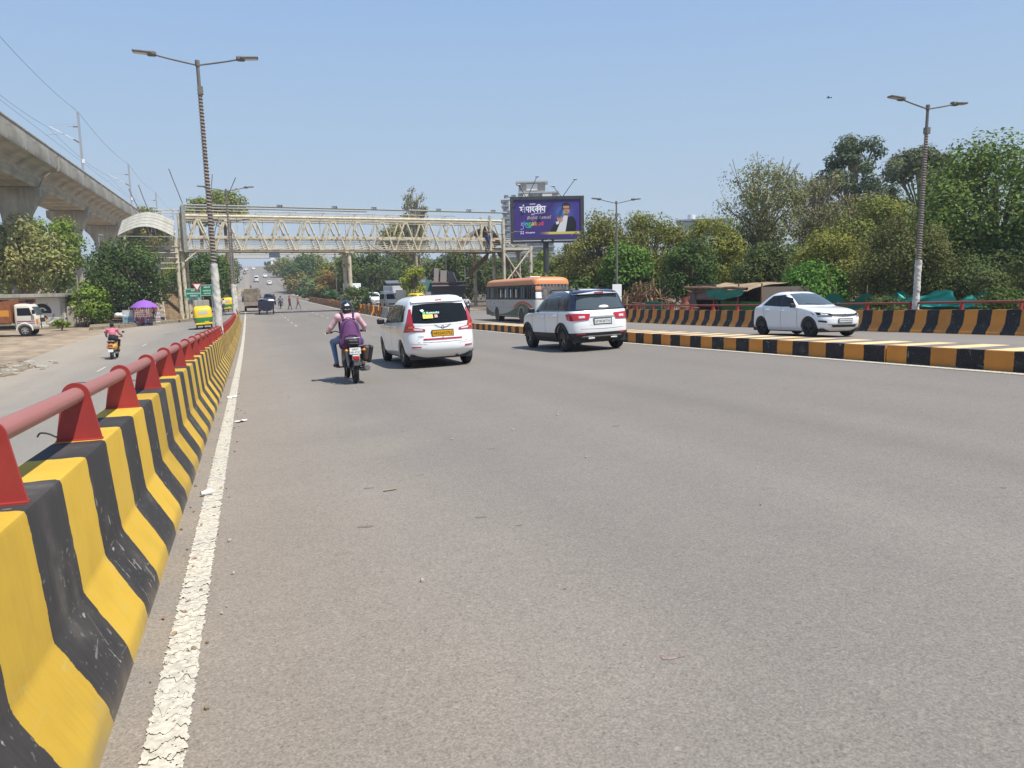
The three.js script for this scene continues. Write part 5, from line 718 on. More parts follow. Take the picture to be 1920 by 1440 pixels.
// --- simple far cars: same shell, fewer trimmings; front at -z ---
function farCar(name, label, cat, x, s, h, paint, kind = 'hatch', extra) {
  const t = thing(name, label, cat), sh = { hatch: [[.22, -1.7, 1.72, .76], [.4, -1.85, 1.86, .82], [.7, -1.84, 1.85, .83], [.92, -1.5, 1.8, .82], [1.0, -.85, 1.76, .8], [1.3, -.35, 1.6, .7], [1.46, .05, 1.4, .58], [1.5, .3, 1.1, .4]], suv: [[.26, -2.05, 2.05, .82], [.45, -2.2, 2.2, .9], [.8, -2.18, 2.2, .92], [1.06, -1.7, 2.16, .91], [1.14, -.95, 2.14, .89], [1.5, -.5, 2.02, .78], [1.72, -.1, 1.9, .7], [1.8, .2, 1.6, .5]], van: [[.24, -1.68, 1.7, .68], [.4, -1.8, 1.8, .73], [.9, -1.76, 1.8, .74], [1.1, -1.55, 1.79, .74], [1.6, -1.15, 1.72, .68], [1.82, -.95, 1.6, .6], [1.88, -.6, 1.4, .45]], sedan: [[.2, -1.95, 1.98, .78], [.4, -2.12, 2.12, .83], [.7, -2.08, 2.1, .84], [.9, -1.5, 2.0, .82], [.98, -.95, 1.6, .8], [1.25, -.4, 1.05, .68], [1.42, 0, .7, .56], [1.46, .2, .5, .4]] }[kind];
  const S = shell(sh, 9, 2.8, 3), r = .31, n = sh.length, by = sh[n - 4][0] + .04, ty = sh[n - 2][0] - .08, ax = [sh[1][1] + .75, sh[1][2] - .72];
  mesh('body', cr(S.solid(sh[0][0], sh[n - 1][0], 40)), paint, t); mesh('underbody', box(1.4, .1, 3.2, 0, sh[0][0], 0), M.trim, t);
  for (const d of [-1, 1]) { for (const z of ax) { mesh('wheel_arch', new THREE.CylinderGeometry(r + .05, r + .05, .02, 20).rotateZ(Math.PI / 2).translate(d * (S.x(z, .5) + .002), r, z), M.black, t); wheel(t, d * (S.x(z, .5) - .06), r, z, r, .18, M.silver, 6, d); }
    const zf = S.row(by)[1] + .42, zb = S.row(by)[2] - .3; mesh('side_window', patch([[zf - .2, by], [zb, by]], [[S.row(ty)[1] + .25, ty], [S.row(ty)[2] - .3, ty]], (z, y) => [d * (S.x(z, y) + .006), y, z], 10, 4), M.glass, t);
    mesh('headlamp', patch([[d * .5, .62], [d * .74, .64]], [[d * .5, .74], [d * .76, .8]], (x, y) => [x, y, S.zf(x, y) - .012], 3, 2), M.lampClear, t); mesh('tail_lamp', patch([[d * .5, .72], [d * .72, .72]], [[d * .52, .92], [d * .72, .92]], (x, y) => [x, y, S.zr(x, y) + .012], 3, 2), M.lampRed, t); mesh('side_mirror', rbox(.16, .13, .1, .04, d * (S.x(zf - .2, by) + .1), by + .04, zf - .1), paint, t); }
  mesh('windscreen', patch([[-.66, by], [.66, by]], [[-.54, ty], [.54, ty]], (x, y) => [x, y, S.zf(x, y) - .008], 8, 4), M.glass, t); mesh('rear_window', patch([[-.6, by + .04], [.6, by + .04]], [[-.5, ty], [.5, ty]], (x, y) => [x, y, S.zr(x, y) + .008], 8, 4), M.glass, t); mesh('grille', patch([[-.4, .5], [.4, .5]], [[-.4, .66], [.4, .66]], (x, y) => [x, y, S.zf(x, y) - .01], 4, 2), M.trim, t); mesh('number_plate', [box(.46, .11, .02, 0, .42, S.zf(0, .42) - .012), box(.46, .11, .02, 0, .62, S.zr(0, .62) + .012)], M.white, t);
  extra?.(t, S); return onRoad(t, x, s, h, 1.2);
}
const wp = M.whitePaint, greyP = mat([.25, .26, .27], .3, { clearcoat: .6 }), creamP = mat([.66, .62, .52], .4);
farCar('parked_suv', 'white SUV facing the camera right of the bridge column', 'car', 17.2, 112, Math.PI - .1, wp, 'suv'); farCar('parked_car', 'pale car half hidden behind the white SUV near the bridge column', 'car', 19.8, 117, Math.PI - .1, greyP, 'hatch');
farCar('white_van', 'boxy white van with a roof carrier coming towards the camera', 'van', 15.8, 92, Math.PI - .08, creamP, 'van', (t) => mesh('roof_carrier', [cyl([-.6, 1.98, -.5], [.6, 1.98, -.5], .03), cyl([-.6, 1.98, 1.2], [.6, 1.98, 1.2], .03), rbox(1.2, .12, 1.4, .04, 0, 1.98, .4)], M.white, t));
farCar('parked_car', 'white parked car just right of the white SUV behind the barrier', 'car', 24.4, 49.8, Math.PI + .3, wp, 'hatch'); farCar('white_jeep', 'white vehicle hidden behind the SUV with a slatted roof rack', 'car', 20.65, 46.8, Math.PI, wp, 'suv', (t) => { const bars = []; for (let i = 0; i <= 9; i++) bars.push(box(.02, .3, .02, -.72 + i * .16, 2.0, -.4), box(.02, .3, .02, -.72 + i * .16, 2.0, 1.2)); for (const y of [1.87, 2.0, 2.14]) bars.push(box(1.5, .025, .02, 0, y, -.4), box(1.5, .025, .02, 0, y, 1.2), box(.02, .025, 1.6, -.74, y, .4), box(.02, .025, 1.6, .74, y, .4)); mesh('roof_rack', bars, M.galv, t); mesh('rack_board', [rbox(.7, .2, .02, .005, -.2, 2.0, -.42)], M.white, t); });
farCar('white_car', 'white car on the right lane of the far climbing road', 'car', 7.6, 292, 0, wp, 'hatch'); farCar('white_car', 'second white car higher up the right lane of the far road', 'car', 7.4, 345, 0, wp, 'sedan'); farCar('white_van', 'white van in the middle lane of the far climbing road', 'van', 3.4, 312, 0, wp, 'van').scale.set(1.2, 1.25, 1.3); farCar('white_car', 'small white car near the crest of the far road, left lane', 'car', -.2, 420, 0, wp, 'hatch'); farCar('grey_car', 'small pale car near the crest of the far road, middle lane', 'car', 3.6, 430, 0, wp, 'sedan'); farCar('grey_car', 'grey car beside the kerb on the left of the far road', 'car', -.8, 380, 0, greyP, 'hatch'); farCar('dark_suv', 'black car behind the blue cargo rickshaw under the footbridge', 'car', 3.3, 131, .05, mat([.02, .022, .025], .25, { clearcoat: 1 }), 'suv'); farCar('grey_car', 'grey car under the right end of the footbridge beside the stall', 'car', 17.2, 74, Math.PI, greyP, 'hatch');
// --- auto rickshaws, front at -z ---
function autoRickshaw(label, x, s, h, group) {
  const t = thing('auto_rickshaw', label, 'auto rickshaw'), S = shell([[.3, -1.2, 1.28, .52], [.42, -1.28, 1.32, .62], [.7, -1.2, 1.33, .655], [.88, -1.0, 1.32, .66], [1.2, -.86, 1.28, .655], [1.5, -.7, 1.2, .63], [1.64, -.5, 1.05, .55], [1.70, -.2, .7, .4]], 10, 4, 3);
  mesh('lower_body', cr(S.solid(.3, .88, 44)), M.green, t, 'green lower body'); mesh('canopy', cr(S.solid(.88, 1.7, 44)), M.yellow, t, 'yellow canopy');
  mesh('rear_window', patch([[-.34, 1.12], [.34, 1.12]], [[-.32, 1.36], [.32, 1.36]], (a, b) => [a, b, S.zr(a, b) + .008], 5, 3), mat([.45, .45, .4], .3), t); mesh('rear_bumper', rbox(1.22, .14, .08, .03, 0, .42, 1.33), M.yellow, t);
  for (const d of [-1, 1]) { mesh('tail_lamp', rbox(.08, .14, .04, .015, d * .54, .64, 1.3), M.lampRed, t); wheel(t, d * .52, .22, .82, .22, .1, M.silver, 6, d); mesh('door_opening', patch([[-.7, .72], [.55, .72]], [[-.5, 1.42], [.5, 1.46]], (z, y) => [d * (S.x(z, y) + .006), y, z], 8, 4), M.black, t); mesh('side_mirror', rbox(.1, .14, .05, .02, d * .74, 1.2, -.75), M.black, t); }
  wheel(t, 0, .22, -1.05, .22, .1, M.silver, 6, 1); mesh('windscreen', patch([[-.5, .95], [.5, .95]], [[-.46, 1.48], [.46, 1.48]], (a, b) => [a, b, S.zf(a, b) - .008], 6, 4), M.glass, t); mesh('headlamp', ball(.09, 0, .72, -1.22), M.lampClear, t); mesh('number_plate', box(.3, .12, .015, .2, .53, 1.36), M.yellow, t); mesh('chassis', box(1, .1, 2.2, 0, .3, 0), M.black, t);
  return onRoad(t, x, s, h, .9);
}
autoRickshaw('yellow and green auto rickshaw, the nearest one, left of the wrapped lamp post', -3.3, 63.2, -.08); autoRickshaw('yellow topped auto rickshaw parked in the row behind the white taxi', 20.2, 96, 2.6); autoRickshaw('auto rickshaw with pale top half hidden by two lamp posts', -2.4, 101, 0);
// --- cargo rickshaw, mini trucks ---
{ const t = thing('cargo_rickshaw', 'dark blue three wheeled cargo rickshaw with white bundles on top', 'rickshaw'), k = mat([.03, .03, .07], .5, { map: dustT }); mesh('cargo_box', [box(1.5, .9, .06, 0, .95, 1.0), box(1.5, .9, .06, 0, .95, -.6), box(.06, .9, 1.6, -.74, .95, .2), box(.06, .9, 1.6, .74, .95, .2), box(1.5, .06, 1.6, 0, .52, .2), box(1.56, .06, .08, 0, 1.1, 1.02), box(1.56, .06, .08, 0, .75, 1.02)], k, t); const R = rng(2); for (let i = 0; i < 7; i++) mesh('bundle', ball(.3, -.55 + R() * 1.1, 1.42 + R() * .12, -.3 + R() * 1.1, 1.2, .5, .9, 10), i % 3 ? mat([.06, .07, .12], .8) : M.white, t); mesh('driver_cab', [rbox(1.0, .9, .5, .1, 0, .8, -1.1), box(1.2, .05, 1.0, 0, 1.75, -1.1), cyl([-.5, .9, -1.3], [-.5, 1.75, -1.3], .03), cyl([.5, .9, -1.3], [.5, 1.75, -1.3], .03)], k, t); for (const d of [-1, 1]) { wheel(t, d * .7, .28, .5, .28, .12, M.silver, 6, d); mesh('tail_lamp', rbox(.1, .08, .03, .01, d * .6, .58, 1.04), M.lampRed, t); } wheel(t, 0, .28, -1.4, .28, .12, M.silver, 6, 1); mesh('chassis', box(.6, .1, 2.6, 0, .42, -.2), M.black, t); onRoad(t, 1.75, 84.8, .05); }
function miniTruck(label, x, s, h, cab, load, tall = 2.4, w = .82) { const t = thing('mini_truck', label, 'truck'); mesh('cargo_body', [rbox(w * 2, tall - .75, 2.9, .06, 0, .7 + (tall - .75) / 2, .8), ...[...Array(5)].map((_, i) => box(w * 2 + .04, .05, 2.92, 0, .85 + i * .14, .8))], load, t); mesh('tailboard', [box(w * 1.9, .5, .05, 0, .95, 2.28)], load, t); const S = shell([[.35, -2.1, -.68, w - .1], [.6, -2.2, -.66, w - .03], [1.1, -2.12, -.66, w - .02], [1.7, -1.8, -.68, w - .08], [1.85, -1.6, -.75, w - .2]], 8, 4, 3); mesh('cab', cr(S.solid(.35, 1.85, 40)), cab, t); mesh('windscreen', patch([[-.62, 1.15], [.62, 1.15]], [[-.56, 1.66], [.56, 1.66]], (a, b) => [a, b, S.zf(a, b) - .008], 6, 4), M.glass, t); for (const d of [-1, 1]) { for (const z of [-1.55, 1.3]) wheel(t, d * (w - .1), .3, z, .3, .18, M.silver, 6, d); mesh('cab_window', patch([[-1.75, 1.15], [-.9, 1.15]], [[-1.6, 1.62], [-.9, 1.62]], (z, y) => [d * (S.x(z, y) + .006), y, z], 4, 3), M.glass, t); mesh('tail_lamp', rbox(.14, .1, .03, .01, d * (w - .15), .68, 2.26), M.lampRed, t); mesh('headlamp', rbox(.2, .16, .04, .03, d * .5, .75, -2.18), M.lampClear, t); mesh('side_mirror', rbox(.12, .24, .06, .03, d * (w + .12), 1.35, -1.75), M.black, t); } mesh('chassis', box(1, .16, 4, 0, .5, 0), M.black, t); return onRoad(t, x, s, h, 1.3); }
{ const t = miniTruck('small truck with a grey tarpaulin covered load beside the blue cargo rickshaw', .5, 97.5, .02, mat([.40, .34, .29], .6, { map: dustT }), mat([.40, .34, .29], .9, { map: dustT }), 2.0, .95); mesh('tarpaulin', grid(24, 14, (u, v) => { const a = u * Math.PI, n = (fbm(u * 5 + 3, v * 5, 64, 3, 9) - .5) * .16, e = .97 + n * .4; return [-Math.sign(Math.cos(a)) * Math.pow(Math.abs(Math.cos(a)), .35) * e, 1.3 + Math.pow(Math.sin(a), .4) * (1.42 + n), lerp(-.7, 2.28, v)]; }), mat([.42, .39, .345], .95, { map: dirtT }), t); mesh('tarpaulin_end', grid(12, 8, (u, v) => { const n = fbm(u * 5, v * 5, 64, 3, 19) - .5; return [(u - .5) * 1.86, 1.25 + v * 1.4 * (1 - Math.pow(Math.abs(u - .5) * 2, 6) * .12), 2.29 + n * .08]; }), mat([.42, .39, .345], .95, { map: dirtT }), t); } miniTruck('small open truck seen from behind on the road beyond the covered one', -.4, 168, 0, greyP, mat([.2, .22, .2], .8), 2.2); miniTruck('white mini truck with a grey box parked in the row behind the taxi', 20.0, 110, Math.PI - .3, wp, mat([.42, .43, .45], .7), 2.7); miniTruck('cream mini truck parked right of the grey boxed one behind the taxi', 20.6, 102, Math.PI - .5, creamP, creamP, 2.2); miniTruck('white box truck behind the leafy bush at the bridge column', 15.9, 124, Math.PI - .2, wp, wp, 3.2, 1.0);
// --- orange goods truck parked across at the left ---
{ const t = thing('goods_truck', 'parked goods truck with white cab and orange slatted cargo body', 'truck'), S = shell([[.5, -2.55, -.98, .86], [.75, -2.62, -.95, .95], [1.2, -2.58, -.95, .96], [1.5, -2.5, -.95, .95], [2.15, -2.2, -.98, .9], [2.3, -2.0, -1.05, .8], [2.34, -1.8, -1.2, .6]], 9, 4, 3), or = mat([.34, .12, .04], .7, { map: dustT }), or2 = mat([.62, .27, .04], .6);
  mesh('cab', cr(S.solid(.5, 2.34, 44)), mat([.74, .70, .62], .5, { map: dustT }), t); mesh('windscreen', patch([[-.82, 1.5], [.82, 1.5]], [[-.76, 2.12], [.76, 2.12]], (a, b) => [a, b, S.zf(a, b) - .01], 8, 4), M.glassPale, t);
  for (const d of [-1, 1]) { mesh('cab_window', patch([[-2.2, 1.5], [-1.25, 1.5]], [[-2.05, 2.05], [-1.25, 2.05]], (z, y) => [d * (S.x(z, y) + .008), y, z], 6, 3), M.glass, t); mesh('stripe', patch([[-2.5, 1.05], [-1.0, 1.05]], [[-2.5, 1.12], [-1.0, 1.12]], (z, y) => [d * (S.x(z, y) + .008), y, z], 8, 1), mat([.22, .05, .12], .5), t); mesh('stripe', patch([[-2.5, .9], [-1.0, .9]], [[-2.5, .98], [-1.0, .98]], (z, y) => [d * (S.x(z, y) + .008), y, z], 8, 1), mat([.22, .16, .3], .5), t); mesh('corner_lamp', rbox(.06, .3, .16, .02, d * .93, 1.1, -2.5), M.amber, t); mesh('headlamp', rbox(.24, .18, .05, .03, d * .6, .85, -2.6), M.lampClear, t); mesh('side_mirror', [rbox(.06, .3, .2, .03, d * 1.12, 1.75, -2.35), cyl([d * .9, 1.9, -2.2], [d * 1.12, 1.9, -2.35], .015)], M.black, t); wheel(t, d * .85, .42, -1.65, .42, .24, M.silver, 6, d); wheel(t, d * .85, .42, 1.9, .42, .24, M.silver, 6, d); mesh('wheel_arch', tube([...Array(9)].map((_, i) => { const a = i / 8 * Math.PI; return [d * .97, .42 + Math.sin(a) * .52, -1.65 + Math.cos(a) * .52]; }), .05, 6), mat([.74, .70, .62], .5), t); mesh('door_seam', patch([[-1.08, .8], [-1.06, .8]], [[-1.08, 2.1], [-1.06, 2.1]], (z, y) => [d * (S.x(z, y) + .008), y, z], 1, 4), M.trim, t);
    for (let i = 0; i < 6; i++) mesh('slat', box(.05, .11, 4.3, d * .98, 1.08 + i * .15, 1.3), i > 2 ? or2 : or, t); mesh('side_board', box(.05, .6, 4.3, d * .98, 2.22, 1.3), or, t); for (let i = 0; i < 7; i++) mesh('stake', box(.06, 1.5, .07, d * 1.0, 1.78, -.8 + i * .7), or, t); mesh('chassis_rail', box(.08, .1, 4.4, d * .9, .92, 1.3), M.creamDull, t); }
  mesh('headboard', box(1.95, 1.6, .06, 0, 1.85, -.82), or, t); mesh('tailboard', box(1.95, 1.5, .06, 0, 1.8, 3.42), or, t); mesh('cargo_floor', box(1.95, .08, 4.3, 0, .98, 1.3), M.wood, t); mesh('front_bumper', rbox(1.9, .22, .16, .05, 0, .62, -2.66), M.cream, t); mesh('grille', rbox(1.1, .3, .04, .03, 0, 1.15, -2.6), M.trim, t); mesh('horn', [cyl([-.2, 2.36, -1.7], [-.2, 2.42, -2.0], .07, .1), cyl([.2, 2.36, -1.7], [.2, 2.42, -2.0], .07, .1)], M.black, t); mesh('chassis', box(.9, .24, 6, 0, .62, .4), M.black, t); mesh('hanging_guard', cyl([.95, .55, -2.75], [.9, 1.5, -2.75], .03), M.black, t);
  onRoad(t, -17.1, 65.4, 1.62, 1.5); }
// ---------- people: one continuous surface each, meshed from tapered limbs ----------
function blob(bones, cell, pal) {   // bones: [a, b, ra, rb, colour, k]
  const lo = V(1e9, 1e9, 1e9), hi = V(-1e9, -1e9, -1e9); for (const [a, b, ra, rb] of bones) for (const [p, r] of [[a, ra], [b, rb]]) { lo.min(V(p[0] - r, p[1] - r, p[2] - r)); hi.max(V(p[0] + r, p[1] + r, p[2] + r)); }
  lo.subScalar(cell * 3); hi.addScalar(cell * 3); const n = [0, 1, 2].map((i) => Math.ceil((hi.getComponent(i) - lo.getComponent(i)) / cell) + 1), F = new Float32Array(n[0] * n[1] * n[2]).fill(9), B = new Float32Array(F.length).fill(9), C = new Uint8Array(F.length), id = (i, j, k) => (k * n[1] + j) * n[0] + i;
  for (const [a, b, ra, rb, c, kk = .03] of bones) {
    const m = Math.max(ra, rb) + kk + cell * 3, d = [b[0] - a[0], b[1] - a[1], b[2] - a[2]], L2 = d[0] ** 2 + d[1] ** 2 + d[2] ** 2 || 1e-9, r0 = [], r1 = []; for (let q = 0; q < 3; q++) { const l = lo.getComponent(q); r0.push(Math.max(0, Math.floor((Math.min(a[q], b[q]) - m - l) / cell))); r1.push(Math.min(n[q] - 1, Math.ceil((Math.max(a[q], b[q]) + m - l) / cell))); }
    for (let k = r0[2]; k <= r1[2]; k++) for (let j = r0[1]; j <= r1[1]; j++) for (let i = r0[0]; i <= r1[0]; i++) { const x = lo.x + i * cell, y = lo.y + j * cell, z = lo.z + k * cell, t = clamp(((x - a[0]) * d[0] + (y - a[1]) * d[1] + (z - a[2]) * d[2]) / L2), D = Math.hypot(x - a[0] - d[0] * t, y - a[1] - d[1] * t, z - a[2] - d[2] * t) - lerp(ra, rb, t), o = id(i, j, k), f = F[o], h = Math.max(kk - Math.abs(f - D), 0) / kk; F[o] = Math.min(f, D) - h * h * kk * .25; if (D < B[o]) { B[o] = D; C[o] = c; } }
  }
  const P = [], col = [], ix = [], vid = new Int32Array(F.length).fill(-1), E = [[0, 1], [2, 3], [4, 5], [6, 7], [0, 2], [1, 3], [4, 6], [5, 7], [0, 4], [1, 5], [2, 6], [3, 7]];
  for (let k = 0; k < n[2] - 1; k++) for (let j = 0; j < n[1] - 1; j++) for (let i = 0; i < n[0] - 1; i++) { const v = [], o = []; let neg = 0; for (let q = 0; q < 8; q++) { const c = id(i + (q & 1), j + (q >> 1 & 1), k + (q >> 2)); o.push(c); v.push(F[c]); if (F[c] < 0) neg++; } if (neg === 0 || neg === 8) continue; let x = 0, y = 0, z = 0, m = 0; for (const [a, b] of E) if (v[a] < 0 !== v[b] < 0) { const t = v[a] / (v[a] - v[b]); x += (a & 1) + ((b & 1) - (a & 1)) * t; y += (a >> 1 & 1) + ((b >> 1 & 1) - (a >> 1 & 1)) * t; z += (a >> 2) + ((b >> 2) - (a >> 2)) * t; m++; } vid[id(i, j, k)] = P.length / 3; P.push(lo.x + (i + x / m) * cell, lo.y + (j + y / m) * cell, lo.z + (k + z / m) * cell); let best = 0; for (let q = 1; q < 8; q++) if (v[q] < v[best]) best = q; col.push(...pal[C[o[best]]]); }
  const quad = (a, b, c, d, f) => { if (f) ix.push(a, b, c, a, c, d); else ix.push(a, c, b, a, d, c); };
  for (let k = 1; k < n[2] - 1; k++) for (let j = 1; j < n[1] - 1; j++) for (let i = 1; i < n[0] - 1; i++) { const s = F[id(i, j, k)] < 0; if (s !== F[id(i + 1, j, k)] < 0) quad(vid[id(i, j - 1, k - 1)], vid[id(i, j, k - 1)], vid[id(i, j, k)], vid[id(i, j - 1, k)], s); if (s !== F[id(i, j + 1, k)] < 0) quad(vid[id(i - 1, j, k - 1)], vid[id(i - 1, j, k)], vid[id(i, j, k)], vid[id(i, j, k - 1)], s); if (s !== F[id(i, j, k + 1)] < 0) quad(vid[id(i - 1, j - 1, k)], vid[id(i, j - 1, k)], vid[id(i, j, k)], vid[id(i - 1, j, k)], s); }
  const g = new THREE.BufferGeometry(); g.setAttribute('position', new THREE.Float32BufferAttribute(P, 3)); g.setAttribute('color', new THREE.Float32BufferAttribute(col, 3)); g.setIndex(ix); g.computeVertexNormals(); return g;
}
const bodyM = mat([1, 1, 1], .8, { vertexColors: true });
// joints in metres, facing -z; colours: 0 top, 1 trousers, 2 skin, 3 shoes, 4 hair, 5 second garment
function human(j, o = {}) {
  const b = [], m = (a, c, t) => a.map((v, i) => lerp(v, c[i], t)), add = (a, c, ra, rb, k, s) => b.push([a, c, ra, rb, k, s]), sl = o.sleeve ?? 1;
  add(j.pelvis, m(j.pelvis, j.chest, .6), .135, .13, o.longTop ? 0 : 1, .06); add(m(j.pelvis, j.chest, .35), j.chest, .125, .145, 0, .06); add(j.chest, m(j.chest, j.neck, .55), .145, .10, 0, .06); for (const s of ['L', 'R']) { add(m(j.chest, j.neck, .45), j['sh' + s], .09, .068, 0, .05); add(m(j.pelvis, j.chest, .05), j['hip' + s], .11, .10, 1, .05); }
  add(m(j.chest, j.neck, .7), j.head, .055, .05, 2, .03);
  const up = V(...j.head).sub(V(...j.neck)).normalize().toArray(), f = o.face ?? [0, 0, -1], P = (u, w, x = 0) => j.head.map((v, i) => v + up[i] * u + f[i] * w + (i === 0 ? x : 0));
  add(P(.0, .0), P(.07, -.01), .078, .09, o.hair === false ? 2 : 2, .03); add(P(.05, -.035), P(.105, -.02), .086, .085, 4, .02); add(P(-.045, .045), P(-.02, .05), .05, .055, 2, .03); add(P(.035, .082), P(.0, .103), .013, .017, 2, .012); for (const d of [-1, 1]) { add(P(.01, -.01, d * .083), P(.035, -.012, d * .086), .014, .017, 2, .01); add(P(.042, .083, d * .032), P(.042, .085, d * .032), .011, .011, 4, .004); } add(P(-.035, .092, -.02), P(-.035, .092, .02), .009, .009, 5, .004);
  for (const s of ['L', 'R']) { const d = s === 'L' ? -1 : 1, sh = j['sh' + s], el = j['el' + s], wr = j['wr' + s], cut = m(sh, el, sl >= 1 ? 1 : .75);
    add(sh, cut, .062, .05, 0); if (sl >= 1) { add(el, wr, .047, .036, 0); } else { add(cut, el, .044, .04, 2); add(el, wr, .04, .029, 2); }
    const hd = j['hd' + s] ?? m(el, wr, 1.32), dir = V(...hd).sub(V(...wr)).normalize(), side = V(1, 0, 0).addScaledVector(dir, -dir.x); if (side.lengthSq() < .1) side.set(0, 0, 1).addScaledVector(dir, -dir.z); side.normalize(); const dn = dir.clone().cross(side), at = (a, c, e) => V(...wr).addScaledVector(dir, a).addScaledVector(side, c).addScaledVector(dn, e).toArray();
    add(wr, at(.075, 0, 0), .028, .034, 2, .02); const q = o.grip ? .05 : .015; for (let i = 0; i < 4; i++) { const c = (i - 1.5) * .021, l = [.058, .07, .065, .048][i]; add(at(.07, c, 0), at(.07 + l * .6, c, -q * .4), .0115, .0105, 2, .006); add(at(.07 + l * .6, c, -q * .4), at(.07 + l * (o.grip ? .7 : 1), c, -q * 1.5), .0105, .009, 2, .006); } add(at(.025, -d * .025, 0), at(.06, -d * .058, -.02), .013, .011, 2, .01); add(at(.06, -d * .058, -.02), at(.085, -d * .055, -.035), .011, .009, 2, .006);
    const hp = j['hip' + s], kn = j['kn' + s], an = j['an' + s], to = j['to' + s]; add(hp, kn, .095, .062, 1, .04); add(kn, an, .06, .042, 1, .03); add(an, m(an, to, .15).map((v, i) => i === 1 ? Math.min(v, to[1] + .035) : v), .04, .042, 3, .02); add([an[0], to[1] + .005, an[2]].map((v, i) => v - (to[i] - an[i]) * (i === 1 ? 0 : .25)), to, .042, .036, 3, .02); }
  if (o.skirt) { add(j.pelvis, [j.pelvis[0], .35, j.pelvis[2]], .15, .2, 1, .05); }
  return b;
}
const stand = (o = {}) => { const st = o.stride ?? 0, sw = o.swing ?? st * .7; return { pelvis: [0, .93, 0], chest: [0, 1.24, 0], neck: [0, 1.45, 0], head: [0, 1.55, -.01], shL: [-.18, 1.39, 0], shR: [.18, 1.39, 0], elL: [-.23, 1.12, -sw * .5 + .02], elR: [.23, 1.12, sw * .5 + .02], wrL: [-.23, .9, -sw - .04], wrR: [.23, .9, sw - .08], hipL: [-.09, .88, 0], hipR: [.09, .88, 0], knL: [-.1, .48, st * .45 - .03], knR: [.1, .48, -st * .45 - .05], anL: [-.1, .1, st + .02], anR: [.1, .1, -st], toL: [-.11, .03, st - .15], toR: [.11, .03, -st - .17] }; };
function person(label, x, y, z, ry, joints, opts, pal, cell = .016) { const t = thing('person', label, 'person', x, y, z, ry); mesh('body', blob(human(joints, opts), cell, pal), bodyM, t); return t; }
const skin = [.30, .17, .10], hairC = [.012, .01, .01];

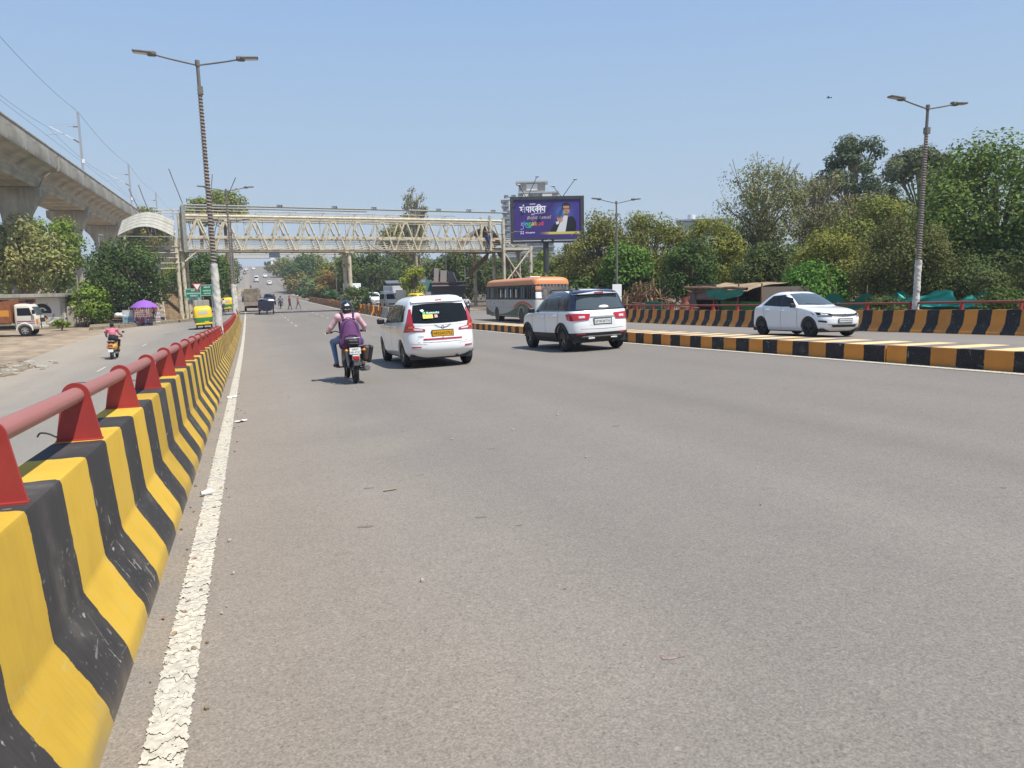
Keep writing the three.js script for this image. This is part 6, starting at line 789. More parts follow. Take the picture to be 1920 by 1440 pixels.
// ---------- motorcycle and rider, nearest on the road ----------
const bikeX = 1.93, bikeS = 16.0;
function under(o, x, s, h = 0) { return onRoad(o, x, s, h, .6); }
function tyre(p, y, z, r, w, spk = 5) { const o = mesh('wheel', new THREE.TorusGeometry(r - w / 2, w / 2, 12, 36).rotateY(Math.PI / 2), M.rubber, p); o.position.set(0, y, z); mesh('rim', [new THREE.TorusGeometry(r - w * 1.05, .014, 6, 28).rotateY(Math.PI / 2), cyl([-.05, 0, 0], [.05, 0, 0], .045), ...[...Array(spk)].map((_, i) => { const a = i / spk * 6.283; return bar([0, 0, 0], [0, Math.cos(a) * (r - w), Math.sin(a) * (r - w)], .03, .02); })], M.alloy, o); return o; }
{
  const t = thing('motorcycle', 'black commuter motorcycle with a brown side box, nearest vehicle on the road', 'motorcycle'), k = M.trim;
  tyre(t, .3, .63, .3, .1); tyre(t, .3, -.66, .3, .085);
  mesh('frame', [tube([[0, .82, .55], [0, .74, .1], [0, .80, -.3], [0, .88, -.45]], .025), tube([[0, .42, -.1], [0, .34, .1], [0, .3, .63]], .02), tube([[.1, .3, .63], [.09, .4, .2]], .022), tube([[-.1, .3, .63], [-.09, .4, .2]], .022)], k, t);
  mesh('engine', [rbox(.24, .26, .3, .04, 0, .42, -.05), cyl([0, .45, -.1], [0, .68, -.22], .09, .08, 12), rbox(.34, .16, .2, .04, 0, .36, .05)], mat([.08, .08, .085], .45, { metalness: .4 }), t);
  mesh('fuel_tank', ball(.17, 0, .86, -.18, .85, .62, 1.6, 16), M.black, t); mesh('seat', [rbox(.26, .1, .62, .045, 0, .80, .28), rbox(.22, .08, .2, .04, 0, .83, .56)], M.black, t);
  mesh('side_cover', [rbox(.3, .24, .34, .05, 0, .62, .28)], M.black, t); mesh('tail_fairing', [rbox(.2, .12, .36, .05, 0, .79, .62, .12), rbox(.16, .05, .1, .02, 0, .83, .82)], M.black, t); mesh('tail_badge', rbox(.15, .03, .02, .008, 0, .80, .82), M.silver, t);
  mesh('grab_rail', tube([[-.1, .80, .34], [-.13, .88, .55], [-.11, .90, .80], [0, .90, .88], [.11, .90, .80], [.13, .88, .55], [.1, .80, .34]], .014, 8), M.silver, t);
  mesh('rear_mudguard', grid(8, 12, (u, v) => { const a = lerp(.2, 2.0, v), r = .335; return [(u - .5) * .15, .3 + Math.sin(a) * r + .02 - Math.pow(u - .5, 2) * .1, .63 + Math.cos(a) * r]; }), M.black, t); mesh('mudguard_flap', rbox(.11, .13, .02, .02, 0, .43, .965, .15), M.alloy, t);
  { const l = mesh('tail_lamp', rbox(.12, .075, .05, .02, 0, .52, .985, .15), M.lampRed, t); mesh('lamp_housing', rbox(.15, .11, .03, .02, 0, .525, .965, .15), M.silver, l); }
  { const p = plate('HR51|AB 4127', '#e8e9e4', '#222', .22, .13, true), o = mesh('number_plate', p.geo, p.mat, t); o.position.set(-.005, .655, .935); o.rotation.x = -.1; mesh('plate_bracket', rbox(.235, .145, .01, .004, -.005, .655, .925, -.1), M.trim, t); }
  for (const d of [-1, 1]) { mesh('turn_lamp', [ball(.03, d * .17, .665, .9), cyl([d * .08, .67, .88], [d * .16, .665, .9], .01)], M.amber, t); mesh('shock_absorber', [cyl([d * .11, .34, .6], [d * .11, .68, .46], .02), ...[...Array(7)].map((_, i) => new THREE.TorusGeometry(.033, .007, 5, 12).rotateX(Math.PI / 2 - .4).translate(d * .11, .42 + i * .03, .565 - i * .0125))], M.silver, t); mesh('foot_peg', cyl([d * .1, .3, .1], [d * .27, .3, .1], .016), M.rubber, t); mesh('fork', cyl([d * .09, .3, -.66], [d * .1, .94, -.44], .022, .024), M.silver, t); mesh('grip', cyl([d * .28, 1.0, -.40], [d * .41, .99, -.36], .019), M.rubber, t); mesh('brake_lever', tube([[d * .28, 1.0, -.45], [d * .36, .99, -.48], [d * .44, .97, -.46]], .008), M.silver, t); }
  mesh('handlebar', tube([[-.34, .99, -.385], [-.22, 1.02, -.43], [-.08, .97, -.46], [.08, .97, -.46], [.22, 1.02, -.43], [.34, .99, -.385]], .012), M.trim, t); mesh('headlamp', [ball(.1, 0, .88, -.6, 1, 1, .8), rbox(.2, .14, .12, .04, 0, 1.0, -.56)], M.black, t); mesh('front_mudguard', grid(6, 8, (u, v) => { const a = lerp(.4, 2.5, v); return [(u - .5) * .12, .3 + Math.sin(a) * .33, -.66 + Math.cos(a) * .33]; }), M.black, t);
  mesh('exhaust', [tube([[.08, .35, -.2], [.12, .24, .1], [.17, .25, .4]], .022), cyl([.17, .25, .35], [.21, .31, .92], .045, .058, 14)], M.alloy, t); mesh('exhaust_tip', cyl([.21, .31, .9], [.212, .312, .935], .05, .045, 14), M.alloy, t); mesh('chain_cover', rbox(.03, .08, .55, .02, -.1, .33, .4), k, t);
  { const b = mesh('side_box', rbox(.16, .33, .38, .07, .235, .58, .60, 0, 0, -.1), mat([.055, .033, .026], .6), t, 'brown and black side box'); mesh('box_lid', rbox(.09, .35, .40, .045, .305, .565, .60, 0, 0, -.22), M.black, b); mesh('box_stay', [cyl([.1, .72, .5], [.25, .74, .55], .012), cyl([.12, .45, .6], [.26, .45, .6], .012)], M.silver, b); }
  mesh('side_stand', cyl([-.12, .3, .05], [-.17, .1, .32], .013), k, t);
  under(t, bikeX, bikeS);
  const r = thing('person', 'motorcycle rider in a pink shirt, blue jeans and black helmet riding away', 'person');
  const J = { pelvis: [0, .92, .20], chest: [0, 1.17, .08], neck: [0, 1.36, .0], head: [0, 1.46, -.03], shL: [-.19, 1.315, .02], shR: [.19, 1.315, .02], elL: [-.335, 1.11, -.05], elR: [.335, 1.11, -.05], wrL: [-.36, 1.02, -.285], wrR: [.36, 1.02, -.285], hdL: [-.36, 1.01, -.38], hdR: [.36, 1.01, -.38], hipL: [-.1, .90, .16], hipR: [.1, .90, .16], knL: [-.30, .80, -.24], knR: [.28, .80, -.24], anL: [-.285, .40, .06], anR: [.25, .40, .06], toL: [-.31, .325, -.12], toR: [.27, .325, -.12] };
  mesh('body', blob(human(J, { grip: true }), .011, [[.66, .40, .43], [.13, .19, .32], skin, [.07, .04, .025], hairC, [.2, .08, .06]]), bodyM, r);
  const hm = mesh('helmet', [grid(28, 16, (u, v) => { const a = u * 6.2832, e = lerp(-1.0, 1.5708, v), c = Math.cos(e); return [Math.cos(a) * c * .128, 1.515 + Math.sin(e) * .135, -.02 + Math.sin(a) * c * .152]; }), new THREE.TorusGeometry(.085, .012, 6, 24).rotateX(Math.PI / 2).scale(1, 1, 1.15).translate(0, 1.402, -.02)], mat([.014, .015, .016], .3, { clearcoat: .8 }), r); mesh('helmet_decal', [rbox(.09, .03, .004, .002, 0, 1.55, .126, -.22), rbox(.10, .008, .004, .002, 0, 1.465, .118, .2)], M.white, hm); mesh('visor', grid(12, 5, (u, v) => { const a = lerp(-2.5, -.64, u), e = lerp(-.35, .3, v); return [Math.cos(a) * Math.cos(e) * .132, 1.515 + Math.sin(e) * .137, -.02 + Math.sin(a) * Math.cos(e) * .156]; }), M.glass, hm);
  under(r, bikeX, bikeS);
  const p = thing('backpack', 'purple backpack on the back of the motorcycle rider', 'backpack'), pm = mat([.115, .035, .125], .85, { map: dustT }), pd = mat([.06, .02, .07], .85);
  mesh('main_bag', blob([[[0, .80, .33], [0, 1.12, .25], .17, .15, 0, .08], [[-.10, .78, .32], [-.09, 1.1, .24], .13, .10, 0, .08], [[.10, .78, .32], [.09, 1.1, .24], .13, .10, 0, .08]], .014, [[.115, .035, .125]]), bodyM, p); mesh('front_pocket', rbox(.27, .27, .10, .05, 0, .83, .475, -.2), pm, p); mesh('top_handle', tube([[-.06, 1.24, .2], [-.04, 1.29, .17], [.04, 1.29, .17], [.06, 1.24, .2]], .011), pd, p); mesh('top_flap', rbox(.26, .05, .14, .025, 0, 1.235, .2, -.5), pd, p);
  for (const d of [-1, 1]) mesh('strap', tube([[d * .09, 1.24, .17], [d * .12, 1.385, .07], [d * .135, 1.37, -.05], [d * .16, 1.18, -.08], [d * .17, .95, .1]], .022, 6), pd, p); mesh('zip', [tube([[-.13, .93, .52], [0, .965, .505], [.13, .93, .52]], .006), tube([[-.16, 1.0, .42], [-.1, 1.19, .36], [0, 1.235, .345], [.1, 1.19, .36], [.16, 1.0, .42]], .007)], M.black, p); mesh('side_pocket', [ball(.08, -.2, .78, .34, .6, 1.3, .9), ball(.08, .2, .78, .34, .6, 1.3, .9)], pm, p);
  under(p, bikeX, bikeS);
}
// ---------- yellow scooter on the service road ----------
{
  const x = -6.15, s = 40.4, t = thing('scooter', 'yellow scooter going away on the service road', 'scooter'), y = mat([.62, .33, .05], .3, { clearcoat: .6 });
  tyre(t, .23, .58, .23, .1); tyre(t, .23, -.62, .23, .1); mesh('rear_body', [ball(.24, 0, .58, .36, .95, .85, 1.75, 18)], y, t); mesh('seat', rbox(.3, .12, .74, .05, 0, .80, .25), M.black, t); mesh('floorboard', rbox(.34, .08, .5, .03, 0, .3, -.2), M.black, t); mesh('leg_shield', rbox(.42, .62, .1, .05, 0, .62, -.5, -.2), y, t); mesh('front_fender', ball(.17, 0, .38, -.62, .7, .9, 1.3), y, t); mesh('handlebar', [tube([[-.34, 1.0, -.4], [0, .97, -.5], [.34, 1.0, -.4]], .018), rbox(.26, .16, .16, .05, 0, .98, -.5)], M.black, t); mesh('steering_column', cyl([0, .3, -.62], [0, .98, -.48], .03), M.black, t); for (const d of [-1, 1]) mesh('side_mirror', [cyl([d * .26, 1.0, -.44], [d * .36, 1.2, -.42], .008), rbox(.12, .08, .02, .02, d * .38, 1.22, -.42)], M.black, t); mesh('tail_lamp', rbox(.2, .08, .05, .02, 0, .66, .76), M.lampRed, t); mesh('number_plate', box(.22, .13, .01, 0, .42, .78), M.white, t); mesh('rear_mudguard', rbox(.14, .2, .05, .02, 0, .44, .75, .2), M.black, t); mesh('grab_rail', tube([[-.14, .8, .5], [-.14, .86, .7], [.14, .86, .7], [.14, .8, .5]], .013), M.silver, t); mesh('exhaust', cyl([.17, .28, .2], [.19, .32, .72], .04, .05), M.alloy, t);
  under(t, x, s, .03);
  const r = thing('person', 'scooter rider in a pink shirt seen from behind on the service road', 'person'), J = { pelvis: [0, .97, .16], chest: [0, 1.22, .1], neck: [0, 1.42, .05], head: [0, 1.52, .03], shL: [-.19, 1.36, .06], shR: [.19, 1.36, .06], elL: [-.3, 1.13, -.04], elR: [.3, 1.13, -.04], wrL: [-.33, 1.05, -.26], wrR: [.33, 1.05, -.26], hipL: [-.1, .93, .1], hipR: [.1, .93, .1], knL: [-.2, .82, -.3], knR: [.2, .82, -.3], anL: [-.15, .43, -.22], anR: [.15, .43, -.22], toL: [-.16, .37, -.36], toR: [.16, .37, -.36] };
  mesh('body', blob(human(J, { sleeve: .5, grip: true }), .015, [[.60, .16, .22], [.02, .02, .025], skin, [.03, .02, .02], hairC, [.2, .08, .06]]), bodyM, r); under(r, x, s, .03);
}
// ---------- other people ----------
person('man in dark clothes with a red shawl crossing the road under the footbridge', 4.9, P(101), -101, -1.5, stand({ stride: .17 }), {}, [[.22, .03, .035], [.04, .045, .06], skin, [.03, .02, .02], hairC, [.2, .08, .06]]);
person('person in a light cap and tan clothes walking across under the footbridge', 6.1, P(104), -104, -1.4, stand({ stride: .24 }), { sleeve: .5 }, [[.34, .22, .16], [.22, .15, .12], skin, [.05, .03, .03], [.6, .58, .52], [.2, .08, .06]]);
{ const p = person('worker in blue clothes standing up on the footbridge truss beside the billboard', 27.0, 5.42, -87.3, 2.6, stand({ stride: .05 }), {}, [[.03, .05, .16], [.04, .05, .13], skin, [.02, .02, .02], hairC, [.2, .08, .06]]); p.scale.setScalar(1.9 / 1.7); }
person('person in a pale shirt standing in the shade beside the street stall', -13.2, -1.46, -86, .4, stand({}), { sleeve: .5 }, [[.26, .28, .27], [.02, .02, .025], skin, [.03, .02, .02], hairC, [.2, .08, .06]]);
person('person in a grey shirt behind the nearest auto rickshaw', -4.9, gY(-4.9, 92), -92, .3, stand({ stride: .1 }), {}, [[.3, .32, .36], [.03, .03, .05], skin, [.03, .02, .02], hairC, [.2, .08, .06]], .02);
person('person in white beside the wrapped lamp post near the green signs', -2.7, gY(-2.7, 94), -94, 1.2, stand({ stride: .15 }), {}, [[.62, .6, .58], [.05, .06, .09], skin, [.03, .02, .02], hairC, [.2, .08, .06]], .02);
person('vendor in a dark red shirt sitting low behind the purple umbrella stall', -8.3, -1.46, -78.4, .2, stand({}), { sleeve: .5 }, [[.2, .03, .05], [.04, .03, .04], skin, [.03, .02, .02], hairC, [.2, .08, .06]], .02);
function farBike(label, x, s, h, top) { const t = thing('motorcycle', label, 'motorcycle'); tyre(t, .3, .63, .3, .1); tyre(t, .3, -.66, .3, .09); mesh('bike_body', [rbox(.26, .24, .8, .08, 0, .68, .1), ball(.17, 0, .86, -.2, .8, .6, 1.5), rbox(.26, .3, .4, .05, 0, .42, 0), tube([[-.34, 1, -.38], [0, .97, -.46], [.34, 1, -.38]], .015), cyl([.09, .3, -.66], [.1, .94, -.44], .025), cyl([-.09, .3, -.66], [-.1, .94, -.44], .025)], M.black, t); mesh('headlamp', ball(.09, 0, .88, -.58), M.lampClear, t); mesh('tail_lamp', rbox(.12, .07, .04, .02, 0, .7, .72), M.lampRed, t); under(t, x, s, h);
  const J = { pelvis: [0, .92, .18], chest: [0, 1.18, .08], neck: [0, 1.37, .02], head: [0, 1.47, 0], shL: [-.19, 1.32, .03], shR: [.19, 1.32, .03], elL: [-.32, 1.1, -.06], elR: [.32, 1.1, -.06], wrL: [-.35, 1.02, -.3], wrR: [.35, 1.02, -.3], hipL: [-.1, .9, .14], hipR: [.1, .9, .14], knL: [-.26, .8, -.24], knR: [.26, .8, -.24], anL: [-.24, .4, .05], anR: [.24, .4, .05], toL: [-.26, .33, -.12], toR: [.26, .33, -.12] }, r = thing('person', 'rider of the ' + label, 'person'); mesh('body', blob(human(J, { grip: true }), .022, [top, [.06, .07, .1], skin, [.03, .02, .02], hairC, [.2, .08, .06]]), bodyM, r); under(r, x, s, h); }
farBike('motorcycle coming towards the camera left of the bus', 18.1, 65.5, Math.PI, [.55, .55, .56]); farBike('small motorcycle ahead of the covered truck on the main road', -.6, 139, 0, [.1, .1, .12]); farBike('motorcycle just right of the blue cargo rickshaw', 4.0, 106, .05, [.12, .13, .16]); farBike('distant motorcycle on the left lane of the far road', 1.0, 262, 0, [.06, .06, .08]);

// ---------- street stall, carts and signs at the left ----------
{
  const t = thing('parasol', 'purple parasol over the street stall', 'parasol', -8.75, -1.7, -75.3); mesh('pole', cyl([0, 0, 0], [0, 2.28, 0], .022), M.galv, t); mesh('base', cyl([0, 0, 0], [0, .12, 0], .26, .2, 14), M.concDark, t);
  mesh('canopy', grid(40, 8, (u, v) => { const a = u * 6.2832, r = v * 1.2, sc = 1 - .07 * Math.pow(Math.abs(Math.cos(a * 4)), .6) * v; return [Math.cos(a) * r * sc, 2.3 - v * v * .5 - v * .12 + (v > .9 ? -.05 * Math.abs(Math.sin(a * 4)) : 0), Math.sin(a) * r * sc]; }), mat([.30, .10, .52], .7, { transmission: .2, thickness: 0 }), t); for (let i = 0; i < 8; i++) { const a = (i + .5) / 8 * 6.283; mesh('rib', tube([[0, 2.26, 0], [Math.cos(a) * .6, 2.09, Math.sin(a) * .6], [Math.cos(a) * 1.15, 1.7, Math.sin(a) * 1.15]], .008, 4), M.galv, t); } mesh('finial', cyl([0, 2.28, 0], [0, 2.36, 0], .02, .008), M.white, t);
  const R = rng(12), s = thing('street_stall', 'small street stall hung with colourful packets under the purple parasol', 'stall', -9.0, -1.7, -75.9); mesh('frame', [[-.7, -.4], [.7, -.4], [-.7, .4], [.7, .4]].map(([x, z]) => cyl([x, 0, z], [x, 1.6, z], .025)).concat([box(1.5, .05, .9, 0, 1.6, 0), box(1.5, .05, .9, 0, .75, 0)]), M.wood, s); mesh('counter_front', box(1.4, .6, .04, 0, .42, .42), mat([.05, .05, .06], .8), s);
  const cols = [[.55, .12, .25], [.5, .3, .4], [.6, .6, .55], [.4, .05, .1], [.25, .2, .45], [.65, .35, .2]].map((c) => mat(c, .5)); for (let i = 0; i < 9; i++) for (let k = 0; k < 7; k++) mesh('packet', rbox(.11, .16, .03, .01, -.62 + i * .155, 1.5 - k * .19, .46 + R() * .04, 0, 0, (R() - .5) * .2), cols[(i * 2 + (R() * 3 | 0)) % 6], s);
  const b = thing('display_board', 'blue and white printed board leaning beside the street stall', 'board', -10.15, -1.7, -75.4, .1), bt = canvas(128, 160, (g) => { g.fillStyle = '#b9c2c6'; g.fillRect(0, 0, 128, 160); g.fillStyle = '#7aa0b4'; g.fillRect(0, 84, 128, 76); g.fillStyle = '#e4e6e4'; for (let i = 0; i < 5; i++) g.fillRect(14, 16 + i * 14, 60 + (i * 37) % 40, 5); g.fillStyle = '#3c5a78'; g.fillRect(18, 104, 60, 8); g.fillRect(18, 122, 84, 6); }); mesh('panel', new THREE.PlaneGeometry(.82, 1.05).translate(0, .9, .02), mat([.8, .8, .8], .6, { map: bt }), b); mesh('frame', [box(.86, 1.1, .03, 0, .9, 0), box(.04, .5, .04, -.36, .2, 0), box(.04, .5, .04, .36, .2, 0)], M.galv, b);
  const g2 = thing('goods_rack', 'slim rack of pale packets right of the purple parasol', 'rack', -7.75, -1.7, -75.6); mesh('frame', [cyl([-.2, 0, 0], [-.2, 1.4, 0], .02), cyl([.2, 0, 0], [.2, 1.4, 0], .02), box(.44, .03, .03, 0, 1.4, 0)], M.galv, g2); for (let i = 0; i < 3; i++) for (let k = 0; k < 6; k++) mesh('packet', rbox(.1, .15, .03, .01, -.13 + i * .13, 1.3 - k * .19, .03), cols[k % 2 ? 2 : 1], g2);
  const c = thing('cycle_cart', 'bicycle cart piled with white sacks beside the kerb', 'cart', -11.1, -1.7, -75.7, .15); for (const [x, z] of [[-.45, .3], [.6, .35], [.6, -.35]]) { const w = mesh('wheel', new THREE.TorusGeometry(.32, .022, 6, 28), M.rubber, c); w.position.set(x, .34, z); mesh('spokes', [...Array(8)].map((_, i) => { const a = i * .7854; return cyl([0, 0, 0], [Math.cos(a) * .31, Math.sin(a) * .31, 0], .005, .005, 4); }), M.galv, w); } mesh('platform', [box(1.3, .05, .8, .3, .66, 0), bar([-.9, .7, 0], [-.4, .5, 0], .04), bar([-.9, .7, 0], [-.95, 1.0, 0], .03), cyl([.6, .34, -.4], [.6, .34, .4], .02)], M.wood, c); for (let i = 0; i < 9; i++) mesh('sack', ball(.26, -.25 + R() * 1.0, .86 + R() * .28, -.25 + R() * .5, 1.1, .75, .9, 10), mat([.70, .68, .62], .9), c);
  const a2 = thing('awning', 'faded red and white awning over the shaded stall behind the cart', 'awning', -12.9, -1.46, -83.5, .2); mesh('cloth', grid(10, 3, (u, v) => [(u - .5) * 3.4, 1.95 - v * .35 + Math.sin(u * 12) * .03, v * .9]), mat([.5, .22, .22], .9, { map: dustT }), a2); mesh('valance', grid(12, 1, (u, v) => [(u - .5) * 3.4, 1.6 - v * .25, .9 + Math.sin(u * 20) * .03]), M.white, a2); for (const x of [-1.6, 1.6]) mesh('post', cyl([x, 0, .8], [x, 1.95, .3], .03), M.wood, a2); mesh('counter', rbox(2.4, .8, .5, .03, 0, .4, 0), M.concDark, a2);
  function sign(name, label, x, s, y, w, h, draw, posts) { const o = thing(name, label, 'sign', x, gY(x, s) - .02, -s); const tt = canvas(256, Math.round(256 * h / w), draw); mesh('panel', new THREE.PlaneGeometry(w, h).translate(0, y, .03), mat([.85, .85, .85], .45, { map: tt }), o); mesh('backing', rbox(w + .02, h + .02, .03, .01, 0, y, .01), M.galv, o); for (const px of posts) mesh('post', cyl([px, 0, -.02], [px, y + h * .4, -.02], .035), M.galv, o); return o; }
  const gs = (ls) => (g, W, H) => { g.fillStyle = '#0d7a55'; g.fillRect(0, 0, W, H); g.strokeStyle = '#e8f0ea'; g.lineWidth = 6; g.strokeRect(6, 6, W - 12, H - 12); g.fillStyle = '#eef4f0'; g.textAlign = 'center'; ls.forEach(([q, y, z]) => { g.font = `bold ${z}px sans-serif`; g.fillText(q, W / 2, H * y, W * .86); }); };
  sign('road_sign', 'green direction sign with four lines of white lettering by the footbridge', -4.85, 78.5, 2.55, 1.35, 1.05, gs([['शहर', .2, 2], ['EXIT', .22, 34], ['INDIRAPURAM', .48, 34], ['NOIDA', .68, 34], ['SHIPRA MALL', .9, 34]].slice(1)), [0]); sign('road_sign', 'smaller green direction sign right behind the first green one', -3.75, 81, 2.8, 1.2, 1.05, gs([['NH-9', .3, 50], ['MEERUT', .6, 40], ['HAPUR', .86, 40]]), [-.4, .4]);
  const y = thing('yield_sign', 'red and white triangular give way sign above the green signs', 'sign', -4.45, gY(-4.45, 77.9), -77.9); const tri = (r) => { const q = new THREE.Shape(); for (let i = 0; i < 3; i++) { const a = -Math.PI / 2 + i * 2.0944; q[i ? 'lineTo' : 'moveTo'](Math.cos(a) * r, Math.sin(a) * r); } return q; }; mesh('border', extr(tri(.52), .02).translate(0, 3.25, 0), M.lampRed, y); mesh('face', extr(tri(.34), .02).translate(0, 3.25, .012), M.white, y); mesh('post', cyl([0, 0, -.03], [0, 3.4, -.03], .04), M.galv, y);
}
// bare bamboo poles sticking up behind the bridge end
{ const R = rng(4), t = thing('bamboo_poles', 'bare bamboo poles sticking up above the left end of the footbridge', 'poles', -7.4, -1.5, -126); for (const [x, dx, h] of [[.2, -3.0, 20.6], [2.2, 1.4, 20], [2.6, 4.6, 19.6], [-5.2, -3.2, 17.6], [-4.6, -2.4, 18.2]]) mesh('pole', tube([[x, 0, -R()], [x + dx * .15, h * .6, -R()], [x + dx * .9, h, -R()]], .06, 6), M.bark, t); }
{ const t = thing('slim_lamp_post', 'thin steel post with a small lamp beside the viaduct pier', 'post', -13.9, -1.6, -88); mesh('post', cyl([0, 0, 0], [0, 8.6, 0], .07, .05), M.galv, t); mesh('lamp_head', rbox(.4, .1, .2, .03, .2, 8.65, 0), M.galv, t); }

// ---------- sheds, wood and netting behind the right barrier ----------
{
  const t = thing('tarpaulin_hut', 'ramshackle hut with sagging tan roof and green tarpaulin edge behind the barrier', 'hut', 28.6, -1.32, -38.6), R = rng(9);
  mesh('roof', grid(22, 10, (u, v) => { const n = fbm(u * 6 + 3, v * 4 + 3, 64, 3, 5) - .5; return [lerp(-2.4, 1.8, v) + n * .2, 2.5 - v * -.1 + n * .3 - Math.pow(v - .5, 2) * .9 - (1 - v) * .2, lerp(-4.2, 2.2, u) + n * .1]; }), M.thatch, t); mesh('roof_edge', tube([...Array(9)].map((_, i) => [-2.45 + R() * .1, 2.17 + R() * .1, -4.2 + i * .8]), .09, 6), M.wood, t);
  mesh('tarpaulin', grid(24, 5, (u, v) => { const n = fbm(u * 8, v * 3 + 7, 64, 3, 15) - .5; return [-2.5 - v * .12 + n * .14, 2.17 - v * (.28 + .3 * Math.sin(u * 3.14)) + n * .12, lerp(-1.6, 2.1, u)]; }), M.tarp, t); mesh('green_curtain', grid(20, 6, (u, v) => [-2.2 + Math.sin(u * 30) * .05, 1.5 - v * 1.3, lerp(-.6, 3.2, u)]), mat([.03, .14, .03], .9), t);
  for (const [x, z, h] of [[-2.3, -4, 2.5], [-2.3, -1.2, 2.5], [-2.3, 1.2, 2.5], [-2.3, 3.4, 2.5], [2.3, -4, 2.8], [2.3, 3.4, 2.8]]) mesh('post', cyl([x, 0, z], [x + (R() - .5) * .2, h, z], .06, .05, 7), M.wood, t); mesh('back_wall', box(.1, 2.4, 7.4, 2.2, 1.2, -.3), mat([.16, .13, .11], .9), t); mesh('side_wall', box(4.4, 2.3, .1, 0, 1.15, -4.1), mat([.16, .13, .11], .9), t); mesh('side_wall', box(4.4, 2.3, .1, 0, 1.15, 3.3), mat([.16, .13, .11], .9), t); mesh('added_front_sheet', box(.06, 2.3, 1.0, -2.25, 1.15, -3.6), mat([.16, .13, .11], .9), t); mesh('added_front_board', box(.06, .9, 2.2, -2.25, 2.0, -2.1), mat([.2, .15, .12], .9), t); mesh('prop', cyl([-2.5, .1, .2], [-2.3, 1.7, -1], .03), M.wood, t); for (let i = 0; i < 5; i++) mesh('sack', ball(.3, -1.8 + R() * .6, .3, -3.4 + R() * 2, 1, .8, 1), mat([.16 + R() * .3, .14 + R() * .2, .12], .9), t);  // front pieces added, with the side walls, to keep the inside dark
  const w = thing('wood_stack', 'tall tangled stack of brown firewood sticks behind the red railing', 'wood stack', 25.4, -1.32, -46.6); for (let i = 0; i < 240; i++) { const z = (R() - .5) * 6.4, y = .3 + R() * 2.2 * (1 - Math.abs(z) / 5), L = .8 + R() * 1.2, a = R() < .6 ? .8 + R() * .5 : R() * 3, x = (R() - .5) * 1.4; mesh('stick', cyl([x, Math.max(.03, y - Math.cos(a) * L / 2), z - Math.sin(a) * L / 2], [x + (R() - .5) * .5, Math.max(.05, y + Math.cos(a) * L / 2), z + Math.sin(a) * L / 2], .04 + R() * .035, .035, 5), R() < .3 ? M.thatch : M.wood, w); }
  const f = thing('stick_fence', 'low fence of upright brown sticks left of the tarpaulin hut', 'fence', 24.4, -1.32, -43.2); for (let i = 0; i < 60; i++) { const z = -3 + i * .125 + R() * .05; mesh('stick', cyl([R() * .1, 0, z], [R() * .12, 1.15 + R() * .3, z + (R() - .5) * .1], .022, .018, 5), R() < .5 ? M.wood : M.rusty, f); } mesh('rail', cyl([0, 1.3, -3.2], [0, 1.15, 4.8], .03), M.thatch, f);
  const p = thing('green_panel', 'plain dark green sheet standing against the stick fence', 'panel', 24.15, -1.32, -43.2); mesh('sheet', rbox(.04, 1.35, 2.0, .01, 0, .75, 0), M.greenNet, p); mesh('stake', [cyl([.06, 0, -.9], [.06, 1.3, -.9], .03), cyl([.06, 0, .9], [.06, 1.3, .9], .03)], M.wood, p);
  const q = thing('cloth_bundle', 'red and orange cloth heap on the stick fence', 'cloth', 24.9, -1.32, -40.6); mesh('cloth', [grid(16, 16, (u, v) => { const n = fbm(u * 6, v * 6, 64, 3, 41) - .5, a = u * 6.283; return [Math.cos(a) * (.12 + .25 * v) + n * .3, 1.75 - v * 1.5 + n * .25, Math.sin(a) * (.2 + .5 * v) + n * .4]; })], mat([.42, .13, .08], .9, { map: dustT }), q);
  const n = thing('net_fence', 'sagging green shade netting on thin posts behind the right hand railing', 'fence', 28.2, -1.32, -28); mesh('net', grid(70, 8, (u, v) => { const k = fbm(u * 14, v * 3, 64, 3, 21) - .5; return [Math.sin(u * 40) * .08 + k * .3, .3 + v * (1.5 + .25 * Math.cos(u * 9 * 6.283) + k * .4), lerp(-6, 13, u)]; }), M.greenNet, n); mesh('torn_flap', grid(30, 6, (u, v) => { const k = fbm(u * 9 + 2, v * 3, 64, 3, 27) - .5; return [-.3 + k * .5, 1.5 + v * (.15 + .6 * fbm(u * 7, 3, 64, 3, 28)) + k * .25, lerp(.5, 6, u)]; }), mat([.03, .38, .28], .9), n); for (let i = 0; i < 10; i++) mesh('post', cyl([.1, 0, -6 + i * 2.1], [.1, 2 + R() * .4, -6 + i * 2.1], .03), M.wood, n);
  const y = thing('yellow_flag', 'faded yellow cloth hanging on a pole by the firewood', 'cloth', 24.0, -1.32, -48); mesh('pole', cyl([0, 0, 0], [0, 2.5, 0], .03), M.wood, y); mesh('cloth', grid(6, 8, (u, v) => [u * .3 + Math.sin(v * 9) * .04, 2.3 - v * 1.0, Math.sin(u * 5) * .06]), mat([.5, .42, .05], .9), y);
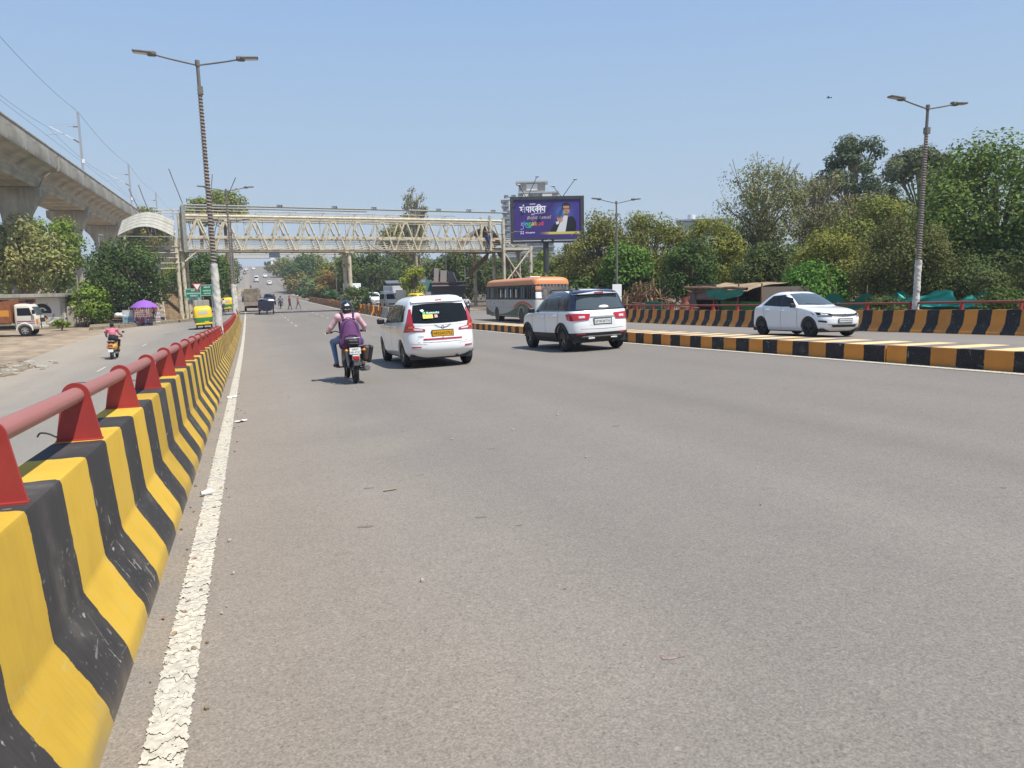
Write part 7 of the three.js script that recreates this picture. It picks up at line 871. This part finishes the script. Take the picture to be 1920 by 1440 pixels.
  // dark stall with boards on its roof, past the bus
  const s = thing('shuttered_stall', 'dark roadside stall with loose boards and a white frame on its roof', 'stall', 24.2, -1.32, -96, -.15); mesh('walls', box(4.2, 2.9, 2.6, 0, 1.45, 0), mat([.13, .115, .11], .9), s); mesh('roof', box(4.6, .12, 3.0, 0, 2.96, 0), M.rusty, s); mesh('awning', box(4.4, .06, 1.0, 0, 2.6, 1.7, .2), mat([.12, .09, .11], .9), s); mesh('shutter', box(1.6, 2.2, .04, 1.1, 1.15, 1.33), mat([.11, .10, .10], .8), s); for (const [x, w2, h] of [[-1.5, .6, 1.8], [-.6, .8, 1.5], [.4, .9, 1.3]]) mesh('board', box(w2, h, .05, x, 3.0 + h / 2, .6, -.2, 0, -.08), mat([.22, .19, .19], .8), s); mesh('white_frame', [bar([1.0, 3.05, .9], [2.1, 3.05, .9], .1), bar([2.1, 3.05, .9], [2.1, 4.9, .9], .1), bar([1.6, 4.9, .9], [2.1, 4.9, .9], .1), bar([.6, 4.2, .9], [1.1, 3.0, .9], .08), bar([1.1, 3.0, .9], [2.4, 2.5, 1.6], .08)], M.white, s); mesh('teal_panel', box(.8, 1.5, .05, -2.5, 2.6, .8, 0, .2), mat([.06, .2, .18], .8), s);
  const k = thing('roadside_canopy', 'low dark canopy shading the parked vehicles behind the taxi', 'canopy', 23.0, -1.32, -118, -.1); mesh('roof', box(6, .15, 4, 0, 3.2, 0, .1), mat([.12, .14, .16], .9), k); mesh('back', box(6, 2.6, .1, 0, 1.5, -1.9), mat([.12, .13, .12], .9), k); for (const x of [-2.8, 2.8]) mesh('post', cyl([x, 0, 1.8], [x, 3.1, 1.8], .06), M.wood, k);
}
// ---------- bird ----------
{ const t = thing('bird', 'dark bird with spread wings flying in the sky at the right', 'bird', 43.9, 15.3, -51, .6); mesh('body', blob([[[0, 0, .14], [0, .01, -.10], .025, .05, 0, .03], [[0, .02, -.16], [0, .02, -.17], .034, .034, 0, .03], [[0, .015, -.2], [0, .01, -.235], .012, .004, 0, .01], [[0, 0, .14], [0, 0, .26], .03, .05, 0, .02]], .008, [[.04, .035, .03]]), bodyM, t); for (const d of [-1, 1]) mesh('wing', grid(8, 3, (u, v) => [d * (.02 + u * .44), .03 + Math.sin(u * 2.2) * .07, -.07 + v * (.16 - u * .08) + u * .04]), mat([.05, .045, .04], .8), t); mesh('tail', grid(3, 2, (u, v) => [(u - .5) * (.06 + v * .1), 0, .16 + v * .14]), mat([.05, .045, .04], .8), t); t.scale.setScalar(.8); }
// ---------- litter along the kerb ----------
{
  const R = rng(71);
  { const x = -.43, s = 6.75, t = thing('paper_cup', 'crushed white paper cup lying on the white line beside the barrier', 'litter', x, gY(x, s) + .03, -s, 1.9); mesh('cup', lathe([[.018, -.045], [.026, 0], [.031, .045]], 16).rotateX(1.45).scale(1, .8, 1), M.white, t); mesh('base', cyl([0, 0, -.045], [0, 0, -.041], .018), M.concDark, t); mesh('lid_scrap', rbox(.05, .003, .02, .001, .05, -.02, .04), mat([.5, .1, .08], .6), t); }
  const leafG = grid(4, 2, (u, v) => [(u - .5) * .07, Math.sin(u * 3.1) * .012 + .004, (v - .5) * .03 * Math.sin(.3 + u * 2.6)]), browns = [[.30, .17, .08], [.36, .25, .13], [.24, .12, .07], [.3, .2, .13]].map((c) => mat(c, .9));
  for (let i = 0; i < 44; i++) { const s = 2.2 + Math.pow(R(), 1.3) * 20, x = -.545 + R() * .24, o = solo('dry_leaf', 'tiny curled brown dry leaf on the road edge by the barrier', 'leaf', leafG, browns[R() * 4 | 0], 'dry leaves along the barrier'); o.position.set(x, gY(x, s) + .007, -s); o.rotation.y = R() * 6.28; o.scale.setScalar(.3 + R() * .45); }
  const peb = new THREE.DodecahedronGeometry(.012, 0); for (let i = 0; i < 80; i++) { const s = 2 + R() * 18, x = R() < .8 ? -.55 + R() * .42 : R() * 4, o = solo('pebble', 'tiny stone chip on the dusty road edge', 'stone', peb, R() < .5 ? M.pave : M.concDark, 'stone chips on the road edge'); o.position.set(x, gY(x, s) + .008, -s); o.scale.setScalar(.4 + R() * .9); o.rotation.set(R() * 3, R() * 3, 0); }
  for (const [x, s, l] of [[-.38, 14.6, 'white scrap of paper on the line in the middle distance'], [-.2, 11.2, 'small pale paper scrap beside the line'], [1.0, 6.1, 'brown twig shaped scrap lying on the asphalt']]) { const o = solo('paper_scrap', l, 'litter', grid(5, 3, (u, v) => [(u - .5) * .16, .006 + Math.sin(u * 7) * .01 + v * .01, (v - .5) * .1]), s === 6.1 ? browns[1] : M.white); o.position.set(x, gY(x, s) + .008, -s); if (s === 6.1) o.scale.set(.7, .5, .3); o.rotation.y = R() * 3; }
}
renderer.render(scene, camera);
